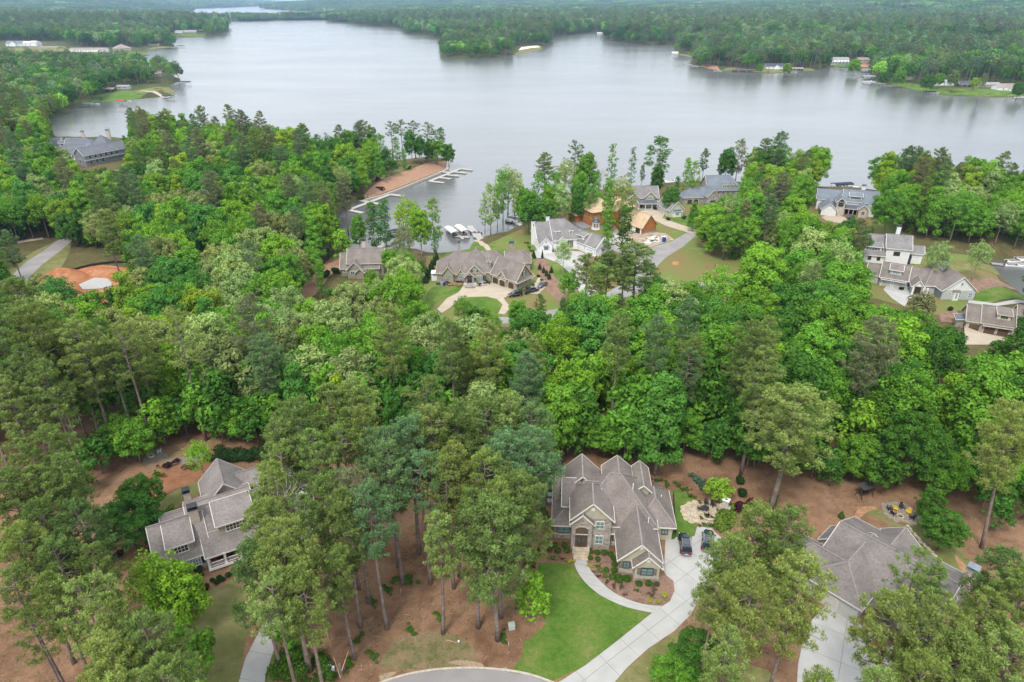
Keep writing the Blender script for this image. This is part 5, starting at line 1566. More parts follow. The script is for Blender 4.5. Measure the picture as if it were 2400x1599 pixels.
h.win(-6.6, -2.8, 1.1, 1.5, 1.7, 'S', 4, 3, M_SHUTB, M_TRIM, M_GLASSL); h.win(-3.3, -2.8, 1.1, 1.5, 1.7, 'S', 4, 3, M_SHUTB, M_TRIM, M_GLASSL)
h.part(MB().box(-1.7, -4.3, .2, 6.5, -1.2, .75), 'porch_floor', mat('porch_brown', (.16, .075, .05), .6, .15, 2, .3))
for cx in (-1.5, .9, 3.2, 5.5): h.column(cx, -4.05, .7, 2.95, .34)
for a in ((-1.3, .7), (1.1, 3.0), (3.4, 5.3)):
    rr = MB().box(a[0], -4.1, 1.55, a[1], -4.0, 1.62).box(a[0], -4.1, .85, a[1], -4.0, .91)
    k = a[0] + .12
    while k < a[1]: rr.box(k - .02, -4.07, .91, k + .02, -4.03, 1.55); k += .16
    h.part(rr, 'railing', M_TRIM)
h.part(MB().box(-1.75, -4.4, .3, 6.55, -4.3, .8), 'porch_skirt', M_TRIM)
h.win(.1, -1.2, 1.0, 1.0, 1.8, 'S', 2, 2, None, M_TRIM); h.door(2.4, -1.2, .75, 1.1, 2.2, m=M_BLACK)
H2 = h.r
for dx_, col_, nm, lb in ((.0, (.35, .05, .04), 'porch_chair', 'small red chair on the left end of the white-railed porch'), (3.0, (.25, .35, .06), 'potted_plant', 'green potted plant between the columns of the white-railed porch')):
    ca, sa = math.cos(math.radians(29)), math.sin(math.radians(29))
    lx, ly = dx_ - .6, -3.0
    o = empty(nm, (-48.0 + lx * ca - ly * sa, 80.2 + lx * sa + ly * ca, .75), math.radians(29)); tag(o, lb, 'chair' if 'chair' in nm else 'plant')
    mm = mat(nm + '_paint', col_, .6, .1, 3, .3)
    if 'chair' in nm:
        MB().box(-.3, -.3, .38, .3, .3, .46).build('seat', mm, o); MB().box(-.3, .24, .46, .3, .32, 1.0).build('backrest', mm, o)
        for a in (-1, 1):
            for c in (-1, 1): MB().box(a * .26 - .03, c * .26 - .03, 0, a * .26 + .03, c * .26 + .03, .38).build('leg', mm, o)
    else:
        MB().lathe([(.2, 0), (.28, .4), (.25, .4)], k=10).build('pot', M_SHUT, o)
        V, F, T = lobed_crown(np.random.default_rng(3), [((0, 0, .75), .42)], 40, .14); q = new_obj('foliage', np_mesh('foliage', V, F, M_LEAF, {'tone': ('FACE', T)}), o); q.color = (*CLR['yellow'], 1)

# ================================================================== 3. big grey hip-and-gable roof, lower right
h = House('low_grey_house', (57.65, 73.7, 0), -48.3, 'long grey-brown roofed house among the pines at the lower right', roof=M_ROOFN, trim=mat('stone_white_trim', (.55, .53, .49), .5, .05, 2, .3), wall=mat('pale_grey_siding', (.42, .42, .38), .7, .06, 2, .3))
h.wing(-8.0, -6.2, 8.2, 6.2, 3.6, 'x', ('gable', 'gable'), .46)
h.wing(-8.2, -11.2, .2, 1.5, 3.5, 'y', ('hip', 'gable'), .58)
h.wing(-12.5, -9.8, -5.0, -3.6, 3.4, 'x', ('hip', 'gable'), .7)
h.wing(-3.9, 2.0, 1.5, 6.9, 3.6, 'y', ('gable', 'gable'), .78)
h.wing(2.8, -8.6, 8.4, .6, 3.5, 'y', ('gable', 'gable'), .85)
h.wing(-9.8, -1.8, -7.8, 1.8, 3.2, 'y', ('gable', 'gable'), .8)
h.chimney(8.95, 3.4, 0, 7.4, 1.3, 1.2, cap=mat('galvanised_cap', (.35, .40, .45), .3, .1, 2, .5, metal=.6))
h.win(5.6, -8.6, 1.1, 1.4, 1.3, 'S', 3, 2, None, M_TRIM, M_GLASSL)
h.gdoor(-4.0, -11.2, .02, 2.6, 2.3, 'S', M_DOORG)
h.win(.2, -9.0, 1.2, 1.1, 1.3, 'E', 2, 2, None, M_TRIM, M_GLASSL)
h.part(MB().box(3.2, -11.5, 0, 7.0, -7.8, .45), 'porch_floor', M_RED)
h.part(MB().box(3.1, -11.7, .0, 7.1, -11.52, .62), 'porch_curb', M_TRIM)
h.part(MB().box(3.3, -13.0, 0, 5.2, -11.7, .22), 'step', M_RED)
for cx, cy in ((3.5, -11.2), (6.7, -11.2)): h.column(cx, cy, .45, 3.1, .3)
h.roofpiece([(2.9, -11.9, 3.1), (7.3, -11.9, 3.1), (7.3, -7.6, 4.2), (2.9, -7.6, 4.2)], [(0, 1, 2, 3)])
H3 = h.r

# ================================================================== 4. tan lakeside house with three garage doors
h = House('three_garage_house', (-25.6, 210.6, -6.0), 3.0, 'tan siding and stone house with three brown garage doors by the circular driveway', roof=M_ROOF, trim=M_CTRIM, wall=M_TAN, glass=M_GLASSL)
bs = (M_STONE, 1.2)
h.wing(0, 0.4, 12.0, 12.4, 3.4, 'x', ('hip', 'gable'), .82, base=bs)
h.wing(8.0, -.4, 19.0, 13.4, 3.8, 'y', ('hip', 'hip'), 1.0)
h.wing(11.6, 10, 15.4, 15.4, 4.6, 'y', ('gable', 'gable'), 1.0)
h.wing(2.0, -.5, 5.6, 3.5, 3.6, 'y', ('gable', 'gable'), 1.25, base=bs)
h.wing(6.9, -.9, 9.4, 3.0, 3.3, 'y', ('gable', 'gable'), 1.3, base=bs)
h.wing(9.8, -1.6, 16.0, 4.0, 3.5, 'y', ('gable', 'gable'), 1.0, gablewall=M_TAN, wall=M_STONE)
h.wing(9.7, -2.6, 12.6, 1.0, 3.0, 'y', ('gable', 'gable'), 1.0, wall=M_STONE)
h.win(3.8, -.5, 1.5, 1.4, 1.3, 'S', 3, 2, arch=True); h.win(8.1, -.9, 1.5, 1.2, 1.2, 'S', 2, 2, arch=True)
h.win(12.9, -1.6, 4.1, 1.0, .7, 'S', 2, 1, M_SHUTG, arch=True)
h.door(11.1, -2.6, .6, 1.6, 2.5, m=M_BLACK); h.win(14.4, -1.6, 1.2, 2.0, 1.4, 'S', 3, 2, M_SHUTG)
h.wing(17.2, 2.2, 18.4, 5.4, 6.3, 'y', ('gable', 'gable'), 1.3, z0=5.0, oh=.25, wall=M_CTRIM); h.win(17.8, 2.2, 5.2, .7, .7, 'S', 1, 1, arch=True)
h.part(MB().box(9.2, -4.6, 0, 16.6, -1.62, .6), 'porch_floor', M_STONE2)
for k in range(4): h.part(MB().box(9.5, -5.0 - .4 * k, 0, 13.0, -4.6 - .4 * k, .56 - .14 * k), 'step', M_STONE2)
for cx in (9.6, 12.9): h.part(MB().box(cx - .5, -5.3, 0, cx + .5, -4.4, 1.1), 'pier', M_STONEL)
h.chimney(7.6, 12.0, 2, 10.2, .9, 1.1, M_STONE); h.chimney(26.2, 13.6, 0, 9.0, 1.6, 1.0, M_STONE)
h.wing(16.0, 4.0, 25.0, 13.8, 3.6, 'x', ('gable', 'hip'), .85)
h.wing(24.0, 9.0, 32.6, 15.6, 3.4, 'x', ('gable', 'hip'), .9)
h.wing(28.0, 13.0, 32.8, 19.0, 3.4, 'x', ('hip', 'hip'), .8)
h.part(MB().box(-2.0, 1.2, 0, -.1, 4.4, 1.7).box(-2.1, 1.1, 2.6, .0, 4.5, 2.72), 'side_porch', M_TRIM)
g = h.subw(-6.9, 210.3, -40.0)
g.wing(0, 0, 10.8, 8.0, 3.5, 'x', ('gable', 'gable'), 1.12, base=(M_STONE, 1.0))
g.wing(3.3, -.35, 6.9, 4.0, 3.5, 'y', ('gable', 'gable'), 1.1)
for gx in (1.75, 5.1, 8.7): g.gdoor(gx, -.08 if gx != 5.1 else -.43, .02, 2.45, 2.35, 'S', M_DARKW)
g.win(5.1, -.35, 4.1, .6, .7, 'S', 1, 2)
g.win(10.87, 4.0, 4.2, 1.0, 1.3, 'E', 2, 2, M_SHUTG); g.win(10.87, 2.0, 1.3, 1.0, 1.5, 'E', 2, 2, M_SHUTG); g.win(10.87, 6.2, 1.3, 1.0, 1.5, 'E', 2, 2, M_SHUTG)
g.roofpiece([(10.7, -.6, 3.0), (12.0, -.6, 2.9), (12.0, 8.6, 2.9), (10.7, 8.6, 3.5)], [(0, 1, 2, 3)], .15)
H4 = h.r

# ================================================================== 5. small lakeside house
h = House('small_lakeside_house', (-59.5, 216.0, -6.0), 2.5, 'small khaki house with a steep front gable and stone chimney beside the inlet', roof=M_ROOF, trim=M_CTRIM, wall=M_TAN2)
h.wing(0, 0, 13.0, 7.6, 3.2, 'x', ('gable', 'gable'), 1.05)
h.wing(2.4, .6, 14.6, 8.6, 4.8, 'x', ('gable', 'gable'), .95)
h.wing(2.6, -2.2, 7.6, 3.0, 3.4, 'y', ('gable', 'gable'), 1.0)
h.wing(5.6, -2.8, 8.2, .0, 2.6, 'y', ('gable', 'gable'), 1.0)
h.wing(9.0, 7.0, 13.6, 11.5, 5.0, 'y', ('gable', 'hip'), 1.0)
h.chimney(7.2, 8.4, 0, 10.2, 1.3, 1.0, M_STONEL)
h.win(5.1, -2.2, 4.2, .7, .8, 'S', 2, 2, None, M_TRIM); h.win(4.6, -2.2, 1.4, 1.9, 1.2, 'S', 3, 2, None, M_TRIM)
h.win(1.3, 0, 1.4, 1.1, 1.2, 'S', 2, 2, None, M_TRIM, M_GLASSL); h.win(10.6, .6, 3.6, 2.0, .9, 'S', 3, 1, None, M_TRIM)

# ================================================================== 6. white farmhouse
h = House('white_farmhouse', (10.1, 241.2, -6.0), 10.0, 'white gabled farmhouse with grey roofs and a pale concrete forecourt', roof=M_ROOFG, trim=M_TRIM, wall=M_WHITE)
h.wing(0, 0, 9.2, 13.0, 4.2, 'x', ('gable', 'gable'), .84, z0=-2)
h.wing(6.0, .4, 18.6, 14.0, 4.6, 'x', ('gable', 'hip'), .84, wall=M_WHITE)
h.wing(0.03, -2.6, 4.7, 4.0, 4.0, 'y', ('gable', 'gable'), 1.0, base=(M_WHITEB, .8), oh=.3)
h.wing(7.6, -.6, 10.8, 3.0, 4.2, 'y', ('gable', 'gable'), 1.0, oh=.3)
h.wing(5.6, 12.0, 10.0, 18.0, 4.4, 'y', ('gable', 'gable'), 1.0)
for dx_ in (7.8, 13.2):
    h.wing(dx_ - .8, 2.0, dx_ + .8, 6.0, 6.9, 'y', ('gable', 'gable'), .2, z0=6.0, oh=.2); h.win(dx_, 2.0, 6.0, .8, .85, 'S', 2, 2, None, None)
h.win(2.4, -2.6, 1.6, 1.5, 1.1, 'S', 2, 2); h.win(2.4, -2.6, 4.3, .45, .7, 'S', 1, 2)
h.part(MB().prism([(1.4, -2.6, 3.3), (1.4, -3.3, 2.9), (1.4, -3.3, 2.8), (1.4, -2.6, 2.8)], (2.0, 0, 0)), 'awning', M_COPPER)
h.win(6.2, .4, 1.2, 1.2, 2.4, 'S', 2, 3, None, M_CTRIM); h.win(12.6, .4, 1.2, 2.2, 2.4, 'S', 3, 3, None, M_CTRIM); h.door(9.2, -.6, .3, 1.5, 2.7, m=M_DARKW)
for yy in (3.0, 5.0, 7.0, 9.0): h.win(0, yy, 1.4, .5, 1.4, 'W', 1, 2)
h.win(0, 6.5, 5.6, .45, .8, 'W', 1, 2)
h.chimney(-.2, 9.0, 0, 9.6, 1.5, 1.2, M_WHITEB); h.chimney(5.6, 9.8, 4, 11.0, 1.3, 1.0, M_WHITEB)
g = h.subw(22.6, 248.0, -54.0)
g.wing(0, 0, 15.2, 6.6, 3.4, 'x', ('gable', 'gable'), 1.0, base=(M_WHITEB, .7))
g.wing(9.4, -.3, 15.25, 6.9, 3.4, 'x', ('gable', 'gable'), 1.02, base=(M_WHITEB, .7), oh=.3)
g.shed(2.6, 7.4, .7, 3.2, 5.8, 6.6, 3.8, n=4, ww=2.4)
g.gdoor(12.2, -.37, .02, 4.6, 2.3, 'S', M_DOORW, False); g.gdoor(6.4, -.07, .02, 4.6, 2.3, 'S', M_DOORW, False)
for q in range(4): g.part(MB().box(10.6 + q * .8, -.47, 1.75, 11.2 + q * .8, -.43, 2.0), 'door_lite', M_GLASS)
g.win(15.32, 3.3, 1.4, 1.2, 1.3, 'E', 3, 2); g.win(15.27, 3.3, 4.7, .45, .8, 'E', 1, 2)
g.part(MB().prism([(15.3, 2.3, 3.2), (15.95, 2.3, 2.8), (15.95, 2.3, 2.7), (15.3, 2.3, 2.7)], (0, 2.0, 0)), 'awning', M_COPPER)
H6 = h.r

# ================================================================== 7. unfinished house in orange sheathing
h = House('unfinished_house', (33.9, 272.0, -6.0), 26.0, 'unfinished house in orange sheathing with a bare wooden roof and round white porch', roof=M_OSB, trim=mat('raw_wood_edge', (.50, .38, .26), .8, .1, 2, .2), wall=M_SHEATH)
g = h
g.wing(0, 0, 13.0, 12.5, 6.6, 'x', ('hip', 'hip'), .62)
g.wing(10.0, -3.0, 16.0, 6.0, 6.6, 'y', ('gable', 'hip'), .8)
g.wing(12.5, 1.0, 22.0, 12.0, 6.4, 'x', ('gable', 'hip'), .6)
g.wing(-3.2, 8.0, 1.0, 14.5, 3.6, 'y', ('hip', 'hip'), .6)
g.chimney(-1.3, 11.3, 0, 9.6, 1.6, 1.3, mat('housewrap_grey', (.32, .35, .38), .7, .1, 2, .2))
for xx, zz, ww in ((1.6, 4.5, 1.0), (4.2, 4.5, 1.0)): g.win(xx, 0, zz, ww, .8, 'S', 2, 1)
for yy in (2.4, 7.0, 9.5): g.win(0, yy, 4.2, 1.3 if yy < 3 else .9, 1.6, 'W', 2, 2)
for yy in (3.6, 5.2, 7.6, 10.0): g.win(0, yy, 1.4, .9 if yy > 6 else .7, 1.5 if yy > 6 else .8, 'W', 1, 2)
g.win(13.0, -3.0, 6.6, .8, .9, 'S', 2, 2); g.win(18.4, 1.0, 3.6, 1.0, 1.4, 'S', 2, 2)
g.part(MB().box(.5, -3.4, 0, 10.0, -.05, .16), 'terrace', M_MEMB); g.part(MB().box(-.12, -.1, 3.35, 13.05, 12.6, 3.55), 'belt_course', h.trimm)
g.part(MB().box(-5.2, -1.0, .0, -.15, 9.5, .5), 'low_roof', M_MEMB)
g.part(MB().box(10.5, -3.14, .1, 15.5, -3.02, 3.0), 'doorway_shade', mat('opening_shade', (.05, .035, .025), .8, .2, 2, .1))  # flat dark sheet on the wall, coloured as the shade inside a doorway
for q in range(4): g.column(16.6 + q * 1.6, -1.2, 0, 3.2, .35)
g.roofpiece([(16.2, -1.7, 3.2), (22.2, -1.7, 3.2), (22.2, 1.0, 4.3), (16.2, 1.0, 4.3)], [(0, 1, 2, 3)])
H7 = h.r
# round porch with a dome
t = g
dm = MB().lathe([(1.75, 3.1), (1.7, 3.35), (1.3, 3.6), (1.2, 4.0), (1.05, 4.5), (.7, 4.95), (.3, 5.15), (.05, 5.3)], .3, -2.6, 16); t.part(dm, 'dome', M_METAL, True)
t.part(MB().lathe([(1.65, 2.7), (1.65, 3.09)], .3, -2.6, 16), 'dome_ring', M_TRIM)
t.part(MB().lathe([(1.9, -.3), (1.9, .3)], .3, -2.6, 16), 'round_base', M_TRIM)
for q in range(8):
    a = q * math.pi / 4 + .3; t.part(MB().lathe([(.16, .3), (.12, 2.7)], .3 + 1.45 * math.cos(a), -2.6 + 1.45 * math.sin(a), 8), 'column', M_TRIM)
h = House('unfinished_garage', (53.4, 262.2, -6.0), 38.0, 'unfinished orange gabled garage with two windows beside the building rubble', roof=M_OSB, trim=mat('raw_wood_edge', (.5, .38, .26)), wall=M_SHEATH)
h.wing(0, 0, 8.6, 11.0, 3.0, 'y', ('gable', 'gable'), 1.05, base=(M_MEMB, .55))
h.wing(-2.0, 7.2, 9.5, 12.5, 3.2, 'x', ('gable', 'gable'), .8)
h.win(2.6, 0, 1.2, 1.0, 1.4, 'S', 2, 2); h.win(6.0, 0, 1.2, 1.0, 1.4, 'S', 2, 2); h.win(4.3, 0, 4.9, .8, .8, 'S', 2, 2)
h.part(MB().box(-.12, 1.0, .1, -.03, 3.4, 2.5).box(-.12, 6.2, .1, -.03, 8.0, 2.5), 'garage_opening_shade', mat('opening_shade', (.05, .035, .025)))  # dark sheets painted as the shade inside the two openings
h.part(MB().box(-.08, .3, .02, .0, 10.0, 2.9), 'white_wrap', M_TRIM)

# ================================================================== 8. tan lake house and its detached garage
h = House('porch_lake_house', (57.6, 301.5, -6.0), 2.0, 'tan two-storey lake house with a columned porch between the orange house and garage', roof=M_ROOFG, trim=M_TRIM, wall=M_TAN, glass=M_GLASSL)
h.wing(-4, 0, 10.0, 9.0, 5.0, 'x', ('gable', 'gable'), .9)
h.wing(3.6, -1.0, 8.4, 5.0, 5.6, 'y', ('gable', 'gable'), .9); h.wing(-3.4, -1.0, .8, 5.0, 5.2, 'y', ('gable', 'gable'), .9)
h.roofpiece([(.2, -3.6, 2.9), (9.4, -3.6, 2.9), (9.4, -.9, 3.9), (.2, -.9, 3.9)], [(0, 1, 2, 3)], .15, M_METAL)
h.win(6.0, -1.0, 4.2, 1.9, 1.4, 'S', 3, 2); h.win(-1.3, -1.0, 3.9, 1.6, 1.3, 'S', 3, 2); h.win(6.8, -1.0, .8, 2.2, 1.6, 'S', 3, 2); h.door(2.2, 0, .3, 1.3, 2.3)
for cx in (.6, 3.6, 6.6, 9.0): h.column(cx, -3.3, .1, 2.85, .26)
h.part(MB().box(.2, -3.6, -.3, 9.3, .0, .3), 'porch_floor', M_DECK)
h = House('detached_garage', (70.0, 287.0, -6.0), 14.0, 'detached cream garage with a front gable and bay window beyond the unfinished garage', roof=M_ROOFG, trim=M_TRIM, wall=mat('warm_white_siding', (.56, .54, .48), .6, .05, 2, .3), glass=M_GLASSL)
h.wing(0, 0, 6.6, 12.0, 3.2, 'y', ('gable', 'gable'), 1.05); h.wing(-.5, 1.4, 7.0, 6.6, 3.2, 'y', ('gable', 'gable'), 1.0)
h.part(MB().box(1.4, -1.0, 0, 5.2, .1, 2.5), 'bay', h.trimm); h.win(3.3, -1.0, .9, 1.6, 1.3, 'S', 3, 2)
h.roofpiece([(1.1, -1.3, 2.55), (5.5, -1.3, 2.55), (5.5, .2, 3.2), (1.1, .2, 3.2)], [(0, 1, 2, 3)], .12, M_METAL); h.win(3.3, 0, 4.4, .5, .6, 'S', 1, 1)
for yy in (3.0, 6.0, 9.3): h.gdoor(-.52 if 1.4 < yy < 6.6 else -.02, yy, .02, 2.2, 2.1, 'W', M_DOORG)

# ================================================================== 9. slate mansion
h = House('slate_mansion', (93.0, 308.0, -6.0), 7.0, 'stone mansion with a tall blue-grey slate roof and four small dormers', roof=M_SLATE, trim=M_CTRIM, wall=M_STONE2)
h.wing(1.0, 4.0, 18.5, 15.5, 5.6, 'x', ('gable', 'hip'), .95)
h.wing(-2.0, -3.0, 3.2, 6.0, 4.6, 'y', ('gable', 'gable'), 1.1); h.wing(-12.0, 1.0, .0, 9.0, 3.4, 'x', ('hip', 'gable'), .9)
for q in range(4):
    xx = 8.4 + q * 1.9; h.wing(xx - .5, 4.6, xx + .5, 7.2, 7.5, 'y', ('gable', 'gable'), 1.2, z0=6.2, oh=.15, wall=M_CTRIM); h.win(xx, 4.6, 6.7, .55, .7, 'S', 1, 2)
for q in range(5): h.win(6.0 + q * 2.4, 4.0, 3.4, 1.0, 1.2, 'S', 2, 2)
h.win(.6, -3.0, 3.6, .6, 1.0, 'S', 1, 2, arch=True); h.part(MB().box(-.6, -3.1, 0, 1.8, -3.02, 2.5), 'arched_entry_shade', mat('opening_shade', (.05, .035, .025)))  # shade of the arched entry painted as a dark panel on the wall
h.gdoor(-9.0, 1.0, .02, 2.4, 2.2, 'S', M_DARKW); h.gdoor(-6.0, 1.0, .02, 2.4, 2.2, 'S', M_DARKW)

# ================================================================== 10. slate-roofed white house with courtyard
h = House('courtyard_house', (142.0, 291.0, -6.0), -19.0, 'white house with blue-grey slate roofs round a pale courtyard, boats behind', roof=M_SLATE, trim=M_TRIM, wall=M_WHITEB)
h.wing(-4.5, 8.0, 9.0, 17.0, 5.0, 'x', ('gable', 'gable'), .75); h.wing(6.0, 5.0, 21.5, 15.0, 5.6, 'x', ('gable', 'gable'), .8)
h.wing(3.0, -.2, 6.4, 9.0, 6.2, 'y', ('gable', 'gable'), 1.0, wall=M_STONEL); h.wing(12.4, -.4, 16.0, 6.0, 3.8, 'y', ('gable', 'gable'), 1.0, wall=M_STONEL)
h.wing(15.6, 1.6, 19.0, 7.0, 4.4, 'y', ('gable', 'gable'), 1.0); h.wing(-3.0, -2.2, 3.2, 9.0, 3.0, 'y', ('gable', 'gable'), .8); h.wing(21.0, 6.5, 24.0, 12.0, 3.4, 'y', ('gable', 'gable'), .7)
h.win(4.7, -.2, 4.2, 1.9, 1.6, 'S', 2, 2, None, M_BLACK); h.win(4.7, -.2, 6.4, 1.5, .6, 'S', 2, 1, None, M_BLACK)
h.roofpiece([(6.4, 1.4, 3.0), (12.6, 1.4, 3.0), (12.6, 5.1, 4.0), (6.4, 5.1, 4.0)], [(0, 1, 2, 3)], .15, M_METAL)
h.part(MB().box(6.5, 4.85, .1, 12.3, 4.97, 2.9), 'porch_shade_panel', mat('opening_shade', (.05, .035, .025)))  # panel over the back wall, its dark colour stands for porch shade
for cx in (6.9, 8.7, 10.5, 12.1): h.column(cx, 1.7, 0, 2.95, .28, M_STONEL)
h.shed(8.4, 13.4, 5.8, 8.6, 7.8, 8.7, 5.6, n=5, ww=4.2, m2=2); h.win(14.2, -.4, 1.3, 1.2, 1.5, 'S', 2, 2)
h.chimney(14.5, 14.8, 3, 10.6, 1.6, 1.0, M_WHITEB)

# ================================================================== 11. white gabled house
h = House('white_gabled_house', (137.8, 230.0, -6.0), -17.0, 'white gabled house partly hidden by trees behind the long grey house', roof=M_ROOFG, trim=M_TRIM, wall=M_WHITE)
h.wing(-9.0, .8, 2.6, 9.4, 4.8, 'x', ('gable', 'gable'), .9); h.wing(-1.2, -1.6, 6.6, 7.0, 6.2, 'x', ('gable', 'gable'), .85)
h.wing(6.2, 1.0, 11.6, 6.2, 4.2, 'x', ('gable', 'gable'), .75); h.wing(-9.4, -2.2, -1.4, 4.0, 3.2, 'x', ('gable', 'gable'), .8)
h.win(2.4, -1.6, 3.4, 1.9, 1.3, 'S', 2, 2, None, M_BLACK); h.win(-3.2, -2.2, 1.2, 1.0, 1.3, 'S', 2, 2, None, M_BLACK); h.win(-6.2, -2.2, 1.2, 1.0, 1.3, 'S', 2, 2, None, M_BLACK)
h.shed(-8.4, -2.6, -.9, 2.0, 5.8, 6.4, 3.8, n=5, ww=4.6); h.chimney(3.0, 6.8, 4, 11.8, 1.3, .9, M_WHITEB)
h.part(MB().box(6.4, -.4, .2, 7.8, .95, 3.4), 'side_stair', M_SHUTB)

# ================================================================== 12. long grey house
h = House('long_grey_house', (124.2, 207.8, -6.0), -29.0, 'long grey house with two pale garage doors and a big front-facing side gable', roof=M_ROOF, trim=M_TRIM, wall=M_GREYS, glass=M_GLASSL)
h.wing(-4.2, 1.4, .4, 7.6, 3.1, 'x', ('gable', 'gable'), .85); h.wing(0, 0, 7.8, 8.2, 3.4, 'x', ('gable', 'gable'), .9)
h.wing(7.4, .8, 14.0, 8.8, 3.3, 'x', ('gable', 'gable'), .85)
h.shed(2.3, 5.8, .8, 3.6, 6.0, 7.0, 3.9, n=4, ww=1.7, m2=1)
h.gdoor(2.0, 0, .02, 2.7, 2.2, 'S', M_DOORG, False); h.gdoor(5.6, 0, .02, 2.7, 2.2, 'S', M_DOORG, False); h.gdoor(-2.0, 1.4, .02, 2.2, 2.1, 'S', M_DOORG, False)
h.roofpiece([(.2, -.9, 2.7), (7.6, -.9, 2.7), (7.6, .05, 3.1), (.2, .05, 3.1)], [(0, 1, 2, 3)], .1, M_METAL); h.win(9.4, .8, 1.0, 1.0, 1.3, 'S', 2, 2, M_SHUTB)
g = h.subw(134.0, 203.0, -2.0)
g.wing(1.0, -3.0, 11.0, 10.0, 3.4, 'x', ('hip', 'hip'), .9); g.wing(4.4, -7.0, 14.8, 6.4, 3.3, 'y', ('gable', 'hip'), .86, z0=-2.2, wall=M_GREY2, gablewall=M_WHITE)
g.part(MB().box(4.42, -7.06, -.1, 14.75, -7.0, 3.2), 'upper_wall', M_GREYS)
g.win(13.4, -7.06, .9, 1.1, 1.5, 'S', 2, 2); g.win(7.0, -7.06, 1.8, .5, .5, 'S', 1, 1); g.win(5.6, -7.06, 1.8, .5, .5, 'S', 1, 1); g.win(10.0, -7.06, .9, .5, 1.6, 'S', 1, 2); g.win(9.8, -7.06, 5.0, .5, .9, 'S', 1, 1)
g.part(MB().box(7.7, -7.9, -.2, 9.4, -7.07, 2.9), 'bay', M_TRIM); g.win(8.55, -7.9, .9, .5, 1.6, 'S', 1, 2); g.part(MB().box(4.35, -7.2, -.35, 14.85, -7.05, -.1), 'belt_course', M_TRIM)
g.win(7.9, -7.0, -1.9, 1.0, 1.3, 'S', 2, 2); g.win(11.2, -7.0, -1.9, .8, 1.3, 'S', 1, 2)
g.part(MB().prism([(7.5, -7.07, 3.4), (7.5, -8.1, 2.95), (7.5, -7.07, 2.95)], (2.2, 0, 0)), 'bay_roof', M_ROOF)
g.chimney(8.2, 2.4, 5, 10.2, 1.3, 1.0, M_WHITEB)
g = h.subw(130.9, 201.2, -20.0)
g.wing(.4, -1.2, 3.6, 3.5, 3.2, 'y', ('gable', 'gable'), 1.2, gablewall=M_TRIM, wall=M_GREYS); g.part(MB().box(1.1, -1.28, .2, 2.9, -1.22, 2.9), 'entry_shade_panel', mat('opening_shade', (.05, .035, .025)))  # flush panel, the shade of the entry put into its dark colour
for cx in (.5, 3.5, 4.6): g.column(cx, -1.7, 0, 3.0, .4)
g.part(MB().box(0, -3.2, -.2, 4.4, -1.25, .3), 'porch_floor', M_STONE2)
H12 = h.r

# ================================================================== 13. house with brown garage doors at the right edge
h = House('brown_door_garage_house', (132.7, 174.0, -6.0), -23.0, 'taupe-roofed house with three brown garage doors at the right picture edge', roof=M_ROOF, trim=M_CTRIM, wall=mat('pale_stone_stucco', (.50, .45, .38), .8, .06, 2, .2))
h.wing(0, 0, 4.6, 7.4, 3.2, 'x', ('gable', 'gable'), .9); h.wing(3.6, -.4, 12.6, 7.6, 3.4, 'x', ('gable', 'gable'), .92)
h.wing(12.0, -.9, 24.0, 9.0, 3.8, 'x', ('gable', 'gable'), .9); h.wing(14.5, -3.5, 19.5, 3.0, 3.6, 'y', ('gable', 'gable'), .9)
h.shed(7.0, 10.2, .6, 3.4, 6.1, 7.0, 4.0, n=3, ww=1.7, m2=1, wall=M_CTRIM)
for gx, yy in ((2.1, 0), (5.9, -.4), (9.2, -.4)): h.gdoor(gx, yy, .02, 2.7, 2.1, 'S', mat('brown_garage_door', (.16, .095, .06), .6, .1, 2, .3), False)
h.roofpiece([(3.9, -1.2, 2.6), (11.2, -1.2, 2.6), (11.2, -.3, 3.0), (3.9, -.3, 3.0)], [(0, 1, 2, 3)], .1, M_ROOF)
h.door(12.4, -.96, .1, 1.2, 2.2, m=M_BLACK); h.part(MB().box(-2.2, 1.2, 0, -.1, 5.0, 2.4), 'side_bay', M_STONE2)
h.roofpiece([(-2.6, .8, 2.4), (.1, .8, 2.9), (.1, 5.4, 2.9), (-2.6, 5.4, 2.4)], [(0, 1, 2, 3)], .12, M_METAL)

# ================================================================== 14. slate-roofed complex far left
h = House('slate_barn_house', (-246.6, 387.4, -6.0), 62.0, 'grey gambrel barn with two rows of white-framed windows at the far left', roof=M_ROOFD, trim=M_TRIM, wall=M_GREY2)
h.wing(0, 0, 27.0, 9.5, 6.2, 'x', ('gable', 'gable'), .75)
for q in range(6): h.win(3.2 + q * 3.3, 0, 3.9, 1.6, 2.0, 'S', 1, 2)
for q in range(3): h.win(3.2 + q * 3.6, 0, .9, 1.6, 2.0, 'S', 1, 2)
h.roofpiece([(-.3, -.9, 3.3), (26, -.9, 3.3), (26, .05, 3.7), (-.3, .05, 3.7)], [(0, 1, 2, 3)], .15)
h.win(0, 5, 1.2, 1.6, 2.4, 'W', 2, 2)
h = House('slate_white_house', (-268.0, 405.0, -6.0), 8.0, 'white house with several slate-grey roofs behind the grey barn', roof=M_ROOFD, trim=M_TRIM, wall=M_WHITE)
h.wing(-3.0, 6.0, 14.0, 18.0, 6.0, 'x', ('gable', 'hip'), .8); h.wing(-22.0, 10.0, -8.0, 22.0, 5.6, 'x', ('gable', 'gable'), .8)
h.wing(-6.0, -2.0, 11.5, 7.0, 4.6, 'x', ('hip', 'gable'), .8); h.wing(10.0, 8.0, 22.0, 20.0, 6.0, 'x', ('hip', 'hip'), .95)
for q in range(4): h.win(1.0 + q * 1.6, -2.0, 1.6, .9, 1.5, 'S', 1, 2)
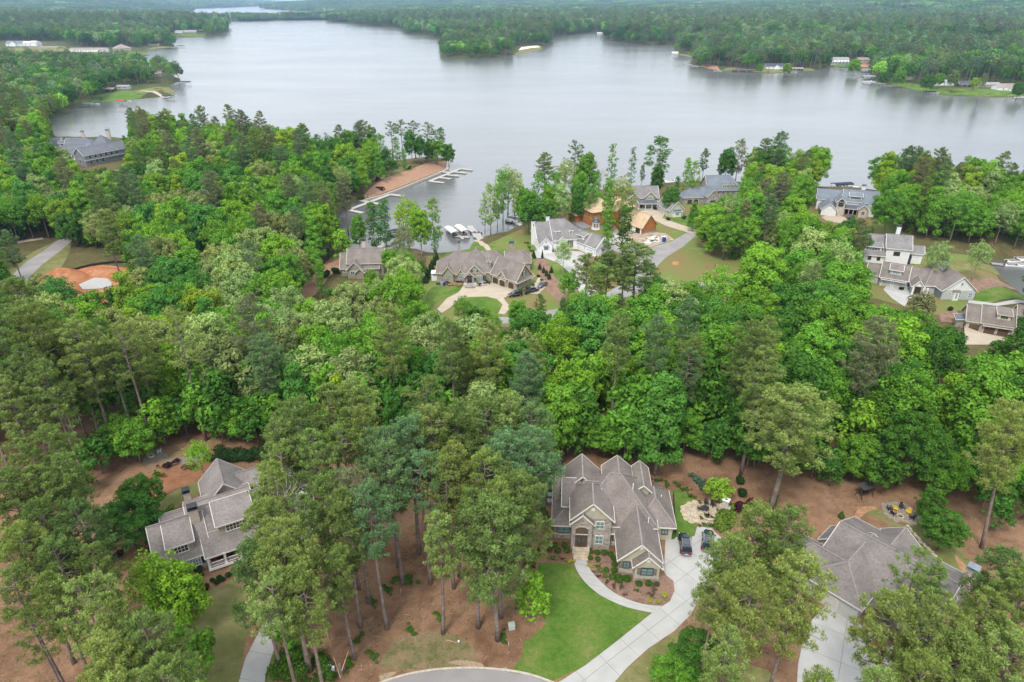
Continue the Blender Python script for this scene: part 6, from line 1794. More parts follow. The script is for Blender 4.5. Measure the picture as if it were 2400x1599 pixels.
h.win(-5.0, 6.0, 3.0, 1.0, 1.2, 'S'); h.chimney(19.0, 18.0, 4, 14.0, 2.0, 1.4, M_STONEL); h.chimney(4.0, 18.5, 6, 13.4, 1.6, 1.2, M_STONEL)
h.shed(-8.0, -4.0, 11.0, 14.0, 8.0, 9.0, 6.0, n=1, ww=1)
# ================================================================== ground cover, drives and roads (near lots)
M_CLAYP = mat('pale_clay', (.40, .20, .11), .95, .2, 1.2, .1, col2=(.42, .26, .15))
def gp(pts, z=0.0): return [at(u, v, z) for u, v in pts]
# the front lawn with its curved edges
patch('lawn', [(1262, 1320), (1300, 1319), (1345, 1326), (1358, 1352), (1385, 1378), (1420, 1402), (1470, 1425), (1527, 1438), (1490, 1468), (1440, 1508), (1372, 1560), (1320, 1585), (1290, 1599), (1240, 1620), (1170, 1610), (1160, 1585), (1200, 1572), (1222, 1540), (1228, 1505), (1262, 1480), (1280, 1462), (1270, 1440), (1250, 1400), (1255, 1350)], M_LAWN, .012)
patch('lawn', [(1590, 1480), (1600, 1500), (1580, 1545), (1545, 1570), (1530, 1599), (1430, 1640), (1440, 1599), (1480, 1560), (1530, 1515)], M_LAWN2, .012)
patch('lawn', [(1576, 1147), (1600, 1150), (1622, 1165), (1632, 1185), (1630, 1215), (1632, 1240), (1628, 1255), (1612, 1260), (1586, 1258), (1582, 1220), (1578, 1180)], M_LAWN, .012)
patch('lawn', [(590, 1385), (600, 1410), (596, 1450), (575, 1500), (560, 1599), (550, 1640), (430, 1660), (475, 1599), (480, 1560), (470, 1500), (430, 1430), (425, 1402), (470, 1390), (540, 1368)], M_LAWN2, .012)
patch('lawn', [(312, 1282), (318, 1240), (345, 1195), (380, 1168), (430, 1140), (470, 1125), (480, 1150), (440, 1170), (400, 1200), (370, 1240), (350, 1275)], M_LAWN2, .012)
patch('lawn', [(2010, 1195), (2040, 1185), (2075, 1200), (2110, 1230), (2180, 1232), (2230, 1262), (2270, 1310), (2300, 1340), (2290, 1370), (2200, 1330), (2130, 1260), (2060, 1215)], M_LAWN2, .012)
patch('verge', [(900, 1599), (960, 1575), (1080, 1560), (1180, 1568), (1290, 1599), (1400, 1650), (800, 1660)], M_WEEDS, .010)
patch('verge', [(930, 1500), (1010, 1480), (1090, 1500), (1120, 1545), (1060, 1565), (950, 1568), (890, 1560)], M_WEEDS, .006, smooth=3)
patch('verge', [(640, 1520), (655, 1530), (640, 1599), (620, 1640), (600, 1640), (622, 1570)], M_LAWN2, .009)
patch('verge', [(1730, 1350), (1770, 1340), (1775, 1480), (1740, 1470)], M_LAWN2, .009)
patch('verge', [(1700, 1575), (1760, 1560), (1800, 1570), (1850, 1640), (1700, 1640)], M_LAWN2, .009)
patch('mulch_bed', [(1345, 1299), (1382, 1302), (1400, 1285), (1470, 1300), (1540, 1352), (1562, 1350), (1578, 1362), (1581, 1385), (1570, 1410), (1553, 1421), (1505, 1415), (1450, 1395), (1410, 1365), (1380, 1335), (1370, 1310)], M_MULCH, .016)
patch('clay_patch', [(2000, 1222), (2012, 1192), (2040, 1186), (2056, 1193), (2030, 1201), (2014, 1216)], M_CLAYP, .014, smooth=3)
patch('clay_patch', [(2238, 1300), (2260, 1322), (2305, 1372), (2292, 1376), (2250, 1332)], M_CLAYP, .016, smooth=3)
patch('sand_patch', [(1050, 1553), (1085, 1547), (1130, 1556), (1128, 1566), (1080, 1560)], mat('pale_sand', (.36, .26, .17), .95, .2, 2, .1), .014, smooth=3)
patch('sand_patch', [(890, 1582), (930, 1575), (910, 1590), (895, 1597)], mat('pale_sand', (.36, .26, .17)), .014, smooth=3)
# mown edging of the front lawn against the straw
road = patch('road', [(915, 1594), (990, 1576), (1080, 1568), (1165, 1571), (1240, 1583), (1300, 1605), (1500, 1720), (700, 1760), (850, 1630)], M_ROAD, .02)
ed = MB(); cur = catmull(gp([(880, 1606), (915, 1592), (990, 1574), (1080, 1566), (1165, 1569), (1240, 1581), (1305, 1604)]), 3, False)
for a, b_ in zip(cur, cur[1:]): ed.beam((*a, .06), (*b_, .06), .28, .12)
ed.build('kerb', M_APRON, kind='structure')
# the curved walk and the white drive, poured in slabs
WALK = catmull(gp([(1343, 1299), (1345, 1318), (1356, 1345), (1380, 1374), (1415, 1400), (1470, 1424), (1530, 1437)]), 3, False) + catmull(gp([(1552, 1421), (1505, 1416), (1450, 1396), (1410, 1366), (1384, 1336), (1373, 1312), (1373, 1300)]), 3, False)
slabs('walkway', WALK, M_CONC, math.radians(-18), 60, 1.75, .016, .05, .04, 'slab', org=(at(1343, 1299)[0] - 20, at(1343, 1299)[1] - .9))
DRIVE = gp([(1290, 1612), (1372, 1560), (1440, 1508), (1490, 1468), (1527, 1438), (1553, 1421), (1570, 1410), (1581, 1385), (1578, 1362), (1562, 1350), (1556, 1340), (1560, 1260), (1586, 1260), (1612, 1262), (1628, 1257), (1634, 1235), (1668, 1238), (1672, 1245), (1690, 1260), (1690, 1330), (1660, 1370), (1640, 1400), (1620, 1440), (1580, 1480), (1520, 1520), (1470, 1565), (1440, 1600), (1420, 1630)])
slabs('driveway', DRIVE, M_CONC, math.radians(38), 4.2, 3.3, .017, .05, .045, 'slab')
LDR = gp([(560, 1599), (575, 1545), (600, 1495), (625, 1450), (640, 1400), (650, 1350), (668, 1300), (690, 1260), (700, 1215), (680, 1180), (640, 1150), (600, 1140), (570, 1150), (560, 1120), (600, 1100), (630, 1088), (660, 1090), (700, 1110), (730, 1150), (745, 1200), (730, 1260), (705, 1320), (690, 1380), (670, 1440), (650, 1500), (635, 1545), (620, 1599), (605, 1660), (540, 1660)])
slabs('driveway', LDR, M_CONC, math.radians(-10), 40, 4.0, .014, .05, .045, 'slab')
RDR = gp([(1868, 1599), (1870, 1560), (1880, 1510), (1905, 1450), (1935, 1420), (1960, 1402), (1990, 1408), (1992, 1425), (2020, 1470), (2060, 1500), (2100, 1540), (2130, 1570), (2120, 1640), (1860, 1660)])
slabs('driveway', RDR, M_CONC, math.radians(-30), 5.0, 5.0, .014, .05, .045, 'slab')

# the round stone patio: flagstones fitted together
def crazy_paving(name, cx, cy, rx, ry, rot, m, seed, cell, kind='structure', lbl=None, thick=.06):
    rnd = random.Random(seed); sites = []
    for i in range(-20, 21):
        for j in range(-20, 21):
            x, y = i * cell + rnd.uniform(-.35, .35) * cell, j * cell + rnd.uniform(-.35, .35) * cell
            if (x / rx) ** 2 + (y / ry) ** 2 < .96: sites.append((x, y))
    base = MB().poly([(cx + math.cos(t * math.pi / 16) * rx * math.cos(rot) - math.sin(t * math.pi / 16) * ry * math.sin(rot), cy + math.cos(t * math.pi / 16) * rx * math.sin(rot) + math.sin(t * math.pi / 16) * ry * math.cos(rot), .02) for t in range(32)])
    bo = base.build(name, mat('paving_joint', (.24, .2, .15), .95, .2, 3), kind=kind)
    for (x, y) in sites:
        P = [(x + math.cos(t * math.pi / 6) * cell, y + math.sin(t * math.pi / 6) * cell) for t in range(12)]
        for (a, b_) in sites:
            d = math.hypot(a - x, b_ - y)
            if 0 < d < cell * 2.2:
                mx_, my_ = (a + x) / 2, (b_ + y) / 2; nx, ny = (a - x) / d, (b_ - y) / d
                mx_ -= nx * .025; my_ -= ny * .025; Q = []
                for k in range(len(P)):
                    p, q = P[k], P[(k + 1) % len(P)]
                    sp_, sq = (p[0] - mx_) * nx + (p[1] - my_) * ny, (q[0] - mx_) * nx + (q[1] - my_) * ny
                    if sp_ <= 0: Q.append(p)
                    if sp_ * sq < 0: t = sp_ / (sp_ - sq); Q.append((p[0] + (q[0] - p[0]) * t, p[1] + (q[1] - p[1]) * t))
                P = Q
                if len(P) < 3: break
        if len(P) < 3: continue
        W = [(cx + a * math.cos(rot) - b_ * math.sin(rot), cy + a * math.sin(rot) + b_ * math.cos(rot), .02) for a, b_ in P]
        MB().prism(W, (0, 0, thick + rnd.uniform(-.01, .01))).build('flagstone', m, bo)
    return bo
pc = at(1655, 1203)
crazy_paving('patio', pc[0], pc[1], 4.3, 3.1, 0, M_FLAG, 4, .62)
pc2 = at(2112, 1203)
crazy_paving('fire_pit_patio', pc2[0], pc2[1], 3.0, 2.5, -.35, mat('grey_flagstone', (.30, .25, .20), .9, .2, 1.5, .2), 8, .6)
rnd = random.Random(9)
for i in range(15):
    t = i / 14; u = 2128 + 64 * t; v = 1233 + 70 * t ** .9
    x, y = at(u + rnd.uniform(-2, 2), v); s_ = rnd.uniform(.28, .42)
    P = [(x + math.cos(k * 1.05) * s_ * rnd.uniform(.7, 1.2), y + math.sin(k * 1.05) * s_ * rnd.uniform(.7, 1.1), .013) for k in range(6)]
    o = MB().prism(P, (0, 0, .05)).build('stepping_stone', mat('pale_stepping_stone', (.55, .47, .36), .9, .12, 2, .2))
    tag(o, '%s pale stepping stone on the lawn path, counted from the fire pit circle' % ('first second third fourth fifth sixth seventh eighth ninth tenth eleventh twelfth thirteenth fourteenth fifteenth'.split()[i]), 'stepping stone', 'stepping stones on the lawn path')
# dark gravel terrace and path behind the left house
patch('gravel_path', [(335, 1085), (350, 1058), (380, 1052), (395, 1072), (410, 1074), (440, 1070), (480, 1062), (470, 1078), (440, 1084), (410, 1088), (390, 1082), (370, 1080), (355, 1092)], mat('grey_gravel', (.24, .21, .16), .95, .2, 4, .2), .014, smooth=3)
patch('straw_bed', [(330, 1120), (420, 1095), (500, 1085), (470, 1125), (400, 1150), (350, 1190), (330, 1170)], multi_noise_mat('fresh_pine_straw', [(.3, (.22, .10, .055)), (.5, (.28, .13, .07)), (.7, (.30, .16, .09))], .3, 1.0, fine=(.8, 1.2), fscale=6), .008, smooth=3)

# ================================================================== lakeside lots
LZ = -6.0
def gl(pts): return [ground(u, v)[:2] for u, v in pts]
patch('meadow', [(985, 760), (1000, 600), (1100, 592), (1260, 520), (1330, 470), (1450, 462), (1640, 450), (1750, 455), (1900, 455), (2060, 470), (2150, 590), (2330, 625), (2360, 700), (2200, 740), (2050, 700), (1860, 690), (1560, 740), (1300, 770)], multi_noise_mat('lot_grass', [(.28, (.22, .13, .075)), (.45, (.19, .17, .06)), (.6, (.14, .20, .045)), (.75, (.25, .23, .10))], .06, .3, fine=(.8, 1.2), fscale=3), .05, drape=True)
patch('lawn', [(1000, 690), (1012, 672), (1080, 668), (1088, 676), (1060, 690), (1030, 705), (1010, 720), (995, 712)], M_LAWN, .10)
patch('lawn', [(1100, 697), (1140, 695), (1170, 705), (1178, 725), (1165, 733), (1130, 738), (1105, 725), (1090, 710)], M_LAWN, .10)
patch('lawn', [(1030, 597), (1095, 586), (1102, 573), (1113, 562), (1140, 575), (1200, 590), (1190, 602), (1120, 600), (1040, 606)], M_LAWN, .11, drape=True)
patch('lawn', [(1390, 620), (1410, 608), (1440, 598), (1500, 606), (1510, 620), (1450, 645), (1400, 650), (1382, 638)], M_LAWN, .10)
patch('lawn', [(1285, 620), (1320, 612), (1340, 625), (1362, 660), (1352, 678), (1330, 672), (1300, 650)], M_LAWN, .10)
patch('lawn', [(1570, 512), (1600, 508), (1660, 500), (1690, 515), (1660, 545), (1600, 530)], M_LAWN, .10)
patch('lawn', [(890, 588), (935, 578), (965, 585), (960, 600), (900, 600)], M_LAWN, .12, drape=True)
patch('lawn', [(2150, 598), (2240, 610), (2330, 625), (2345, 645), (2250, 640), (2150, 620)], M_LAWN2, .12, drape=True)
patch('lawn', [(2280, 690), (2340, 672), (2395, 690), (2420, 712), (2280, 708)], M_LAWN, .12, drape=True)
patch('mulch_bed', [(2260, 655), (2350, 660), (2385, 678), (2340, 672), (2280, 685)], M_MULCH, .11, drape=True)
patch('mulch_bed', [(1040, 668), (1090, 662), (1090, 668), (1060, 674)], M_MULCH, .14); patch('mulch_bed', [(1250, 590), (1275, 600), (1300, 650), (1345, 690), (1320, 720), (1280, 680), (1262, 640)], M_MULCH, .09)
patch('mulch_bed', [(1375, 590), (1450, 598), (1480, 590), (1500, 600), (1440, 604), (1380, 612)], M_MULCH, .13)
patch('lawn', [(880, 408), (940, 390), (965, 384), (968, 396), (930, 412), (880, 440), (862, 445), (865, 425)], M_LAWN2, .12, drape=True)
patch('straw_bank', [(845, 466), (900, 425), (970, 396), (1046, 378), (1049, 385), (1044, 396), (1004, 412), (945, 436), (896, 454), (853, 467)], mat('pink_straw', (.36, .215, .14), .95, .15, 1, .1), .10, drape=True)
patch('straw_path', [(695, 720), (690, 690), (730, 650), (775, 605), (800, 600), (800, 625), (770, 650), (740, 690)], mat('pink_straw', (.34, .20, .13)), .08, drape=True)
# clay lot with slab and pile, road at the far left
patch('clay_lot', [(105, 655), (135, 640), (175, 632), (240, 622), (300, 630), (335, 640), (320, 660), (290, 672), (220, 690), (150, 670)], M_CLAY, .08, smooth=3)
patch('clay_lot', [(150, 700), (260, 690), (420, 720), (400, 760), (200, 770)], M_CLAY, .08, smooth=3)
patch('house_slab', [(185, 668), (222, 652), (252, 654), (262, 664), (262, 676), (195, 680)], mat('pale_slab', (.42, .41, .39), .85, .05, 1), .22)
patch('road', [(20, 655), (60, 615), (100, 590), (120, 575), (170, 540), (190, 548), (140, 590), (100, 620), (70, 650), (40, 680)], M_ROAD, .09)
patch('verge', [(0, 660), (50, 610), (90, 585), (150, 560), (165, 585), (120, 660), (60, 690)], M_LAWN2, .06, smooth=3); patch('path', [(40, 566), (100, 556), (102, 561), (42, 571)], M_CONC2, .1)
# drives and roads of the lakeside lots
patch('driveway', [(1090, 665), (1155, 662), (1182, 668), (1208, 681), (1225, 690), (1250, 672), (1262, 650), (1278, 660), (1278, 675), (1262, 690), (1200, 690), (1180, 700), (1197, 722), (1182, 738), (1168, 736), (1178, 715), (1165, 702), (1140, 696), (1100, 697), (1075, 706), (1055, 722), (1035, 735), (1025, 725), (1048, 700), (1075, 686)], M_CONC2, .14)
patch('path', [(1141, 573), (1150, 584), (1150, 592), (1143, 592), (1134, 580), (1120, 568), (1104, 560), (1112, 558), (1130, 566)], M_CONC2, .16, drape=True)
patch('driveway', [(1275, 594), (1330, 588), (1360, 590), (1390, 604), (1372, 615), (1365, 622), (1368, 640), (1385, 668), (1400, 690), (1370, 705), (1350, 672), (1335, 640), (1310, 618), (1278, 606)], M_CONC, .14)
patch('driveway', [(1250, 588), (1280, 586), (1300, 592), (1290, 604), (1255, 606)], M_CONC, .13)
patch('road', [(1330, 720), (1400, 700), (1470, 660), (1500, 600), (1530, 580), (1575, 566), (1620, 540), (1640, 545), (1600, 580), (1560, 605), (1525, 640), (1530, 660), (1600, 665), (1700, 660), (1780, 665), (1850, 688), (1840, 700), (1760, 684), (1700, 676), (1600, 680), (1510, 680), (1440, 710), (1340, 745), (1180, 760), (1100, 752), (1120, 742), (1200, 745)], M_ROAD, .12)
patch('driveway', [(1500, 495), (1530, 490), (1560, 500), (1552, 512), (1580, 522), (1640, 542), (1625, 550), (1560, 530), (1530, 515), (1495, 505)], M_CONC2, .14)
patch('driveway', [(1650, 486), (1680, 490), (1700, 500), (1720, 520), (1700, 530), (1670, 505), (1640, 495)], M_CONC2, .14)
patch('driveway', [(1925, 510), (1950, 500), (1985, 512), (1980, 525), (1940, 520)], M_CONC2, .14)
patch('building_yard', [(1420, 555), (1440, 530), (1500, 540), (1560, 548), (1580, 562), (1540, 575), (1500, 590), (1480, 600), (1430, 590), (1400, 570)], mat('churned_ground', (.42, .29, .20), .95, .35, .5, .1, col2=(.52, .44, .36), detail=8), .10)
patch('building_yard', [(1400, 560), (1440, 545), (1470, 560), (1490, 590), (1470, 600), (1430, 585)], mat('dusty_slab', (.50, .46, .42), .9, .12, 1), .13)
patch('driveway', [(2080, 668), (2105, 674), (2140, 682), (2190, 690), (2130, 700), (2120, 720), (2090, 700), (2070, 680)], M_CONC, .14)
patch('path', [(2270, 704), (2330, 712), (2410, 708), (2410, 714), (2330, 719), (2268, 711)], M_CONC, .15, drape=True)
patch('driveway', [(2258, 770), (2300, 785), (2360, 795), (2400, 800), (2480, 830), (2400, 830), (2320, 812), (2262, 808)], M_CONC2, .14)
patch('mulch_bed', [(2200, 735), (2240, 728), (2255, 745), (2250, 760), (2205, 755)], M_MULCH, .1)
patch('clay_patch', [(1573, 620), (1580, 612), (1592, 615), (1588, 624)], M_CLAY, .1)
# yards on the far shores
for pts, mm in (([(210, 242), (230, 232), (290, 212), (330, 214), (350, 225), (330, 231), (240, 239)], M_LAWN), ([(310, 214), (400, 205), (412, 213), (404, 221), (330, 226)], M_LAWN2), ([(175, 132), (178, 125), (250, 127), (330, 122), (350, 122), (346, 126), (328, 131)], M_LAWN),
                ([(330, 115), (412, 110), (410, 113), (342, 116.5)], M_LAWN2), ([(408, 87), (430, 84), (482, 84), (480, 85.8), (430, 87.5)], M_LAWN), ([(0, 125), (30, 112), (150, 108), (170, 120), (60, 128)], M_LAWN2),
                ([(2087, 200), (2100, 196), (2200, 208), (2400, 210), (2400, 227), (2321, 227), (2220, 223), (2150, 212)], M_LAWN), ([(1689, 166), (1720, 163), (1800, 167), (1900, 164), (1914, 165.5), (1807, 172)], M_LAWN2), ([(1640, 157), (1650, 153), (1680, 160), (1689, 166.5)], mat('bare_red_bank', (.36, .2, .12), .95, .15, .1)),
                ([(1930, 165), (1950, 157), (1975, 155), (1990, 160), (1954, 158)], M_LAWN), ([(1985, 158), (2010, 150), (2040, 155), (2034, 160)], mat('bare_red_bank', (.36, .2, .12))), ([(1200, 130.5), (1220, 118), (1262, 112), (1280, 112), (1266, 116.5), (1230, 126)], M_LAWN2), ([(1215, 121), (1222, 111), (1260, 108), (1268, 111), (1240, 117)], mat('white_beach_sand', (.78, .70, .60), .95, .05, .1)),
                ([(1590, 127), (1625, 133), (1623, 135), (1577, 127.5)], M_LAWN2)):
    try: patch('yard', pts, mm, .25, drape=True)
    except Exception as e_: print('yard', e_)
# ================================================================== shrubs and hedges
ORD = ['first', 'second', 'third', 'fourth', 'fifth', 'sixth', 'seventh', 'eighth', 'ninth', 'tenth', 'eleventh', 'twelfth', 'thirteenth', 'fourteenth']
def bush_mesh(key, seed, leaf=.15, nl=9, shape='ball', per=60):
    rng = np.random.default_rng(seed); L = [((0, 0, .62), .62)]
    if shape == 'ball':
        for i in range(nl):
            a = i * 2.4; L.append(((math.cos(a) * .42, math.sin(a) * .42, .45 + .5 * rng.random()), .42))
    elif shape == 'cone':
        L = [((0, 0, .35 + 1.5 * t), .62 * (1 - t) + .10) for t in np.linspace(0, 1, 9)]
    else:
        for i in range(nl * 2):
            L.append(((rng.normal() * .5, rng.normal() * .5, rng.uniform(.3, 1.1)), rng.uniform(.22, .42)))
    V, F, T = lobed_crown(rng, L, per, leaf, .4)
    V[:, 2] = np.maximum(V[:, 2], .02)
    return np_mesh(key, V, F, M_LEAF, {'tone': ('FACE', T)})
BUSH = {'ball': bush_mesh('bush_ball', 1), 'cone': bush_mesh('bush_cone', 2, shape='cone', leaf=.16), 'loose': bush_mesh('bush_loose', 3, shape='loose', leaf=.2, per=40)}
BG = {'clip': (.065, .135, .018), 'clipy': (.13, .20, .03), 'dark': (.03, .065, .018), 'wine': (.06, .02, .026), 'gold': (.30, .33, .04), 'brown': (.12, .10, .05), 'purple': (.09, .045, .075), 'straw': (.40, .33, .13), 'blue': (.07, .14, .09), 'green': (.06, .13, .02)}
def bush(u, v, r, kind='ball', col='clip', label='', group=None, hz_=1.0, cat='shrub', name='shrub', z=None):
    """u, v: middle of its foot"""
    x, y, gz_ = ground(u, v)
    me = BUSH[kind]
    o = new_obj(name, me); o.location = (x, y, gz_ - .03); o.scale = (r, r, r * hz_); o.rotation_euler = (0, 0, rt.uniform(0, 6))
    c = BG[col]; k = rt.uniform(.88, 1.12); o.color = (c[0] * k, c[1] * k, c[2] * k, 1)
    tag(o, label, cat, group)
    return o
def bushrow(pts, fmt, group, ox, oy, s, kind='ball', col='clip', cat='shrub', hz_=1.0, ppm=15.0):
    for i, p in enumerate(pts):
        r = p[2] * s / ppm
        bush(ox + p[0] * s, oy + p[1] * s + p[2] * s * .42, r, kind, p[3] if len(p) > 3 else col, fmt % ORD[i], group, hz_, cat)
A_ = (1200, 1040, .2551)
bushrow([(352, 425, 30), (310, 475, 34), (293, 533, 38), (283, 597, 38), (307, 640, 34), (320, 682, 38)], '%s round clipped bush down the left wall of the stone-fronted house', 'bushes down the left wall', *A_)
bushrow([(315, 893, 34), (292, 940, 30), (350, 970, 34), (393, 928, 38), (424, 980, 40), (480, 928, 36), (507, 980, 40)], '%s round bush from the left in the bed left of the entry steps', 'bushes left of the entry steps', *A_)
bushrow([(718, 990, 36), (780, 998, 38), (845, 1000, 40), (903, 1012, 36)], '%s round bush from the left under the stone tower window', 'bushes under the tower window', *A_)
bushrow([(720, 1048, 32), (787, 1060, 34)], '%s round bush in the second row below the tower window', 'second row of bushes', *A_)
bushrow([(930, 1052, 38), (942, 1108, 38), (938, 1163, 38), (923, 1218, 40), (978, 1240, 50), (1055, 1240, 50)], '%s bush down the side of the front garage gable, counted from the top', 'bushes beside the garage gable', *A_)
bushrow([(1165, 1285, 42), (1253, 1282, 42), (1328, 1290, 34, 'brown')], '%s round bush from the left along the front garage wall', 'bushes along the garage wall', *A_)
bushrow([(866, 1160, 34), (807, 1158, 34, 'clipy'), (855, 1212, 30, 'clipy')], '%s bush of three in the middle of the mulch bed', 'bushes in the mulch bed', *A_)
bushrow([(1398, 1392, 32, 'gold'), (1270, 1443, 26, 'gold'), (1345, 1453, 24, 'gold')], '%s golden shrub at the lower point of the mulch bed', 'golden shrubs', *A_)
bushrow([(726, 1122, 22, 'gold'), (777, 1122, 20, 'clip'), (745, 1172, 14, 'brown'), (792, 1215, 14, 'wine'), (877, 1265, 20, 'brown'), (938, 1305, 22, 'brown'), (1002, 1305, 24, 'brown'), (1150, 1350, 18, 'green'), (1278, 1393, 22, 'brown'), (1298, 1333, 28, 'brown'), (1035, 1385, 16, 'brown')],
        '%s small plant across the mulch bed, from upper left to lower right', 'small plants in the mulch bed', *A_, kind='loose')
bushrow([(375, 1048, 26, 'clipy'), (465, 1056, 18, 'brown'), (535, 1078, 28, 'gold'), (205, 1110, 32, 'brown')], '%s low plant on the straw above the green lawn', 'low plants above the lawn', *A_, kind='loose')
bushrow([(150, 1030, 36), (130, 1095, 36), (160, 1160, 34, 'clipy')], '%s bush half under the pine left of the green lawn', 'bushes by the left pine', *A_)
bush(1262, 1302, .62, 'cone', 'clip', 'tall clipped cylinder bush left of the entry bed', None, 1.6)
bush(1574, 1260, .75, 'ball', 'clip', 'large round bush at the corner of the right rear wing', None); bush(1262, 1106, 1.2, 'loose', 'dark', 'dark shrub behind the left chimney of the stone-fronted house'); bush(1246, 1218, .6, 'loose', 'green', 'sapling on the straw left of the round bushes')
B_ = (320, 1040, .2296)
bushrow([(775, 1393, 30), (820, 1412, 38), (845, 1362, 34), (880, 1382, 36), (940, 1335, 40), (1000, 1320, 34), (1015, 1275, 36)], '%s round bush from the left in front of the white-railed porch', 'bushes before the porch', *B_, col='dark')
bushrow([(635, 1287, 50), (665, 1340, 28), (583, 1362, 32), (615, 1388, 30), (625, 1465, 40, 'blue'), (555, 1458, 26, 'gold')], '%s shrub in the corner bed left of the porch, from the wall outwards', 'shrubs in the porch corner bed', *B_, col='dark')
bush(483, 1382, .75, 'ball', 'wine', 'round burgundy bush on the straw bed before the porch'); bush(434, 1368, 1.35, 'ball', 'wine', 'large dark purple mound under the navy shutters')
bushrow([(175, 870, 90, 'clipy'), (215, 790, 90, 'clipy'), (270, 720, 80, 'clipy')], '%s bright rounded shrub along the left roof edge, from the front', 'bright shrubs by the left house', *B_, kind='loose', ppm=15)
bushrow([(170, 1080, 60, 'dark'), (195, 1145, 50, 'dark'), (120, 1010, 40, 'green')], '%s dark shrub against the left wall of the dormered house', 'dark shrubs by the left wall', *B_)
bush(372, 1116, .8, 'loose', 'green', 'green shrub right of the lone trunk behind the left house'); bush(346, 1138, .4, 'loose', 'green', 'little shrub left of the lone trunk behind the left house')
bush(448, 1100, .9, 'loose', 'brown', 'flower clump beside the gravel path end'); bush(395, 1095, 1.0, 'loose', 'wine', 'reddish shrub below the gravel terrace')
bush(232, 1288, 1.0, 'cone', 'brown', 'olive cone-shaped shrub on the left straw slope', None, 1.3); bush(282, 1305, 1.1, 'loose', 'wine', 'red-leaved shrub left of the bright maple'); bush(235, 1225, 1.0, 'ball', 'dark', 'dark shrub at the foot of the tall trunk left of the magnolia')
def hedge(name, pts, r, col, label, kind='loose', hz_=1.0, seed=5, leaf=.22):
    rng = np.random.default_rng(seed); L = []
    P = [ground(u, v) for u, v in pts]; c = np.mean(np.array(P), 0)
    for a, b_ in zip(P, P[1:]):
        n = max(2, int(math.dist(a, b_) / (r * .55)))
        for k in range(n + 1):
            t = k / n
            for w in (0, 1, 2): L.append(((a[0] + (b_[0] - a[0]) * t - c[0] + rng.normal() * r * .45, a[1] + (b_[1] - a[1]) * t - c[1] + rng.normal() * r * .45, r * rng.uniform(.25, .8) * hz_), r * rng.uniform(.5, .8)))
    V, F, T = lobed_crown(rng, L, 26, leaf, .4); V[:, 2] = np.maximum(V[:, 2], .02)
    o = new_obj(name, np_mesh(name, V, F, M_LEAF, {'tone': ('FACE', T)})); o.location = tuple(c); o.color = (*BG[col], 1)
    return tag(o, label, 'hedge')
hedge('hedge', [(506, 1074), (545, 1072), (590, 1074), (625, 1070)], 1.6, 'dark', 'long dark hedge behind the left house and its drive', seed=5)
hedge('hedge', [(660, 1585), (672, 1560), (695, 1555), (690, 1590)], 1.7, 'clip', 'big rounded light green hedge at the mouth of the left drive', seed=6)
hedge('hedge', [(752, 1540), (760, 1560), (768, 1590)], 1.1, 'green', 'leafy shrub beside the broken tree stump', seed=7)
hedge('flower_border', [(1645, 1232), (1665, 1234), (1685, 1234)], .45, 'green', 'strip of iris leaves below the stone patio', seed=8, leaf=.14)
hedge('hedge', [(1690, 1240), (1702, 1215), (1708, 1200)], 1.3, 'clipy', 'bright green shrubs right of the stone patio', seed=9)
bush(1733, 1135, 1.0, 'ball', 'dark', 'upper dark evergreen right of the yellow dogwood', None, 1.5); bush(1738, 1165, 1.1, 'ball', 'dark', 'lower dark evergreen right of the yellow dogwood', None, 1.5)
bush(1732, 1195, 1.5, 'loose', 'wine', 'dark purple shrub right of the stone fireplace'); bush(1857, 1200, .6, 'cone', 'green', 'small conifer on the straw behind the big grey roof', None, 1.3)
bush(1971, 1213, .75, 'cone', 'green', 'little round conifer at the corner of the big grey roof'); bush(1810, 1180, 1.0, 'loose', 'green', 'shrub at the foot of the lone tall pine')
for i, (u, v) in enumerate([(1540, 1128), (1562, 1138), (1588, 1140), (1608, 1150), (1620, 1165), (1645, 1142), (1630, 1128)]):
    bush(u, v, .55 if i < 5 else .9, 'loose', 'blue' if i > 4 else 'green', '%s small plant in the border above the side lawn, from the left' % ORD[i], 'plants above the side lawn')
bush(2012, 1490, .8, 'loose', 'gold', 'yellow shrub at the edge of the pale drive lower right')
for i, (u, v) in enumerate([(950, 1364), (908, 1384), (963, 1478), (873, 1412), (1030, 1450), (1180, 1495), (720, 1600), (817, 1560), (838, 1500), (874, 1540)]):
    bush(u, v, .7 if i else 1.2, 'loose', 'green', '%s weed clump on the open straw lot, from the back' % ORD[i], 'weed clumps on the open lot', .5, 'plant', 'weed_clump')
# lakeside gardens
for i, (u, v) in enumerate([(1024, 612), (1018, 622), (1012, 632), (1007, 643), (1002, 655), (998, 664)]): bush(u, v, 1.3, 'cone', 'dark', '%s tall evergreen in the hedge row left of the three-garage house, from the lake' % ORD[i], 'evergreens left of the tan house', 1.5)
for i, (u, v) in enumerate([(1251, 602), (1265, 632), (1274, 640), (1281, 648), (1287, 655), (1292, 640)]): bush(u, v, 1.0, 'cone', 'dark', '%s conifer right of the three-garage house, from the lake' % ORD[i], 'conifers right of the tan house', 1.3)
for i, (u, v, c) in enumerate([(1033, 668, 'purple'), (1042, 668, 'purple'), (1050, 667, 'purple'), (1056, 670, 'straw'), (1066, 669, 'straw'), (1075, 662, 'purple'), (1082, 663, 'purple'), (1078, 670, 'straw'), (1127, 669, 'purple'), (1135, 667, 'purple'), (1144, 664, 'clip'), (1118, 668, 'clipy')]):
    bush(u, v, .85, 'loose', c, '%s flowering shrub along the front of the three-garage house' % ORD[i], 'front shrubs of the tan house', .8)
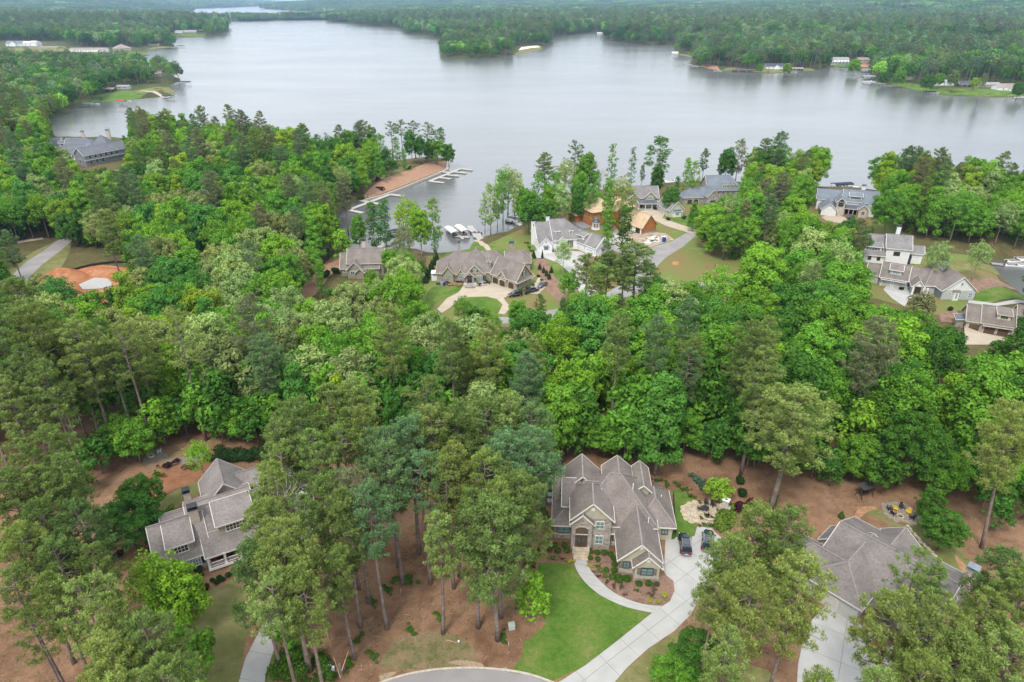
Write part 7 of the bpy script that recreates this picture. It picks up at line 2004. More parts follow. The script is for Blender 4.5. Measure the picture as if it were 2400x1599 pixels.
for i, (u, v) in enumerate([(1224, 684), (1236, 680), (1249, 671), (1262, 650), (1270, 660)]): bush(u, v, .8, 'ball', 'wine' if i % 2 else 'clip', '%s shrub round the right end of the three-garage house' % ORD[i], 'end shrubs of the tan house')
for u, v, r, hz2, lb in ((1271, 606, .7, 3.6, 'tall narrow cypress at the front of the white farmhouse'), (1397, 610, 1.0, 1.4, 'clipped cone at the corner of the farmhouse garage'), (1432, 602, .9, 1.4, 'cone tree on the farmhouse lawn edge'), (1253, 606, 1.0, 1.3, 'cone tree by the farmhouse side steps')):
    bush(u, v, r, 'cone', 'dark', lb, None, hz2 / 1.5)
for i, (u, v) in enumerate([(1240, 582), (1246, 590), (1236, 572), (1278, 590), (1283, 590), (1290, 588), (1405, 607), (1414, 605), (1423, 602)]): bush(u, v, .7, 'loose', 'green', '%s small garden plant round the white farmhouse' % ORD[i], 'garden plants of the farmhouse')
for u, v, lb in ((766, 650, 'left dark conifer beside the straw path'), (787, 642, 'middle dark conifer beside the straw path'), (810, 632, 'right dark conifer beside the small house')): bush(u, v, 1.8, 'ball', 'dark', lb, 'conifers by the straw path', 1.1)
for u, v, c, lb in ((894, 450, 'wine', 'purple shrub on the peninsula bank'), (884, 430, 'wine', 'dark shrub behind the purple one on the peninsula'), (850, 468, 'green', 'round green bush at the left end of the peninsula bank'), (960, 398, 'green', 'small bush on the bare peninsula bank'), (985, 385, 'brown', 'low shrub near the peninsula tip')): bush(u, v, 1.5, 'loose', c, lb)
for u, v, lb in ((1566, 517, 'clipped bush at the left corner of the detached garage'), (1603, 514, 'clipped bush at the right corner of the detached garage'), (1535, 492, 'clipped bush before the columned porch'), (1640, 500, 'dark bush beside the round drive bed'), (1620, 520, 'bluish shrub in the round bed')): bush(u, v, 1.2, 'ball', 'dark', lb)
for u, v, lb in ((2226, 728, 'small conifer between the long grey house and the brown garages'), (2112, 680, 'small shrub at the grey garage corner'), (2362, 795, 'round bush by the black door at the right edge'), (2395, 770, 'purple shrub at the right picture edge')): bush(u, v, 1.0, 'ball', 'wine' if 'purple' in lb else 'dark', lb)
# magnolia blooms
x, y, z = ground(285, 1262)

# ================================================================== vehicles
M_TYRE = mat('tyre_rubber', (.018, .018, .02), .8, .1, 5, .2); M_RIM = mat('wheel_rim', (.45, .46, .48), .35, .05, 5, .5, metal=.7)
M_CGLASS = mat('car_glass', (.02, .028, .035), .05, .2, .8, .8, coat=.6); M_TAIL = mat('tail_lamp', (.45, .02, .02), .3, .1, 3, .5); M_HEAD = mat('head_lamp', (.75, .77, .8), .2, .05, 3, .6)
def car(u1, v1, u2, v2, kind, paint, label, group=None, L=4.75, W=1.88, H=1.68):
    """u1, v1: ground point under the tail; u2, v2: under the nose"""
    a = ground(u1, v1); b = ground(u2, v2); yaw = math.atan2(b[1] - a[1], b[0] - a[0])
    o = empty('parked_car', ((a[0] + b[0]) / 2, (a[1] + b[1]) / 2, (a[2] + b[2]) / 2 + (.07 if v1 > 1000 else .15)), yaw); tag(o, label, 'car', group)
    h = L / 2; w = W / 2
    if kind == 'suv': st = [(-h, .45, .85, .80), (-h + .08, .40, 1.02, .90), (-h + .9, .38, 1.05, .98), (0, .34, 1.02, 1), (h - 1.25, .36, .98, .97), (h - .35, .38, .86, .88), (h, .45, .72, .72)]; cab = [(-h + .12, 1.03), (-h + .55, H), (h - 2.3, H), (h - 1.3, 1.0)]
    elif kind == 'pickup': st = [(-h, .5, 1.0, .88), (-h + .1, .5, 1.1, .95), (-.6, .42, 1.08, 1), (h - 1.3, .42, 1.08, .98), (h - .25, .45, 1.0, .9), (h, .5, .85, .78)]; cab = [(-.75, 1.08), (-.55, H + .12), (h - 2.2, H + .12), (h - 1.45, 1.1)]
    else: st = [(-h, .42, .82, .82), (-h + .12, .36, .92, .92), (-h + .9, .34, .92, .98), (0, .30, .90, 1), (h - 1.25, .32, .86, .97), (h - .35, .34, .74, .88), (h, .42, .62, .74)]; cab = [(-h + .75, .92), (-h + 1.35, H - .22), (h - 2.35, H - .22), (h - 1.35, .87)]
    bm = bmesh.new(); rings = []
    for x, z0, z1, k in st:
        y = w * k
        rings.append([bm.verts.new(p) for p in ((x, -y * .9, z0), (x, -y, z0 + .15), (x, -y, z1 - .22), (x, -y * .86, z1), (x, y * .86, z1), (x, y, z1 - .22), (x, y, z0 + .15), (x, y * .9, z0))])
    for r0, r1 in zip(rings, rings[1:]):
        for i in range(8): bm.faces.new((r0[i], r0[(i + 1) % 8], r1[(i + 1) % 8], r1[i]))
    bm.faces.new(rings[0][::-1]); bm.faces.new(rings[-1]); bmesh.ops.recalc_face_normals(bm, faces=bm.faces)
    me = bpy.data.meshes.new('body'); bm.to_mesh(me); bm.free(); body = new_obj('body', me, o, paint)
    (xa, za), (xb, zb), (xc, zc), (xd, zd) = cab; wt, wb = w * .72, w * .88
    g = MB(); n = 0
    g.v = [(xa, -wb, za), (xb, -wt, zb), (xc, -wt, zc), (xd, -wb, zd), (xa, wb, za), (xb, wt, zb), (xc, wt, zc), (xd, wb, zd)]
    g.f = [(0, 3, 2, 1), (4, 5, 6, 7), (0, 1, 5, 4), (1, 2, 6, 5), (2, 3, 7, 6)]
    g.build('windows', M_CGLASS, o)
    MB().box(xb - .05, -wt - .02, zb - .03, xc + .05, wt + .02, zb + .04).build('car_roof', paint, o)
    pl = MB()
    for s_ in (-1, 1):
        pl.beam((xa, s_ * wb, za), (xb, s_ * wt, zb), .09); pl.beam((xd, s_ * wb, zd), (xc, s_ * wt, zc), .08); m_ = (xb + xc) / 2; pl.beam((m_, s_ * (wb + .0), (za + zd) / 2 + .02), (m_, s_ * (wt + .01), zb), .08)
    pl.build('pillars', paint, o)
    if kind == 'suv': MB().beam((xb, -wt + .05, zb + .1), (xc, -wt + .05, zb + .1), .05).beam((xb, wt - .05, zb + .1), (xc, wt - .05, zb + .1), .05).build('roof_rails', M_RIM, o); MB().box(xb + .5, -wt + .2, zb + .042, xc - .15, wt - .2, zb + .055).build('sunroof', M_CGLASS, o)
    if kind == 'pickup': MB().box(-h + .15, -w * .8, 1.085, -.85, w * .8, 1.115).build('bed_cover', M_BLACK, o)
    for sx in (-h + .85, h - .9):
        for s_ in (-1, 1):
            wl = MB(); wl.v = []; 
            wl.tube([(sx, s_ * (w - .22), .34), (sx, s_ * (w + .01), .34)], [.34, .34], 14); wo = wl.build('wheel', M_TYRE, o)
            MB().tube([(sx, s_ * (w + .0), .34), (sx, s_ * (w + .025), .34)], [.21, .20], 10).build('rim', M_RIM, wo)
    for s_ in (-1, 1):
        MB().box(-h - .02, s_ * w * .62 - .16, .72, -h + .22, s_ * w * .62 + .16, .98).build('tail_light', M_TAIL, o)
        MB().box(h - .22, s_ * w * .6 - .18, .56, h + .01, s_ * w * .6 + .18, .70).build('headlight', M_HEAD, o)
        MB().box(xd - .25, s_ * (w + .12) - .1, za - .02, xd - .08, s_ * (w + .12) + .1, za + .14).build('mirror', paint, o)
    MB().box(-h - .03, -.26, .55, -h - .005, .26, .67).build('licence_plate', M_HEAD, o)
    MB().box(-h - .06, -w * .78, .36, -h + .1, w * .78, .5).build('bumper', M_RIM if kind == 'suv' else paint, o)
    return o
P_NAVY = mat('navy_car_paint', (.012, .02, .035), .25, .15, 1, .5, metal=.3, coat=1.0); P_TEAL = mat('dark_teal_car_paint', (.015, .035, .038), .25, .15, 1, .5, metal=.3, coat=1.0)
P_BLACK = mat('black_car_paint', (.012, .012, .015), .2, .15, 1, .5, metal=.2, coat=1.0); P_GREYC = mat('dark_grey_car_paint', (.05, .06, .085), .25, .1, 1, .5, metal=.4, coat=1.0); P_WHITE = mat('white_car_paint', (.75, .75, .75), .25, .05, 1, .5, coat=1.0)
car(1607.5, 1304, 1601, 1260, 'suv', P_NAVY, 'dark blue car with roof rails on the white drive beside the front garage')
car(1655, 1296, 1660, 1252, 'suv', P_TEAL, 'dark teal car half hidden by the pine beside the round patio', L=4.9)
car(1224, 692, 1190, 697, 'suv', P_BLACK, 'black car at the front of the circular driveway lawn'); car(1229, 690, 1261, 681, 'pickup', P_BLACK, 'black pickup truck at the right end of the three-garage house', L=5.8, W=2.0)
car(1279, 667, 1262, 677, 'sedan', P_GREYC, 'dark blue-grey car parked behind the pickup truck'); car(181, 383, 194, 379, 'sedan', P_WHITE, 'white car nearest the grey barn at the far left', L=4.6)
car(182, 377, 195, 373, 'sedan', P_WHITE, 'second white car behind the first beside the grey barn', L=4.6); car(1988, 513, 1996, 510, 'sedan', P_GREYC, 'small dark car at the edge of the pale courtyard', L=4.4)

# ================================================================== docks, boats, canopies
M_DOCK = mat('pale_dock_concrete', (.43, .41, .37), .85, .08, .6, .2); M_DOCKW = mat('grey_dock_planks', (.36, .32, .27), .85, .2, 2, .2)
M_GEL = mat('boat_white', (.78, .78, .77), .3, .04, 2, .5, coat=.5); M_CANV = mat('white_canopy', (.60, .58, .55), .6, .06, 1, .3); M_CANVB = mat('navy_canopy', (.018, .025, .045), .6, .1, 1, .3); M_CANVR = mat('red_canopy', (.45, .03, .04), .6, .1, 1, .3); M_CANVG = mat('green_canopy', (.03, .18, .14), .6, .1, 1, .3)
def wl_(u, v, z=LAKE + .5): return at(u, v, z)
def dock(segs, w, label, m=None, group=None, top=.55, name='dock', extra=None):
    """segs: list of ((u1, v1), (u2, v2)) in the photo, at deck height"""
    P0 = wl_(*segs[0][0]); o = empty(name, (P0[0], P0[1], LAKE)); tag(o, label, 'dock', group)
    for i, sg in enumerate(segs):
        a, b = wl_(*sg[0]), wl_(*sg[1]); ww = sg[2] if len(sg) > 2 else w
        zz = top + .004 * i
        mb = MB().beam((a[0] - P0[0], a[1] - P0[1], zz - .15), (b[0] - P0[0], b[1] - P0[1], zz - .15), ww, .3); mb.build('deck_section', m or M_DOCK, o)
        L = math.dist(a, b); n = max(2, int(L / 6) + 1); pb = MB()
        for k in range(n):
            t = k / (n - 1); X, Y = a[0] + (b[0] - a[0]) * t - P0[0], a[1] + (b[1] - a[1]) * t - P0[1]; pb.tube([(X, Y, -1.6), (X, Y, zz - .29)], [.11, .11], 6)
        pb.build('piles', M_DOCKW, o)
    return o
dock([((1007, 424.5), (1079, 395.5)), ((1008, 424.5), (1041, 428.5)), ((1031, 416), (1057, 419.5)), ((1046, 409.5), (1075, 412.5)), ((1062, 402.5), (1092, 405.5)), ((1078, 395.5), (1107, 398.5)), ((1031, 402), (1052, 404.5))], 2.2, 'comb-shaped pale dock off the peninsula bank, with five fingers')
dock([((817, 492), (914, 455.5)), ((818, 492), (850, 499)), ((914, 455.5), (946, 459.5)), ((845, 470), (867, 474)), ((868, 474), (892, 479))], 2.4, 'second pale dock near the pines, half hidden by inlet trees')
def boat(u, v, yaw, L, label, cover=None, top=None, group=None, dark=None):
    x, y = wl_(u, v, LAKE + .3); o = empty('moored_boat', (x, y, LAKE), math.radians(yaw)); tag(o, label, 'boat', group)
    w = L * .17; bm = bmesh.new(); R = []
    for t, k, zk in ((-.5, .85, 0), (-.45, 1, 0), (0, 1, 0), (.25, .82, .05), (.42, .42, .14), (.5, .04, .22)):
        X = t * L; R.append([bm.verts.new(p) for p in ((X, -w * k * .6, -.25), (X, -w * k, .65 + zk), (X, -w * k * .86, .72 + zk), (X, w * k * .86, .72 + zk), (X, w * k, .65 + zk), (X, w * k * .6, -.25))])
    for a, b in zip(R, R[1:]):
        for i in range(6): bm.faces.new((a[i], a[(i + 1) % 6], b[(i + 1) % 6], b[i]))
    bm.faces.new(R[0][::-1]); bm.faces.new(R[-1]); bmesh.ops.recalc_face_normals(bm, faces=bm.faces)
    me = bpy.data.meshes.new('hull'); bm.to_mesh(me); bm.free(); new_obj('hull', me, o, dark or M_GEL)
    MB().box(-L * .38, -w * .66, .60, L * .08, w * .66, .735).build('cockpit', cover or mat('boat_cockpit', (.22, .20, .19), .6, .2, 2, .3), o)
    MB().prism([(L * .06, -w * .6, .73), (L * .16, -w * .45, .73), (L * .04, -w * .55, 1.15)], (0, w * 1.1, 0)).build('windscreen', M_CGLASS, o)
    MB().box(-L * .56, -.22, .1, -L * .49, .22, 1.0).build('outboard_motor', M_BLACK, o)
    if top:
        MB().box(-L * .3, -w * .8, 1.95, L * .05, w * .8, 2.05).build('bimini_top', top, o)
        p = MB()
        for a in (-L * .28, L * .03):
            for c in (-1, 1): p.tube([(a, c * w * .75, .7), (a, c * w * .75, 1.95)], [.03, .03], 4)
        p.build('bimini_poles', M_RIM, o)
    return o
def pontoon(u, v, yaw, L, label, fence=None, group=None, top=None):
    x, y = wl_(u, v, LAKE + .6); o = empty('pontoon_boat', (x, y, LAKE), math.radians(yaw)); tag(o, label, 'boat', group); w = 1.25
    t = MB()
    for s_ in (-1, 1): t.tube([(-L / 2, s_ * .85, .1), (L / 2 - .6, s_ * .85, .1), (L / 2, s_ * .85, .3)], [.33, .33, .08], 8)
    t.build('floats', M_RIM, o); MB().box(-L / 2 + .1, -w, .44, L / 2 - .3, w, .56).build('deck', M_DOCKW, o)
    MB().box(-L / 2 + .2, -w, .56, L / 2 - .5, -w + .06, 1.2).box(-L / 2 + .2, w - .06, .56, L / 2 - .5, w, 1.2).box(L / 2 - .56, -w, .56, L / 2 - .5, w, 1.2).box(-L / 2 + .2, -w, .56, -L / 2 + .26, w, 1.2).build('rail_panel', fence or mat('dark_pontoon_panel', (.06, .07, .08), .4, .1, 2, .4), o)
    MB().box(-L / 2 + .4, -w + .1, .56, -L / 2 + 1.4, w - .1, 1.0).box(L / 2 - 2.4, -w + .1, .56, L / 2 - .8, -w + .7, 1.0).box(L / 2 - 2.4, w - .7, .56, L / 2 - .8, w - .1, 1.0).build('bench', mat('boat_seat_cream', (.62, .57, .48), .6, .06, 2, .3), o)
    if top: MB().box(-L / 2 + .6, -w, 2.2, .3, w, 2.3).build('bimini_top', top, o)
    return o
def lift(u, v, yaw, L, W, m, label, zr=3.0, curved=True, group=None, name='boat_lift_canopy'):
    x, y = wl_(u, v, LAKE + zr); o = empty(name, (x, y, LAKE), math.radians(yaw)); tag(o, label, 'boat canopy', group)
    b = MB(); n = 6
    for i in range(n):
        a0, a1 = -1 + 2 * i / n, -1 + 2 * (i + 1) / n; z0, z1 = zr - (a0 * a0 * .5 if curved else 0), zr - (a1 * a1 * .5 if curved else 0)
        b.prism([(-L / 2, a0 * W / 2, z0), (-L / 2, a1 * W / 2, z1), (-L / 2, a1 * W / 2, z1 - .12), (-L / 2, a0 * W / 2, z0 - .12)], (L, 0, 0))
    b.build('canopy', m, o); b = MB()
    for s_ in (-1, 1): b.prism([(-L / 2, s_ * W / 2, zr - .5), (L / 2, s_ * W / 2, zr - .5), (L / 2, s_ * (W / 2 + .02), zr - .95), (-L / 2, s_ * (W / 2 + .02), zr - .95)], (0, .03, 0))
    b.build('canopy_skirt', m, o)
    for sx in (-.44, .44):
        for s_ in (-1, 1): MB().tube([(sx * L, s_ * W * .46, -1.5), (sx * L, s_ * W * .46, zr - .45)], [.08, .08], 6).build('post', M_RIM, o)
    return o
# the two white canopies and the dock below the three-garage house
ya = math.degrees(math.atan2(at(1060, 545, -7)[1] - at(1042, 530, -7)[1], at(1060, 545, -7)[0] - at(1042, 530, -7)[0])) 
a_, b_ = at(1049, 528.5, -7), at(1067, 542, -7); yw = math.degrees(math.atan2(b_[1] - a_[1], b_[0] - a_[0])); Ln = math.dist(a_, b_)
lift(1058, 535.5, yw, max(7.5, Ln), 3.3, M_CANV, 'left white boat canopy at the end of the curved path dock'); pontoon(1058, 549, yw, 7.0, 'pontoon boat under the left white canopy')
lift(1082, 532, yw, max(8.5, Ln), 3.4, M_CANV, 'right white boat canopy at the end of the curved path dock'); pontoon(1082, 547, yw, 7.6, 'pontoon boat under the right white canopy')
dock([((1102, 534), (1132, 566), 3.0), ((1096, 534), (1110, 533), 5.0), ((1068, 553), (1100, 556), 1.8), ((1070, 545), (1085, 560), 1.2), ((1108, 552), (1128, 551), 5.0)], 2.2, 'pale dock carrying the two white boat canopies')
boat(1112, 547, -20, 3.6, 'left black watercraft on the dock platform', group=None, dark=P_BLACK); boat(1121, 546.5, -20, 3.6, 'right black watercraft on the dock platform', dark=P_BLACK)
lift(927, 537, 38, 9.5, 3.8, M_CANVB, 'navy curved boat canopy behind the small lakeside house', zr=3.4); pontoon(918, 556, 38, 7.0, 'dark pontoon boat beneath the navy canopy'); boat(946, 556, 60, 6.5, 'white boat right of the navy canopy')
dock([((884, 582), (930, 560)), ((895, 572), (915, 573))], 2.2, 'straight pale dock behind the small lakeside house'); dock([((838, 568), (849, 556)), ((790, 560), (830, 566))], 2.0, 'dock with a white boat left of the small house')
boat(835, 561, 60, 7.0, 'white boat seen between trunks left of the small house'); boat(795, 566, 10, 6.0, 'white boat nearest the straw path')
dock([((1190, 512), (1225, 530)), ((1200, 506), (1215, 500)), ((1222, 500), (1250, 492))], 2.0, 'dock on the point left of the white farmhouse'); boat(1208, 508, -35, 7.0, 'white boat at the dock left of the farmhouse'); boat(1243, 482, 10, 8.0, 'white boat with a dark cover behind the shore pines', top=M_CANVB)
boat(1199, 522, -35, 6.0, 'dark boat beside the point dock', dark=P_NAVY); dock([((1552, 436), (1585, 430)), ((1560, 428), (1590, 424))], 2.2, 'dock behind the tan lake house'); boat(1575, 425, 10, 9.0, 'large white boat behind the detached garage'); boat(1590, 431, 0, 7.0, 'second white boat at the same dock')
lift(1975, 428, 12, 11, 4.5, M_CANVB, 'black boat canopy behind the courtyard house', zr=3.5); boat(1992, 440, -12, 9.0, 'white boat behind the courtyard house roof'); dock([((1965, 440), (2015, 446)), ((1980, 434), (2000, 437))], 2.4, 'white dock behind the courtyard house')
boat(1975, 437, 10, 6.0, 'dark hulled boat under the black canopy', dark=P_BLACK)
dock([((2324, 617), (2368, 622)), ((2360, 615), (2400, 618))], 1.8, 'narrow dock in the right inlet', M_DOCKW); boat(2382, 612, 8, 8.5, 'white boat moored in the right inlet'); boat(2378, 624, -10, 7.0, 'second white boat in the right inlet'); boat(2402, 606, 8, 8, 'white boat farthest up the right inlet')
# far shores
for u, v, yw_, L, m_, lb in ((432, 190, 0, 14, M_CANVB, 'black boat canopy off the tip of the wooded left point'), (394, 223, -8, 11, M_CANVB, 'black boat canopy at the end of the lawn path'), (284, 235, -10, 8, M_CANVR, 'red boat canopy on the left shore'), (206, 241, 0, 9, M_CANVG, 'teal boat canopy on the left shore'),
                         (424, 106.5, 0, 16, M_CANVB, 'blue-grey boat house off the far left point'), (337, 129.5, 0, 14, M_CANVB, 'dark boat shed by the far lawn'), (2178, 213, 0, 13, M_CANVB, 'navy boat canopy at the right lawn shore'), (1977, 157, 0, 12, M_CANVB, 'dark boat shed below the white two-storey house')):
    lift(u, v, yw_, L, 5.0, m_, lb, zr=3.6, group=None)
for i, (u, v, L, lb) in enumerate(((405, 226, 8, 'white boat by the black canopy of the lawn path'), (297, 237, 9, 'cream boat right of the red canopy'), (222, 244, 10, 'white boat right of the teal canopy'), (1612, 152, 12, 'largest white boat at the right wooded point'), (1628, 156, 12, 'white boat beside the largest one'), (1682, 167, 12, 'white boat below the red bank'),
                              (1858, 170, 12, 'white boat at the point lawn'), (1846, 169.5, 9, 'small white boat left of the one at the point lawn'), (2075, 202, 12, 'white boat at the foot of the boat houses'), (2094, 203, 10, 'white boat on the right lawn shore'), (2190, 219, 11, 'white boat beside the navy canopy'), (2390, 229, 14, 'white jetty boat at the right picture edge'), (1968, 162, 10, 'white boat below the dark boat shed'), (1572, 128, 12, 'dark little boat at the tree point'), (542, 74, 14, 'boat at the tip of the far left point'))):
    boat(u, v, rt.uniform(-12, 12), L, lb)
for i, (u, v) in enumerate(((2032, 162), (2034, 170), (2037, 178), (2040, 186), (2036, 192))):
    lift(u, v, 4, 16, 5.5, M_CANV if i % 2 == 0 else M_CANVB, '%s boat house from the top in the column of docks at the right bay' % ORD[i], zr=4.0, group='boat houses in the right bay', curved=False)
    boat(u - 4, v + 4, 4, 9, '%s white boat from the top under the right bay boat houses' % ORD[i], group='boats in the right bay')
for sg, lb in (([((380, 231), (412, 224))], 'pale jetty under the black canopy on the left shore'), ([((418, 194), (446, 192))], 'jetty on the tip of the wooded left point'), ([((413, 108), (424, 108))], 'footbridge to the blue-grey boat house'), ([((1605, 150), (1640, 156))], 'jetty at the right wooded point'), ([((2046, 194), (2075, 197))], 'pale jetty below the boat houses'),
               ([((2370, 222), (2402, 228))], 'white jetty at the right picture edge'), ([((1292, 96), (1305, 97))], 'dark jetty by the sandy beach'), ([((485, 84), (540, 76))], 'jetty line at the far left point')): dock(sg, 2.6, lb, M_DOCKW if 'dark' in lb else M_DOCK)
patch('path', [(327, 214), (332, 213), (365, 222), (386, 227), (384, 229), (360, 225)], M_CONC2, .4, drape=True)
# ================================================================== small things in the yards
def thing(name, u, v, label, cat, yaw=0, group=None, zo=0.0):
    x, y, z = ground(u, v); o = empty(name, (x, y, z + zo), math.radians(yaw)); return tag(o, label, cat, group)
def adirondack(u, v, yaw, m, label, group=None, zo=.08):
    o = thing('garden_chair', u, v, label, 'chair', yaw, group, zo)
    s = MB()
    for k in range(5): s.box(-.3 + k * .12, -.28, .36 - k * .03 * 0, -.2 + k * .12, .28, .39)
    s.build('seat', m, o); b = MB()
    for k in range(5): b.prism([(-.28 + k * .115, .26, .32), (-.18 + k * .115, .26, .32), (-.18 + k * .115, .56, 1.0 + .03 * (2 - abs(k - 2))), (-.28 + k * .115, .56, 1.0 + .03 * (2 - abs(k - 2)))], (0, .03, .0))
    b.build('backrest', m, o)
    for s_ in (-1, 1):
        MB().box(s_ * .36 - .06, -.35, .58, s_ * .36 + .06, .42, .61).build('armrest', m, o)
        for yy in (-.3, .3): MB().box(s_ * .34 - .03, yy - .04, 0, s_ * .34 + .03, yy + .04, .58).build('leg', m, o)
    return o
MY = mat('yellow_paint', (.75, .50, .03), .5, .06, 2, .3); MD = mat('dark_wicker', (.03, .032, .035), .7, .2, 4, .3); MW = mat('white_paint', (.75, .75, .73), .5, .05, 2, .3)
adirondack(2098, 1197, 60, MY, 'left yellow garden chair at the fire pit'); adirondack(2128, 1205, -50, MY, 'right yellow garden chair at the fire pit')
adirondack(2092, 1207, 120, MD, 'dark garden chair left of the fire pit'); adirondack(2113, 1193, 0, MD, 'dark garden chair between the yellow ones'); adirondack(2135, 1217, -110, MD, 'dark garden chair right of the fire pit'); adirondack(2084, 1196, 80, MD, 'dark garden chair farthest left on the fire pit circle')
adirondack(347, 1062, 70, MW, 'left white garden chair on the gravel terrace', zo=.03); adirondack(374, 1062, -60, MW, 'right white garden chair on the gravel terrace', zo=.03)
def fire_ring(u, v, r, label):
    o = thing('fire_pit', u, v, label, 'fire pit', zo=.06); n = 12
    for k in range(n):
        a0, a1 = 2 * math.pi * k / n + .03, 2 * math.pi * (k + 1) / n - .03
        MB().prism([(r * math.cos(a0), r * math.sin(a0), 0), (r * math.cos(a1), r * math.sin(a1), 0), ((r + .2) * math.cos(a1), (r + .2) * math.sin(a1), 0), ((r + .2) * math.cos(a0), (r + .2) * math.sin(a0), 0)], (0, 0, .32)).build('stone', M_FLAG, o)
    MB().lathe([(r, .02), (r, .06)], k=16).build('ash_bed', mat('ash', (.06, .055, .05), .95, .3, 5, .1), o)
fire_ring(2109, 1213, .42, 'stone fire ring on the oval patio with yellow chairs'); fire_ring(355, 1070, .42, 'fire ring between the white garden chairs')
o = thing('barrel_planter', 417, 1082, 'dark barrel planter on the gravel path', 'planter'); MB().lathe([(.3, 0), (.38, .35), (.32, .7)], k=12).build('barrel', M_DARKW, o); MB().lathe([(.385, .3), (.39, .4)], k=12).build('hoop', M_BLACK, o)
# patio set
o = thing('patio_table', 1652, 1198, 'round dark table on the pale stone patio', 'table', zo=.08); MB().lathe([(.62, .70), (.66, .73), (.62, .76)], k=20).build('tabletop', MD, o)
for k in range(4): a = k * math.pi / 2 + .4; MB().tube([(.1 * math.cos(a), .1 * math.sin(a), .7), (.42 * math.cos(a), .42 * math.sin(a), 0)], [.03, .03], 6).build('leg', MD, o)
for i, (u, v, yw_, lb) in enumerate(((1671, 1188, 20, 'dark patio chair behind and right of the round table'), (1656, 1211, 180, 'dark patio chair in front of the round table'), (1640, 1196, 90, 'dark patio chair left of the round table'), (1655, 1184, 0, 'dark patio chair behind the round table'), (1685, 1201, -80, 'dark chair near the stone fireplace'))): adirondack(u, v, yw_, MD, lb, 'patio chairs')
o = thing('stone_fireplace', 1697, 1200, 'pale stone garden fireplace on the right side of the patio', 'fireplace', -35)
MB().box(-.95, -.5, 0, .95, .5, 1.3).build('hearth', M_STONEL, o); MB().box(-.5, -.4, 1.302, .5, .4, 2.7).build('flue', M_STONEL, o); MB().box(-.62, -.52, 2.702, .62, .52, 2.85).build('cap', M_TRIM, o); MB().box(-.2, -.16, 2.852, .2, .16, 2.87).build('flue_opening', M_BLACK, o); MB().box(-.4, -.52, .25, .4, -.49, .95).build('firebox', M_BLACK, o)
o = thing('low_stone_wall', 1666, 1219, 'low curved stone wall with planters along the patio edge', 'wall', zo=.02); x0, y0, _ = ground(1666, 1219)
W_ = [at(u, v) for u, v in ((1645, 1216), (1654, 1220), (1665, 1222), (1676, 1220), (1684, 1214))]
for a, b in zip(W_, W_[1:]): MB().beam((a[0] - x0, a[1] - y0, .22), (b[0] - x0, b[1] - y0, .22), .4, .44).build('stone_block', M_STONEL, o)
for i, (u, v) in enumerate(((1643, 1218), (1655, 1216), (1668, 1217), (1640, 1181))):
    o = thing('flower_pot', u, v, '%s terracotta pot from the left at the patio edge' % ORD[i], 'pot', zo=.08 if i != 3 else .02, group='pots at the patio'); MB().lathe([(.16, 0), (.24, .36), (.26, .4)], k=10).build('pot', mat('terracotta', (.34, .13, .06), .8, .12, 3, .2), o)
    q = new_obj('plant', BUSH['loose'], o); q.scale = (.28, .28, .3); q.location = (0, 0, .3); q.color = (*BG['green'], 1)
# garden fence along the right rear wing
o = thing('garden_fence', 1581, 1255, 'dark green mesh fence between the side lawn and the right wing', 'fence'); x0, y0, _ = ground(1581, 1255)
fa, fb = at(1577, 1165), at(1583, 1256); n = 9
for k in range(n + 1):
    t = k / n; X, Y = fa[0] + (fb[0] - fa[0]) * t - x0, fa[1] + (fb[1] - fa[1]) * t - y0; MB().box(X - .04, Y - .04, 0, X + .04, Y + .04, 1.25).build('post', M_SHUTG, o)
fp = MB()
for zz in np.arange(.1, 1.2, .13): fp.beam((fa[0] - x0, fa[1] - y0, zz), (fb[0] - x0, fb[1] - y0, zz), .02, .03)
for k in range(60):
    t = k / 59; X, Y = fa[0] + (fb[0] - fa[0]) * t - x0, fa[1] + (fb[1] - fa[1]) * t - y0; fp.box(X - .01, Y - .01, .08, X + .01, Y + .01, 1.18)
fp.build('mesh_panel', M_SHUTG, o)
# utilities and litter
def box_thing(name, u, v, dims, m, label, cat, yaw=0, lid=None, zo=0):
    o = thing(name, u, v, label, cat, yaw, None, zo); a, b, c = dims; MB().box(-a / 2, -b / 2, 0, a / 2, b / 2, c * .86).build('housing', m, o); MB().box(-a / 2 - .04, -b / 2 - .04, c * .862, a / 2 + .04, b / 2 + .04, c).build('lid', lid or m, o); return o
MU = mat('pale_green_enamel', (.42, .50, .42), .5, .05, 2, .3)
box_thing('utility_box', 1199, 1472, (.9, .8, .8), MU, 'pale green utility box on the straw beside the lawn edge', 'utility box', 10)
box_thing('meter_box', 773, 1570, (.4, .25, .9), MW, 'left white meter box by the broken stump', 'utility box'); box_thing('meter_box', 781, 1572, (.4, .25, .75), MW, 'right white meter box by the broken stump', 'utility box')
box_thing('air_conditioner', 1290, 1168, (.9, .9, .9), mat('grey_enamel', (.32, .33, .34), .5, .05, 2), 'upper air conditioner at the left wall of the stone-fronted house', 'air conditioner'); box_thing('air_conditioner', 1289, 1182, (.9, .9, .9), mat('grey_enamel', (.32, .33, .34)), 'lower air conditioner at the left wall of the stone-fronted house', 'air conditioner')
box_thing('wheeled_bin', 644, 1092, (.7, .7, 1.1), M_BLACK, 'black wheeled bin at the top of the left drive', 'bin', 15); box_thing('utility_box', 1036, 670, (.9, .9, 1.3), mat('blue_grey_box', (.25, .32, .42), .5, .05, 2), 'blue-grey box at the left corner of the three-garage house', 'utility box')
box_thing('marker_box', 1185, 1568, (.45, .35, .06), M_MEMB, 'small grey cover in the straw near the road', 'utility cover')
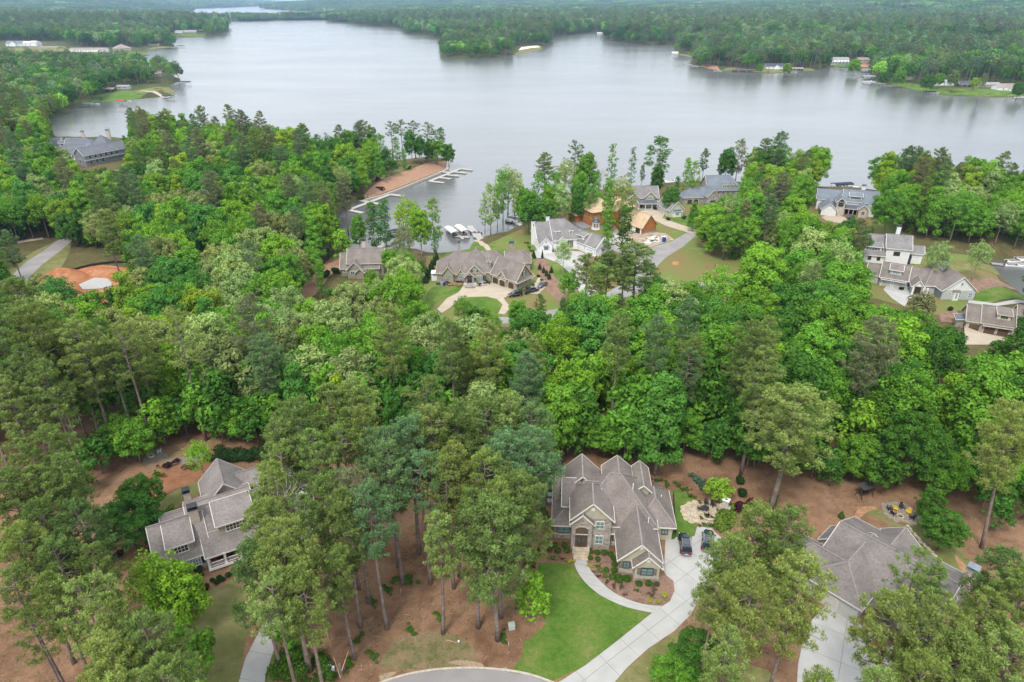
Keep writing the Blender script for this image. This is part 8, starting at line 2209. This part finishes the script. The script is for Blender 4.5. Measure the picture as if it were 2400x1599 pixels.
for u, v, lb in ((1075, 1505, 'white marker ball on the open lot'), (586, 1338, 'white pipe end beside the lower bushes of the porch')):
    o = thing('marker', u, v, lb, 'marker'); MB().lathe([(.05, 0), (.16, .12), (.16, .25), (.05, .36)], k=8).build('cap', MW, o)
o = thing('marker_post', 1192, 1512, 'short white stake on the straw beside the lawn', 'stake'); MB().box(-.03, -.03, 0, .03, .03, .7).build('stake', MW, o); MB().box(-.035, -.035, .702, .035, .035, .76).build('stake_tip', M_SHUT, o)
o = thing('portable_toilet', 1556, 567, 'blue portable toilet with a white roof at the building site', 'portable toilet', 20); MBL = mat('blue_plastic', (.01, .06, .30), .4, .08, 2, .4)
MB().box(-.55, -.55, .0, .55, .55, 2.1).build('cabin', MBL, o); MB().box(-.6, -.6, 2.102, .6, .6, 2.3).build('roof', MW, o); MB().box(-.35, -.58, .1, .35, -.552, 1.95).build('door', mat('blue_plastic_door', (.015, .08, .36), .4, .08, 2, .4), o)
o = thing('lamp_post', 1324, 692, 'dark lamp post with a white globe beside the farmhouse drive', 'lamp post'); MB().tube([(0, 0, 0), (0, 0, 4.0)], [.09, .06], 8).build('post', M_BLACK, o); MB().lathe([(.06, 4.0), (.3, 4.2), (.32, 4.5), (.2, 4.75), (.05, 4.8)], k=12).build('lamp_globe', MW, o, True)
o = thing('garden_swing', 2025, 1162, 'dark wooden swing seat under the trees behind the big grey roof', 'swing', 20)
fr = MB()
for s_ in (-1.3, 1.3): fr.beam((s_, -.8, 0), (s_, 0, 2.2), .12); fr.beam((s_, .8, 0), (s_, 0, 2.2), .12)
fr.beam((-1.4, 0, 2.2), (1.4, 0, 2.2), .14); fr.build('frame', M_DARKW, o); MB().box(-1.5, -.9, 2.3, 1.5, .9, 2.4).build('awning', mat('faded_awning', (.07, .065, .06), .8, .15, 2, .2), o)
MB().box(-.9, -.25, .6, .9, .25, .68).build('seat', M_DARKW, o); MB().box(-.9, .25, .68, .9, .3, 1.2).build('backrest', M_DARKW, o)
o = thing('garden_bench', 897, 424, 'pale bench on the peninsula lawn', 'bench', 10); MB().box(-1, -.25, .42, 1, .25, .5).build('seat', MW, o); MB().box(-1, .25, .5, 1, .3, 1.0).build('backrest', MW, o)
for s_ in (-.8, .8): MB().box(s_ - .05, -.22, 0, s_ + .05, .22, .42).build('leg', MW, o)
# fallen trunks, snapped trees
M_RAW = mat('raw_split_wood', (.50, .33, .22), .85, .15, 2, .2); M_ORB = mat('reddish_branch', (.42, .17, .10), .85, .15, 2, .2)
def log(u1, v1, u2, v2, r, m, label, z1=.1, z2=.1, name='fallen_branch', group=None):
    a, b = at(u1, v1, z1), at(u2, v2, z2); d = (b[0] - a[0], b[1] - a[1], z2 - z1)
    o = MB().tube([(0, 0, 0), (d[0] * .5, d[1] * .5, d[2] * .5 + .06), d], [r, r * .8, r * .45], 6).build(name, m); o.location = (a[0], a[1], z1); return tag(o, label, 'branch', group)
for i, a in enumerate([(897, 1356, 938, 1347, .07, M_ORB, 'reddish branch between the two middle trunks'), (970, 1336, 1000, 1330, .05, M_ORB, 'thin reddish branch behind the middle trunks'), (970, 1250, 984, 1246, .07, M_ORB, 'reddish branch in the gap between the back pines'), (840, 1366, 868, 1352, .09, M_RAW, 'grey fallen bough left of the middle trunk'),
                       (805, 1385, 822, 1408, .06, M_ORB, 'orange branch left of the brownish trunk'), (812, 1440, 821, 1420, .07, M_RAW, 'pale broken stick on the open lot'), (838, 1270, 836, 1290, .06, M_ORB, 'orange stick beside the brown pine'), (940, 1380, 938, 1392, .06, M_RAW, 'pale splinter near the grass tuft'),
                       (1045, 1500, 1075, 1508, .05, M_RAW, 'pale twig on the open lot front'), (180, 1104, 190, 1108, .06, M_RAW, 'pale stick on the dark straw at the left'), (210, 1152, 222, 1158, .06, M_RAW, 'stick between the left pine trunks')]): log(*a)
log(757, 1455, 775, 1515, .10, M_RAW, 'snapped pale trunk leaning over the shrub', z1=5.5, z2=.6, name='snapped_trunk'); log(799, 1583, 795, 1556, .34, M_BARKP, 'broken stump standing near the road', z1=0, z2=2.4, name='broken_stump')
log(801, 1572, 817, 1525, .07, M_RAW, 'long splinter rising from the broken stump', z1=1.5, z2=3.5, name='splinter'); log(798, 1590, 782, 1540, .05, M_RAW, 'second splinter left of the broken stump', z1=1.2, z2=2.6, name='splinter')
for i, (u1, v1, u2, v2, r, lb) in enumerate([(0, 1422, 112, 1640, .27, 'tall bare trunk crossing the lower left corner'), (40, 1340, 66, 1400, .22, 'trunk standing left of the lower left clump')]): pass
# building site materials
rnd = random.Random(3); MS = mat('white_board_stack', (.70, .68, .64), .7, .06, 1, .2)
for i in range(14):
    u, v = rnd.uniform(1502, 1560), rnd.uniform(556, 572); o = thing('lumber_stack', u, v, '%s pile of pale boards scattered beside the portable toilet' % ORD[i % 14], 'lumber', rnd.uniform(-60, 60), 'piles of boards on the building site', .12)
    for k in range(3): MB().box(-rnd.uniform(1.2, 2.2), -.5 + k * .05, k * .14, rnd.uniform(1.2, 2.2), .4 + k * .08, k * .14 + .12).build('board', MS if i % 3 else M_OSB, o)
for i in range(9):
    u, v = rnd.uniform(1425, 1500), rnd.uniform(560, 600); o = thing('rubble_heap', u, v, '%s heap of rubble and wood in the unfinished drive' % ORD[i], 'rubble', rnd.uniform(0, 180), 'rubble heaps on the building site', .1)
    for k in range(5): x, y = rnd.uniform(-1, 1), rnd.uniform(-1, 1); MB().box(x - .5, y - .2, 0, x + .5, y + .25, rnd.uniform(.2, .6)).build('piece', rnd.choice([MS, M_SHEATH, M_OSB, M_STONE2]), o)
# clay lot: pile and silt fence
def mound(u, v, rx, ry, h, m, label):
    x, y, z = ground(u, v); bm = bmesh.new(); bmesh.ops.create_grid(bm, x_segments=28, y_segments=28, size=1)
    for vv in bm.verts:
        r = math.hypot(vv.co.x, vv.co.y); q = max(0, 1 - r); vv.co.z = h * (q ** .8) * (.75 + .5 * float(vnoise(vv.co.x * 3 + 9, vv.co.y * 3 + 4, 2))) + .5 * q * float(vnoise(vv.co.x * 9, vv.co.y * 9, 4)) - .02; vv.co.x *= rx; vv.co.y *= ry
    me = bpy.data.meshes.new('mound'); bm.to_mesh(me); bm.free(); o = new_obj('soil_pile', me, None, m); o.location = (x, y, z + .08); return tag(o, label, 'soil pile')
mound(150, 652, 8.5, 6, 3.6, M_CLAY, 'large red clay pile at the left end of the building lot'); mound(300, 640, 7, 4, 1.6, M_CLAY, 'lower red clay bank at the right end of the building lot'); mound(230, 638, 9, 4, 1.5, M_CLAY, 'long clay bank behind the pale slab')
o = thing('silt_fence', 170, 633, 'low black silt fence behind the red clay lot', 'fence'); x0, y0, z0 = ground(170, 633); P = [ground(u, v) for u, v in ((168, 637), (190, 630), (215, 624), (240, 620), (270, 617), (300, 617), (325, 618))]
for a, b in zip(P, P[1:]): MB().prism([(a[0] - x0, a[1] - y0, 0), (b[0] - x0, b[1] - y0, 0), (b[0] - x0, b[1] - y0, .9), (a[0] - x0, a[1] - y0, .9)], (0, .04, 0)).build('fabric_panel', M_BLACK, o)
for p_ in P: MB().box(p_[0] - x0 - .05, p_[1] - y0 - .05, 0, p_[0] - x0 + .05, p_[1] - y0 + .05, 1.1).build('post', M_DARKW, o)
# stone edging of the peninsula
o = empty('seawall', (*wl_(945, 438), LAKE)); tag(o, 'low pale stone seawall along the peninsula bank', 'wall'); S0 = wl_(945, 438); P = [wl_(u, v) for u, v in ((853, 469), (896, 458), (945, 440), (1006, 415), (1049, 397.5), (1053, 386), (1054, 376), (1046, 369))]
for a, b in zip(P, P[1:]): MB().beam((a[0] - S0[0], a[1] - S0[1], .1), (b[0] - S0[0], b[1] - S0[1], .1), .7, 1.4).build('stone_course', M_STONEL, o)

# ================================================================== houses on the far shores
def far_house(u, v, w, d, e, pitch, roof, wall, label, ends=('gable', 'gable'), yaw=0, axis='x', nwin=3, extra=None, cat='house', name='shore_house'):
    x, y = at(u, v, -7.5)
    z = gz(x, y) - .1
    h = House(name, (x, y, z), yaw, label, cat, roof=roof, trim=M_TRIM, wall=wall)
    h.wing(-w / 2, 0, w / 2, d, e, axis, ends, pitch)
    for k in range(nwin): h.win(-w / 2 + w * (k + .5) / nwin, 0, 1.0, 1.3, 1.3, 'S', 2, 1)
    if e > 4.5:
        for k in range(nwin): h.win(-w / 2 + w * (k + .5) / nwin, 0, 3.8, 1.3, 1.3, 'S', 2, 1)
    if extra: extra(h)
    return h
FR = mat('far_brown_roof', (.30, .24, .21), .9, .1, .2, .2); FG = mat('far_grey_roof', (.30, .30, .31), .9, .1, .2, .2); FD = mat('far_dark_roof', (.07, .08, .10), .8, .1, .2, .3)
far_house(35, 112, 34, 16, 5, .6, M_SLATE, M_WHITE, 'white house with a blue-grey gabled roof at the far left edge', extra=lambda h: (h.wing(-6, -4, 6, 6, 5, 'y', ('gable', 'gable'), .8), 0))
far_house(73, 112, 30, 15, 6, .4, MW, M_WHITE, 'white house with a white roof at the far left', extra=lambda h: h.wing(2, -2, 14, 8, 8, 'x', ('gable', 'gable'), .4))
far_house(112, 117, 36, 20, 3.2, .12, FR, M_TAN, 'low flat brown building beside the white far-left house')
far_house(206, 126, 64, 15, 6.5, .32, FR, M_WHITE, 'long two-storey building with a grey roof and white balconies on the far left shore', nwin=14, extra=lambda h: [h.part(MB().box(-32, -2.2, 2.8, 32, -.1, 3.0), 'balcony', M_TRIM), [h.part(MB().box(-31 + k * 4.4, -2.2, 0, -30.7 + k * 4.4, -1.9, 5.8), 'column', M_TRIM) for k in range(15)]], name='lodge_building', cat='building')
far_house(288, 121, 30, 30, 5, .45, FR, M_TAN, 'square tan building with a hipped roof right of the long one', ('hip', 'hip'), 30)
far_house(356, 180, 26, 14, 3.4, .5, FR, M_TAN, 'tan hip-roofed house near the tip of the wooded left point', ('hip', 'gable'), 0, extra=lambda h: h.wing(-2, -4, 6, 6, 3.4, 'y', ('gable', 'gable'), .5))
far_house(254, 218, 11, 7, 3.2, .3, FR, M_DARKW, 'dark cabin above the red boat canopy', nwin=2); far_house(288, 211, 12, 7, 3, .3, FG, M_GREYS, 'pale roofed cabin among the left point trees', nwin=2)
far_house(388, 83, 26, 14, 4, .4, FR, M_TAN, 'brown house at the edge of the far left lawn'); far_house(420, 80, 22, 14, 4, .4, FG, M_WHITE, 'white house in the middle of the far left lawn'); far_house(446, 80, 34, 16, 4.5, .45, FG, M_TAN, 'long grey house on the far left lawn'); far_house(476, 74, 22, 10, 4, .25, MW, M_WHITE, 'white-roofed boat hall on the far left point')
far_house(20, 158, 24, 14, 6, .5, FG, M_GREYS, 'grey house at the left edge of the wooded point'); far_house(360, 108, 22, 10, 3.6, .3, FD, M_TAN, 'dark roofed cottage among the far left trees'); far_house(185, 87, 30, 16, 5, .4, FG, M_WHITE, 'white house deep in the far left woods'); far_house(155, 46, 50, 20, 6, .3, FR, M_TAN, 'tan building in the far woods left'); far_house(82, 45, 30, 16, 6, .3, MW, M_WHITE, 'tiny white building in the far woods left')
far_house(1816, 163, 26, 12, 3.4, .55, FD, M_WHITE, 'white cottage with a dark roof at the right point', extra=lambda h: h.wing(-2, -3, 5, 6, 3.6, 'y', ('gable', 'gable'), .6)); far_house(1750, 165, 34, 9, 3, .2, FD, M_DARKW, 'long dark open pavilion on the right point'); far_house(1866, 163, 20, 8, 3, .25, FG, M_DARKW, 'low grey shed between the pines of the right point')
far_house(1968, 152, 26, 13, 7.5, .35, FG, M_WHITE, 'white two-storey house with dark windows above the red bank', nwin=5, extra=lambda h: [h.part(MB().box(-13, -2.5, 3.6, 13, -.1, 3.8), 'balcony', M_TRIM)] + [h.part(MB().box(-12 + k * 6, -2.5, 0, -11.7 + k * 6, -2.2, 6.5), 'column', M_TRIM) for k in range(5)])
far_house(2024, 151, 16, 12, 6, .4, FR, M_TAN, 'tan house partly hidden at the head of the right bay'); far_house(2128, 189, 20, 12, 4.5, .7, FR, M_TAN, 'brown steep-roofed house behind the round trees', yaw=25, axis='y'); far_house(2212, 202, 22, 12, 3.4, .35, FG, M_WHITE, 'white house behind the yellow-green shore trees')
far_house(2266, 206, 18, 9, 3.2, .6, FD, M_DARKW, 'dark gabled pavilion on the right lawn'); far_house(2312, 207, 30, 11, 3.2, .3, FG, M_TAN, 'long grey-roofed house on the right lawn'); far_house(2372, 214, 30, 13, 3.6, .45, FR, M_WHITE, 'brown-roofed white house with a front gable at the right edge', extra=lambda h: h.wing(-5, -4, 5, 6, 3.6, 'y', ('gable', 'gable'), .45))
far_house(1410, 79, 24, 12, 5, .3, MW, M_WHITE, 'white boat house at the top of the narrow cove'); far_house(1583, 125, 10, 8, 4, .4, MW, M_WHITE, 'tiny white house on the tree point'); far_house(838, 20, 40, 24, 10, .3, MW, M_WHITE, 'white building in the far middle woods'); far_house(903, 60, 26, 14, 5, .4, FR, M_TAN, 'brown roofed house on the far middle shore'); far_house(1338, 10, 90, 40, 14, .2, MW, M_WHITE, 'pale flat building on the horizon')
# pylons over the causeway and water towers on the skyline
for i, (u, v, hgt, lb) in enumerate(((541, 49.5, 46, 'left grey power pylon on the tree-lined causeway'), (657, 46.5, 46, 'middle grey power pylon on the tree-lined causeway'), (763, 44, 52, 'right grey power pylon at the causeway end'))):
    x, y = at(u, v, -9); o = empty('power_pylon', (x, y, -9)); tag(o, lb, 'pylon', 'pylons on the causeway'); b = MB(); mp_ = mat('galvanised_steel', (.50, .52, .54), .5, .05, 1, .3, metal=.4)
    for a in (-1, 1):
        for c in (-1, 1): b.beam((a * 3.4, c * 3.4, 0), (a * .8, c * .8, hgt), .9)
    for k in range(6): zz = hgt * k / 6; w_ = 3.4 - 2.6 * k / 6; b.beam((-w_, -w_, zz), (w_, -w_, zz + hgt / 6), .5); b.beam((w_, w_, zz), (-w_, w_, zz + hgt / 6), .5)
    b.build('tower', mp_, o)
    for zz in (hgt * .8, hgt * .92): MB().beam((-9, 0, zz), (9, 0, zz), .9).build('crossarm', mp_, o)
for u, lb in ((1535, 'left white water tower on the skyline'), (1551, 'right white water tower on the skyline')):
    x, y = 9500 * (u - 1200) / 1744, 9500.0; z = gz(x, y); o = empty('water_tower', (x, y, z)); tag(o, lb, 'water tower', 'water towers on the skyline'); MB().lathe([(5, 0), (4, 62)], k=12).build('shaft', MW, o); MB().lathe([(4, 62), (13, 72), (14, 82), (8, 90), (1, 92)], k=16).build('tank', MW, o)

# ================================================================== litter on the ground of the near lots
def scatter(name, n, area, make, m, seed, label):
    r = np.random.default_rng(seed); X = r.uniform(-75, 95, n); Y = r.uniform(48, 122, n); u, v = px(X, Y, np.zeros(n)); ok = np.zeros(n, bool)
    for P in area: ok |= inpoly(u, v, P)
    for P in ([(860, 1640), (900, 1590), (1000, 1566), (1180, 1560), (1320, 1600), (1400, 1700), (800, 1700)], [(1262, 1320), (1345, 1299), (1400, 1285), (1330, 1270), (1290, 1260), (1260, 1100), (1345, 1040), (1600, 1140), (1700, 1235), (1690, 1340), (1400, 1660), (1160, 1640), (1290, 1450)], [(340, 1330), (310, 1260), (380, 1160), (500, 1060), (660, 1080), (760, 1180), (700, 1400), (640, 1660), (430, 1660), (470, 1500)],
              [(1900, 1300), (2010, 1190), (2240, 1310), (2350, 1380), (2330, 1500), (2140, 1660), (1850, 1660), (1880, 1500)]): ok &= ~inpoly(u, v, P)
    X, Y = X[ok], Y[ok]; V, F, T = make(r, X, Y)
    o = new_obj(name, np_mesh(name, V, F, m, {'tone': ('FACE', T)})); o['kind'] = 'stuff'; o['label'] = label; return o
def twig(r, X, Y):
    n = len(X); a = r.uniform(0, 6.28, n); L = r.uniform(.15, .9, n) ** 1.3; w = r.uniform(.02, .05, n); dx, dy = np.cos(a), np.sin(a); Z = r.uniform(.02, .07, n)
    V = np.stack([np.stack([X - dx * L, Y - dy * L, Z], 1), np.stack([X - dy * w, Y + dx * w, Z + .03], 1), np.stack([X + dx * L, Y + dy * L, Z], 1), np.stack([X + dy * w, Y - dx * w, Z + .03], 1)], 1).reshape(-1, 3)
    return V, np.arange(4 * n).reshape(n, 4), r.uniform(.6, 1.3, n)
def tuft_(r, X, Y):
    k = 7; n = len(X) * k; cx = np.repeat(X, k) + r.normal(size=n) * .16; cy = np.repeat(Y, k) + r.normal(size=n) * .16; h = r.uniform(.06, .28, n); lx, ly = r.normal(size=n) * .09, r.normal(size=n) * .09; w = .035
    V = np.stack([np.stack([cx - w, cy, cx * 0], 1), np.stack([cx + w, cy, cx * 0], 1), np.stack([cx + lx, cy + ly, h], 1)], 1).reshape(-1, 3)
    return V, np.arange(3 * n).reshape(n, 3), r.uniform(.6, 1.4, n)
ALLA = [[(-60, 1000), (2460, 1060), (2460, 1620), (-60, 1620)]]
scatter('twigs', 9000, ALLA, twig, mat('twig_wood', (.20, .14, .09), .95, .35, 3, .1), 3, 'fallen twigs and pine litter strewn over the straw')
scatter('pale_twigs', 1500, ALLA, twig, mat('pale_twig_wood', (.42, .33, .25), .95, .25, 3, .1), 4, 'pale broken sticks strewn over the straw')
g_ = scatter('grass_tufts', 9000, [[(760, 1400), (1180, 1400), (1180, 1600), (860, 1600)], [(1690, 1540), (1850, 1540), (1850, 1620), (1690, 1620)], [(0, 1450), (300, 1500), (300, 1620), (0, 1620)]], tuft_, M_LEAF, 5, 'thin grass tufts on the open lot'); g_.color = (.16, .17, .06, 1)
g2_ = scatter('seedlings', 1600, ALLA, tuft_, M_LEAF, 6, 'scattered green seedlings in the straw'); g2_.color = (.08, .15, .03, 1)

# ------------------------------------------------------------------ the air
hz = MB().box(-20500, -1500, -16.0, 20500, 19900, 232.0).build('haze', None, None)
hz['kind'] = 'stuff'
mh = bpy.data.materials.new('haze'); mh.use_nodes = True
Nh, Lh = mh.node_tree.nodes, mh.node_tree.links
for n in list(Nh):
    if n.type == 'BSDF_PRINCIPLED': Nh.remove(n)
pv_ = Nh.new('ShaderNodeVolumePrincipled')
pv_.inputs['Color'].default_value = (.50, .74, 1.0, 1)
pv_.inputs['Density'].default_value = 0.00008
pv_.inputs['Anisotropy'].default_value = 0.2
Lh.new(pv_.outputs[0], [n for n in Nh if n.type == 'OUTPUT_MATERIAL'][0].inputs['Volume'])
hz.data.materials.append(mh)
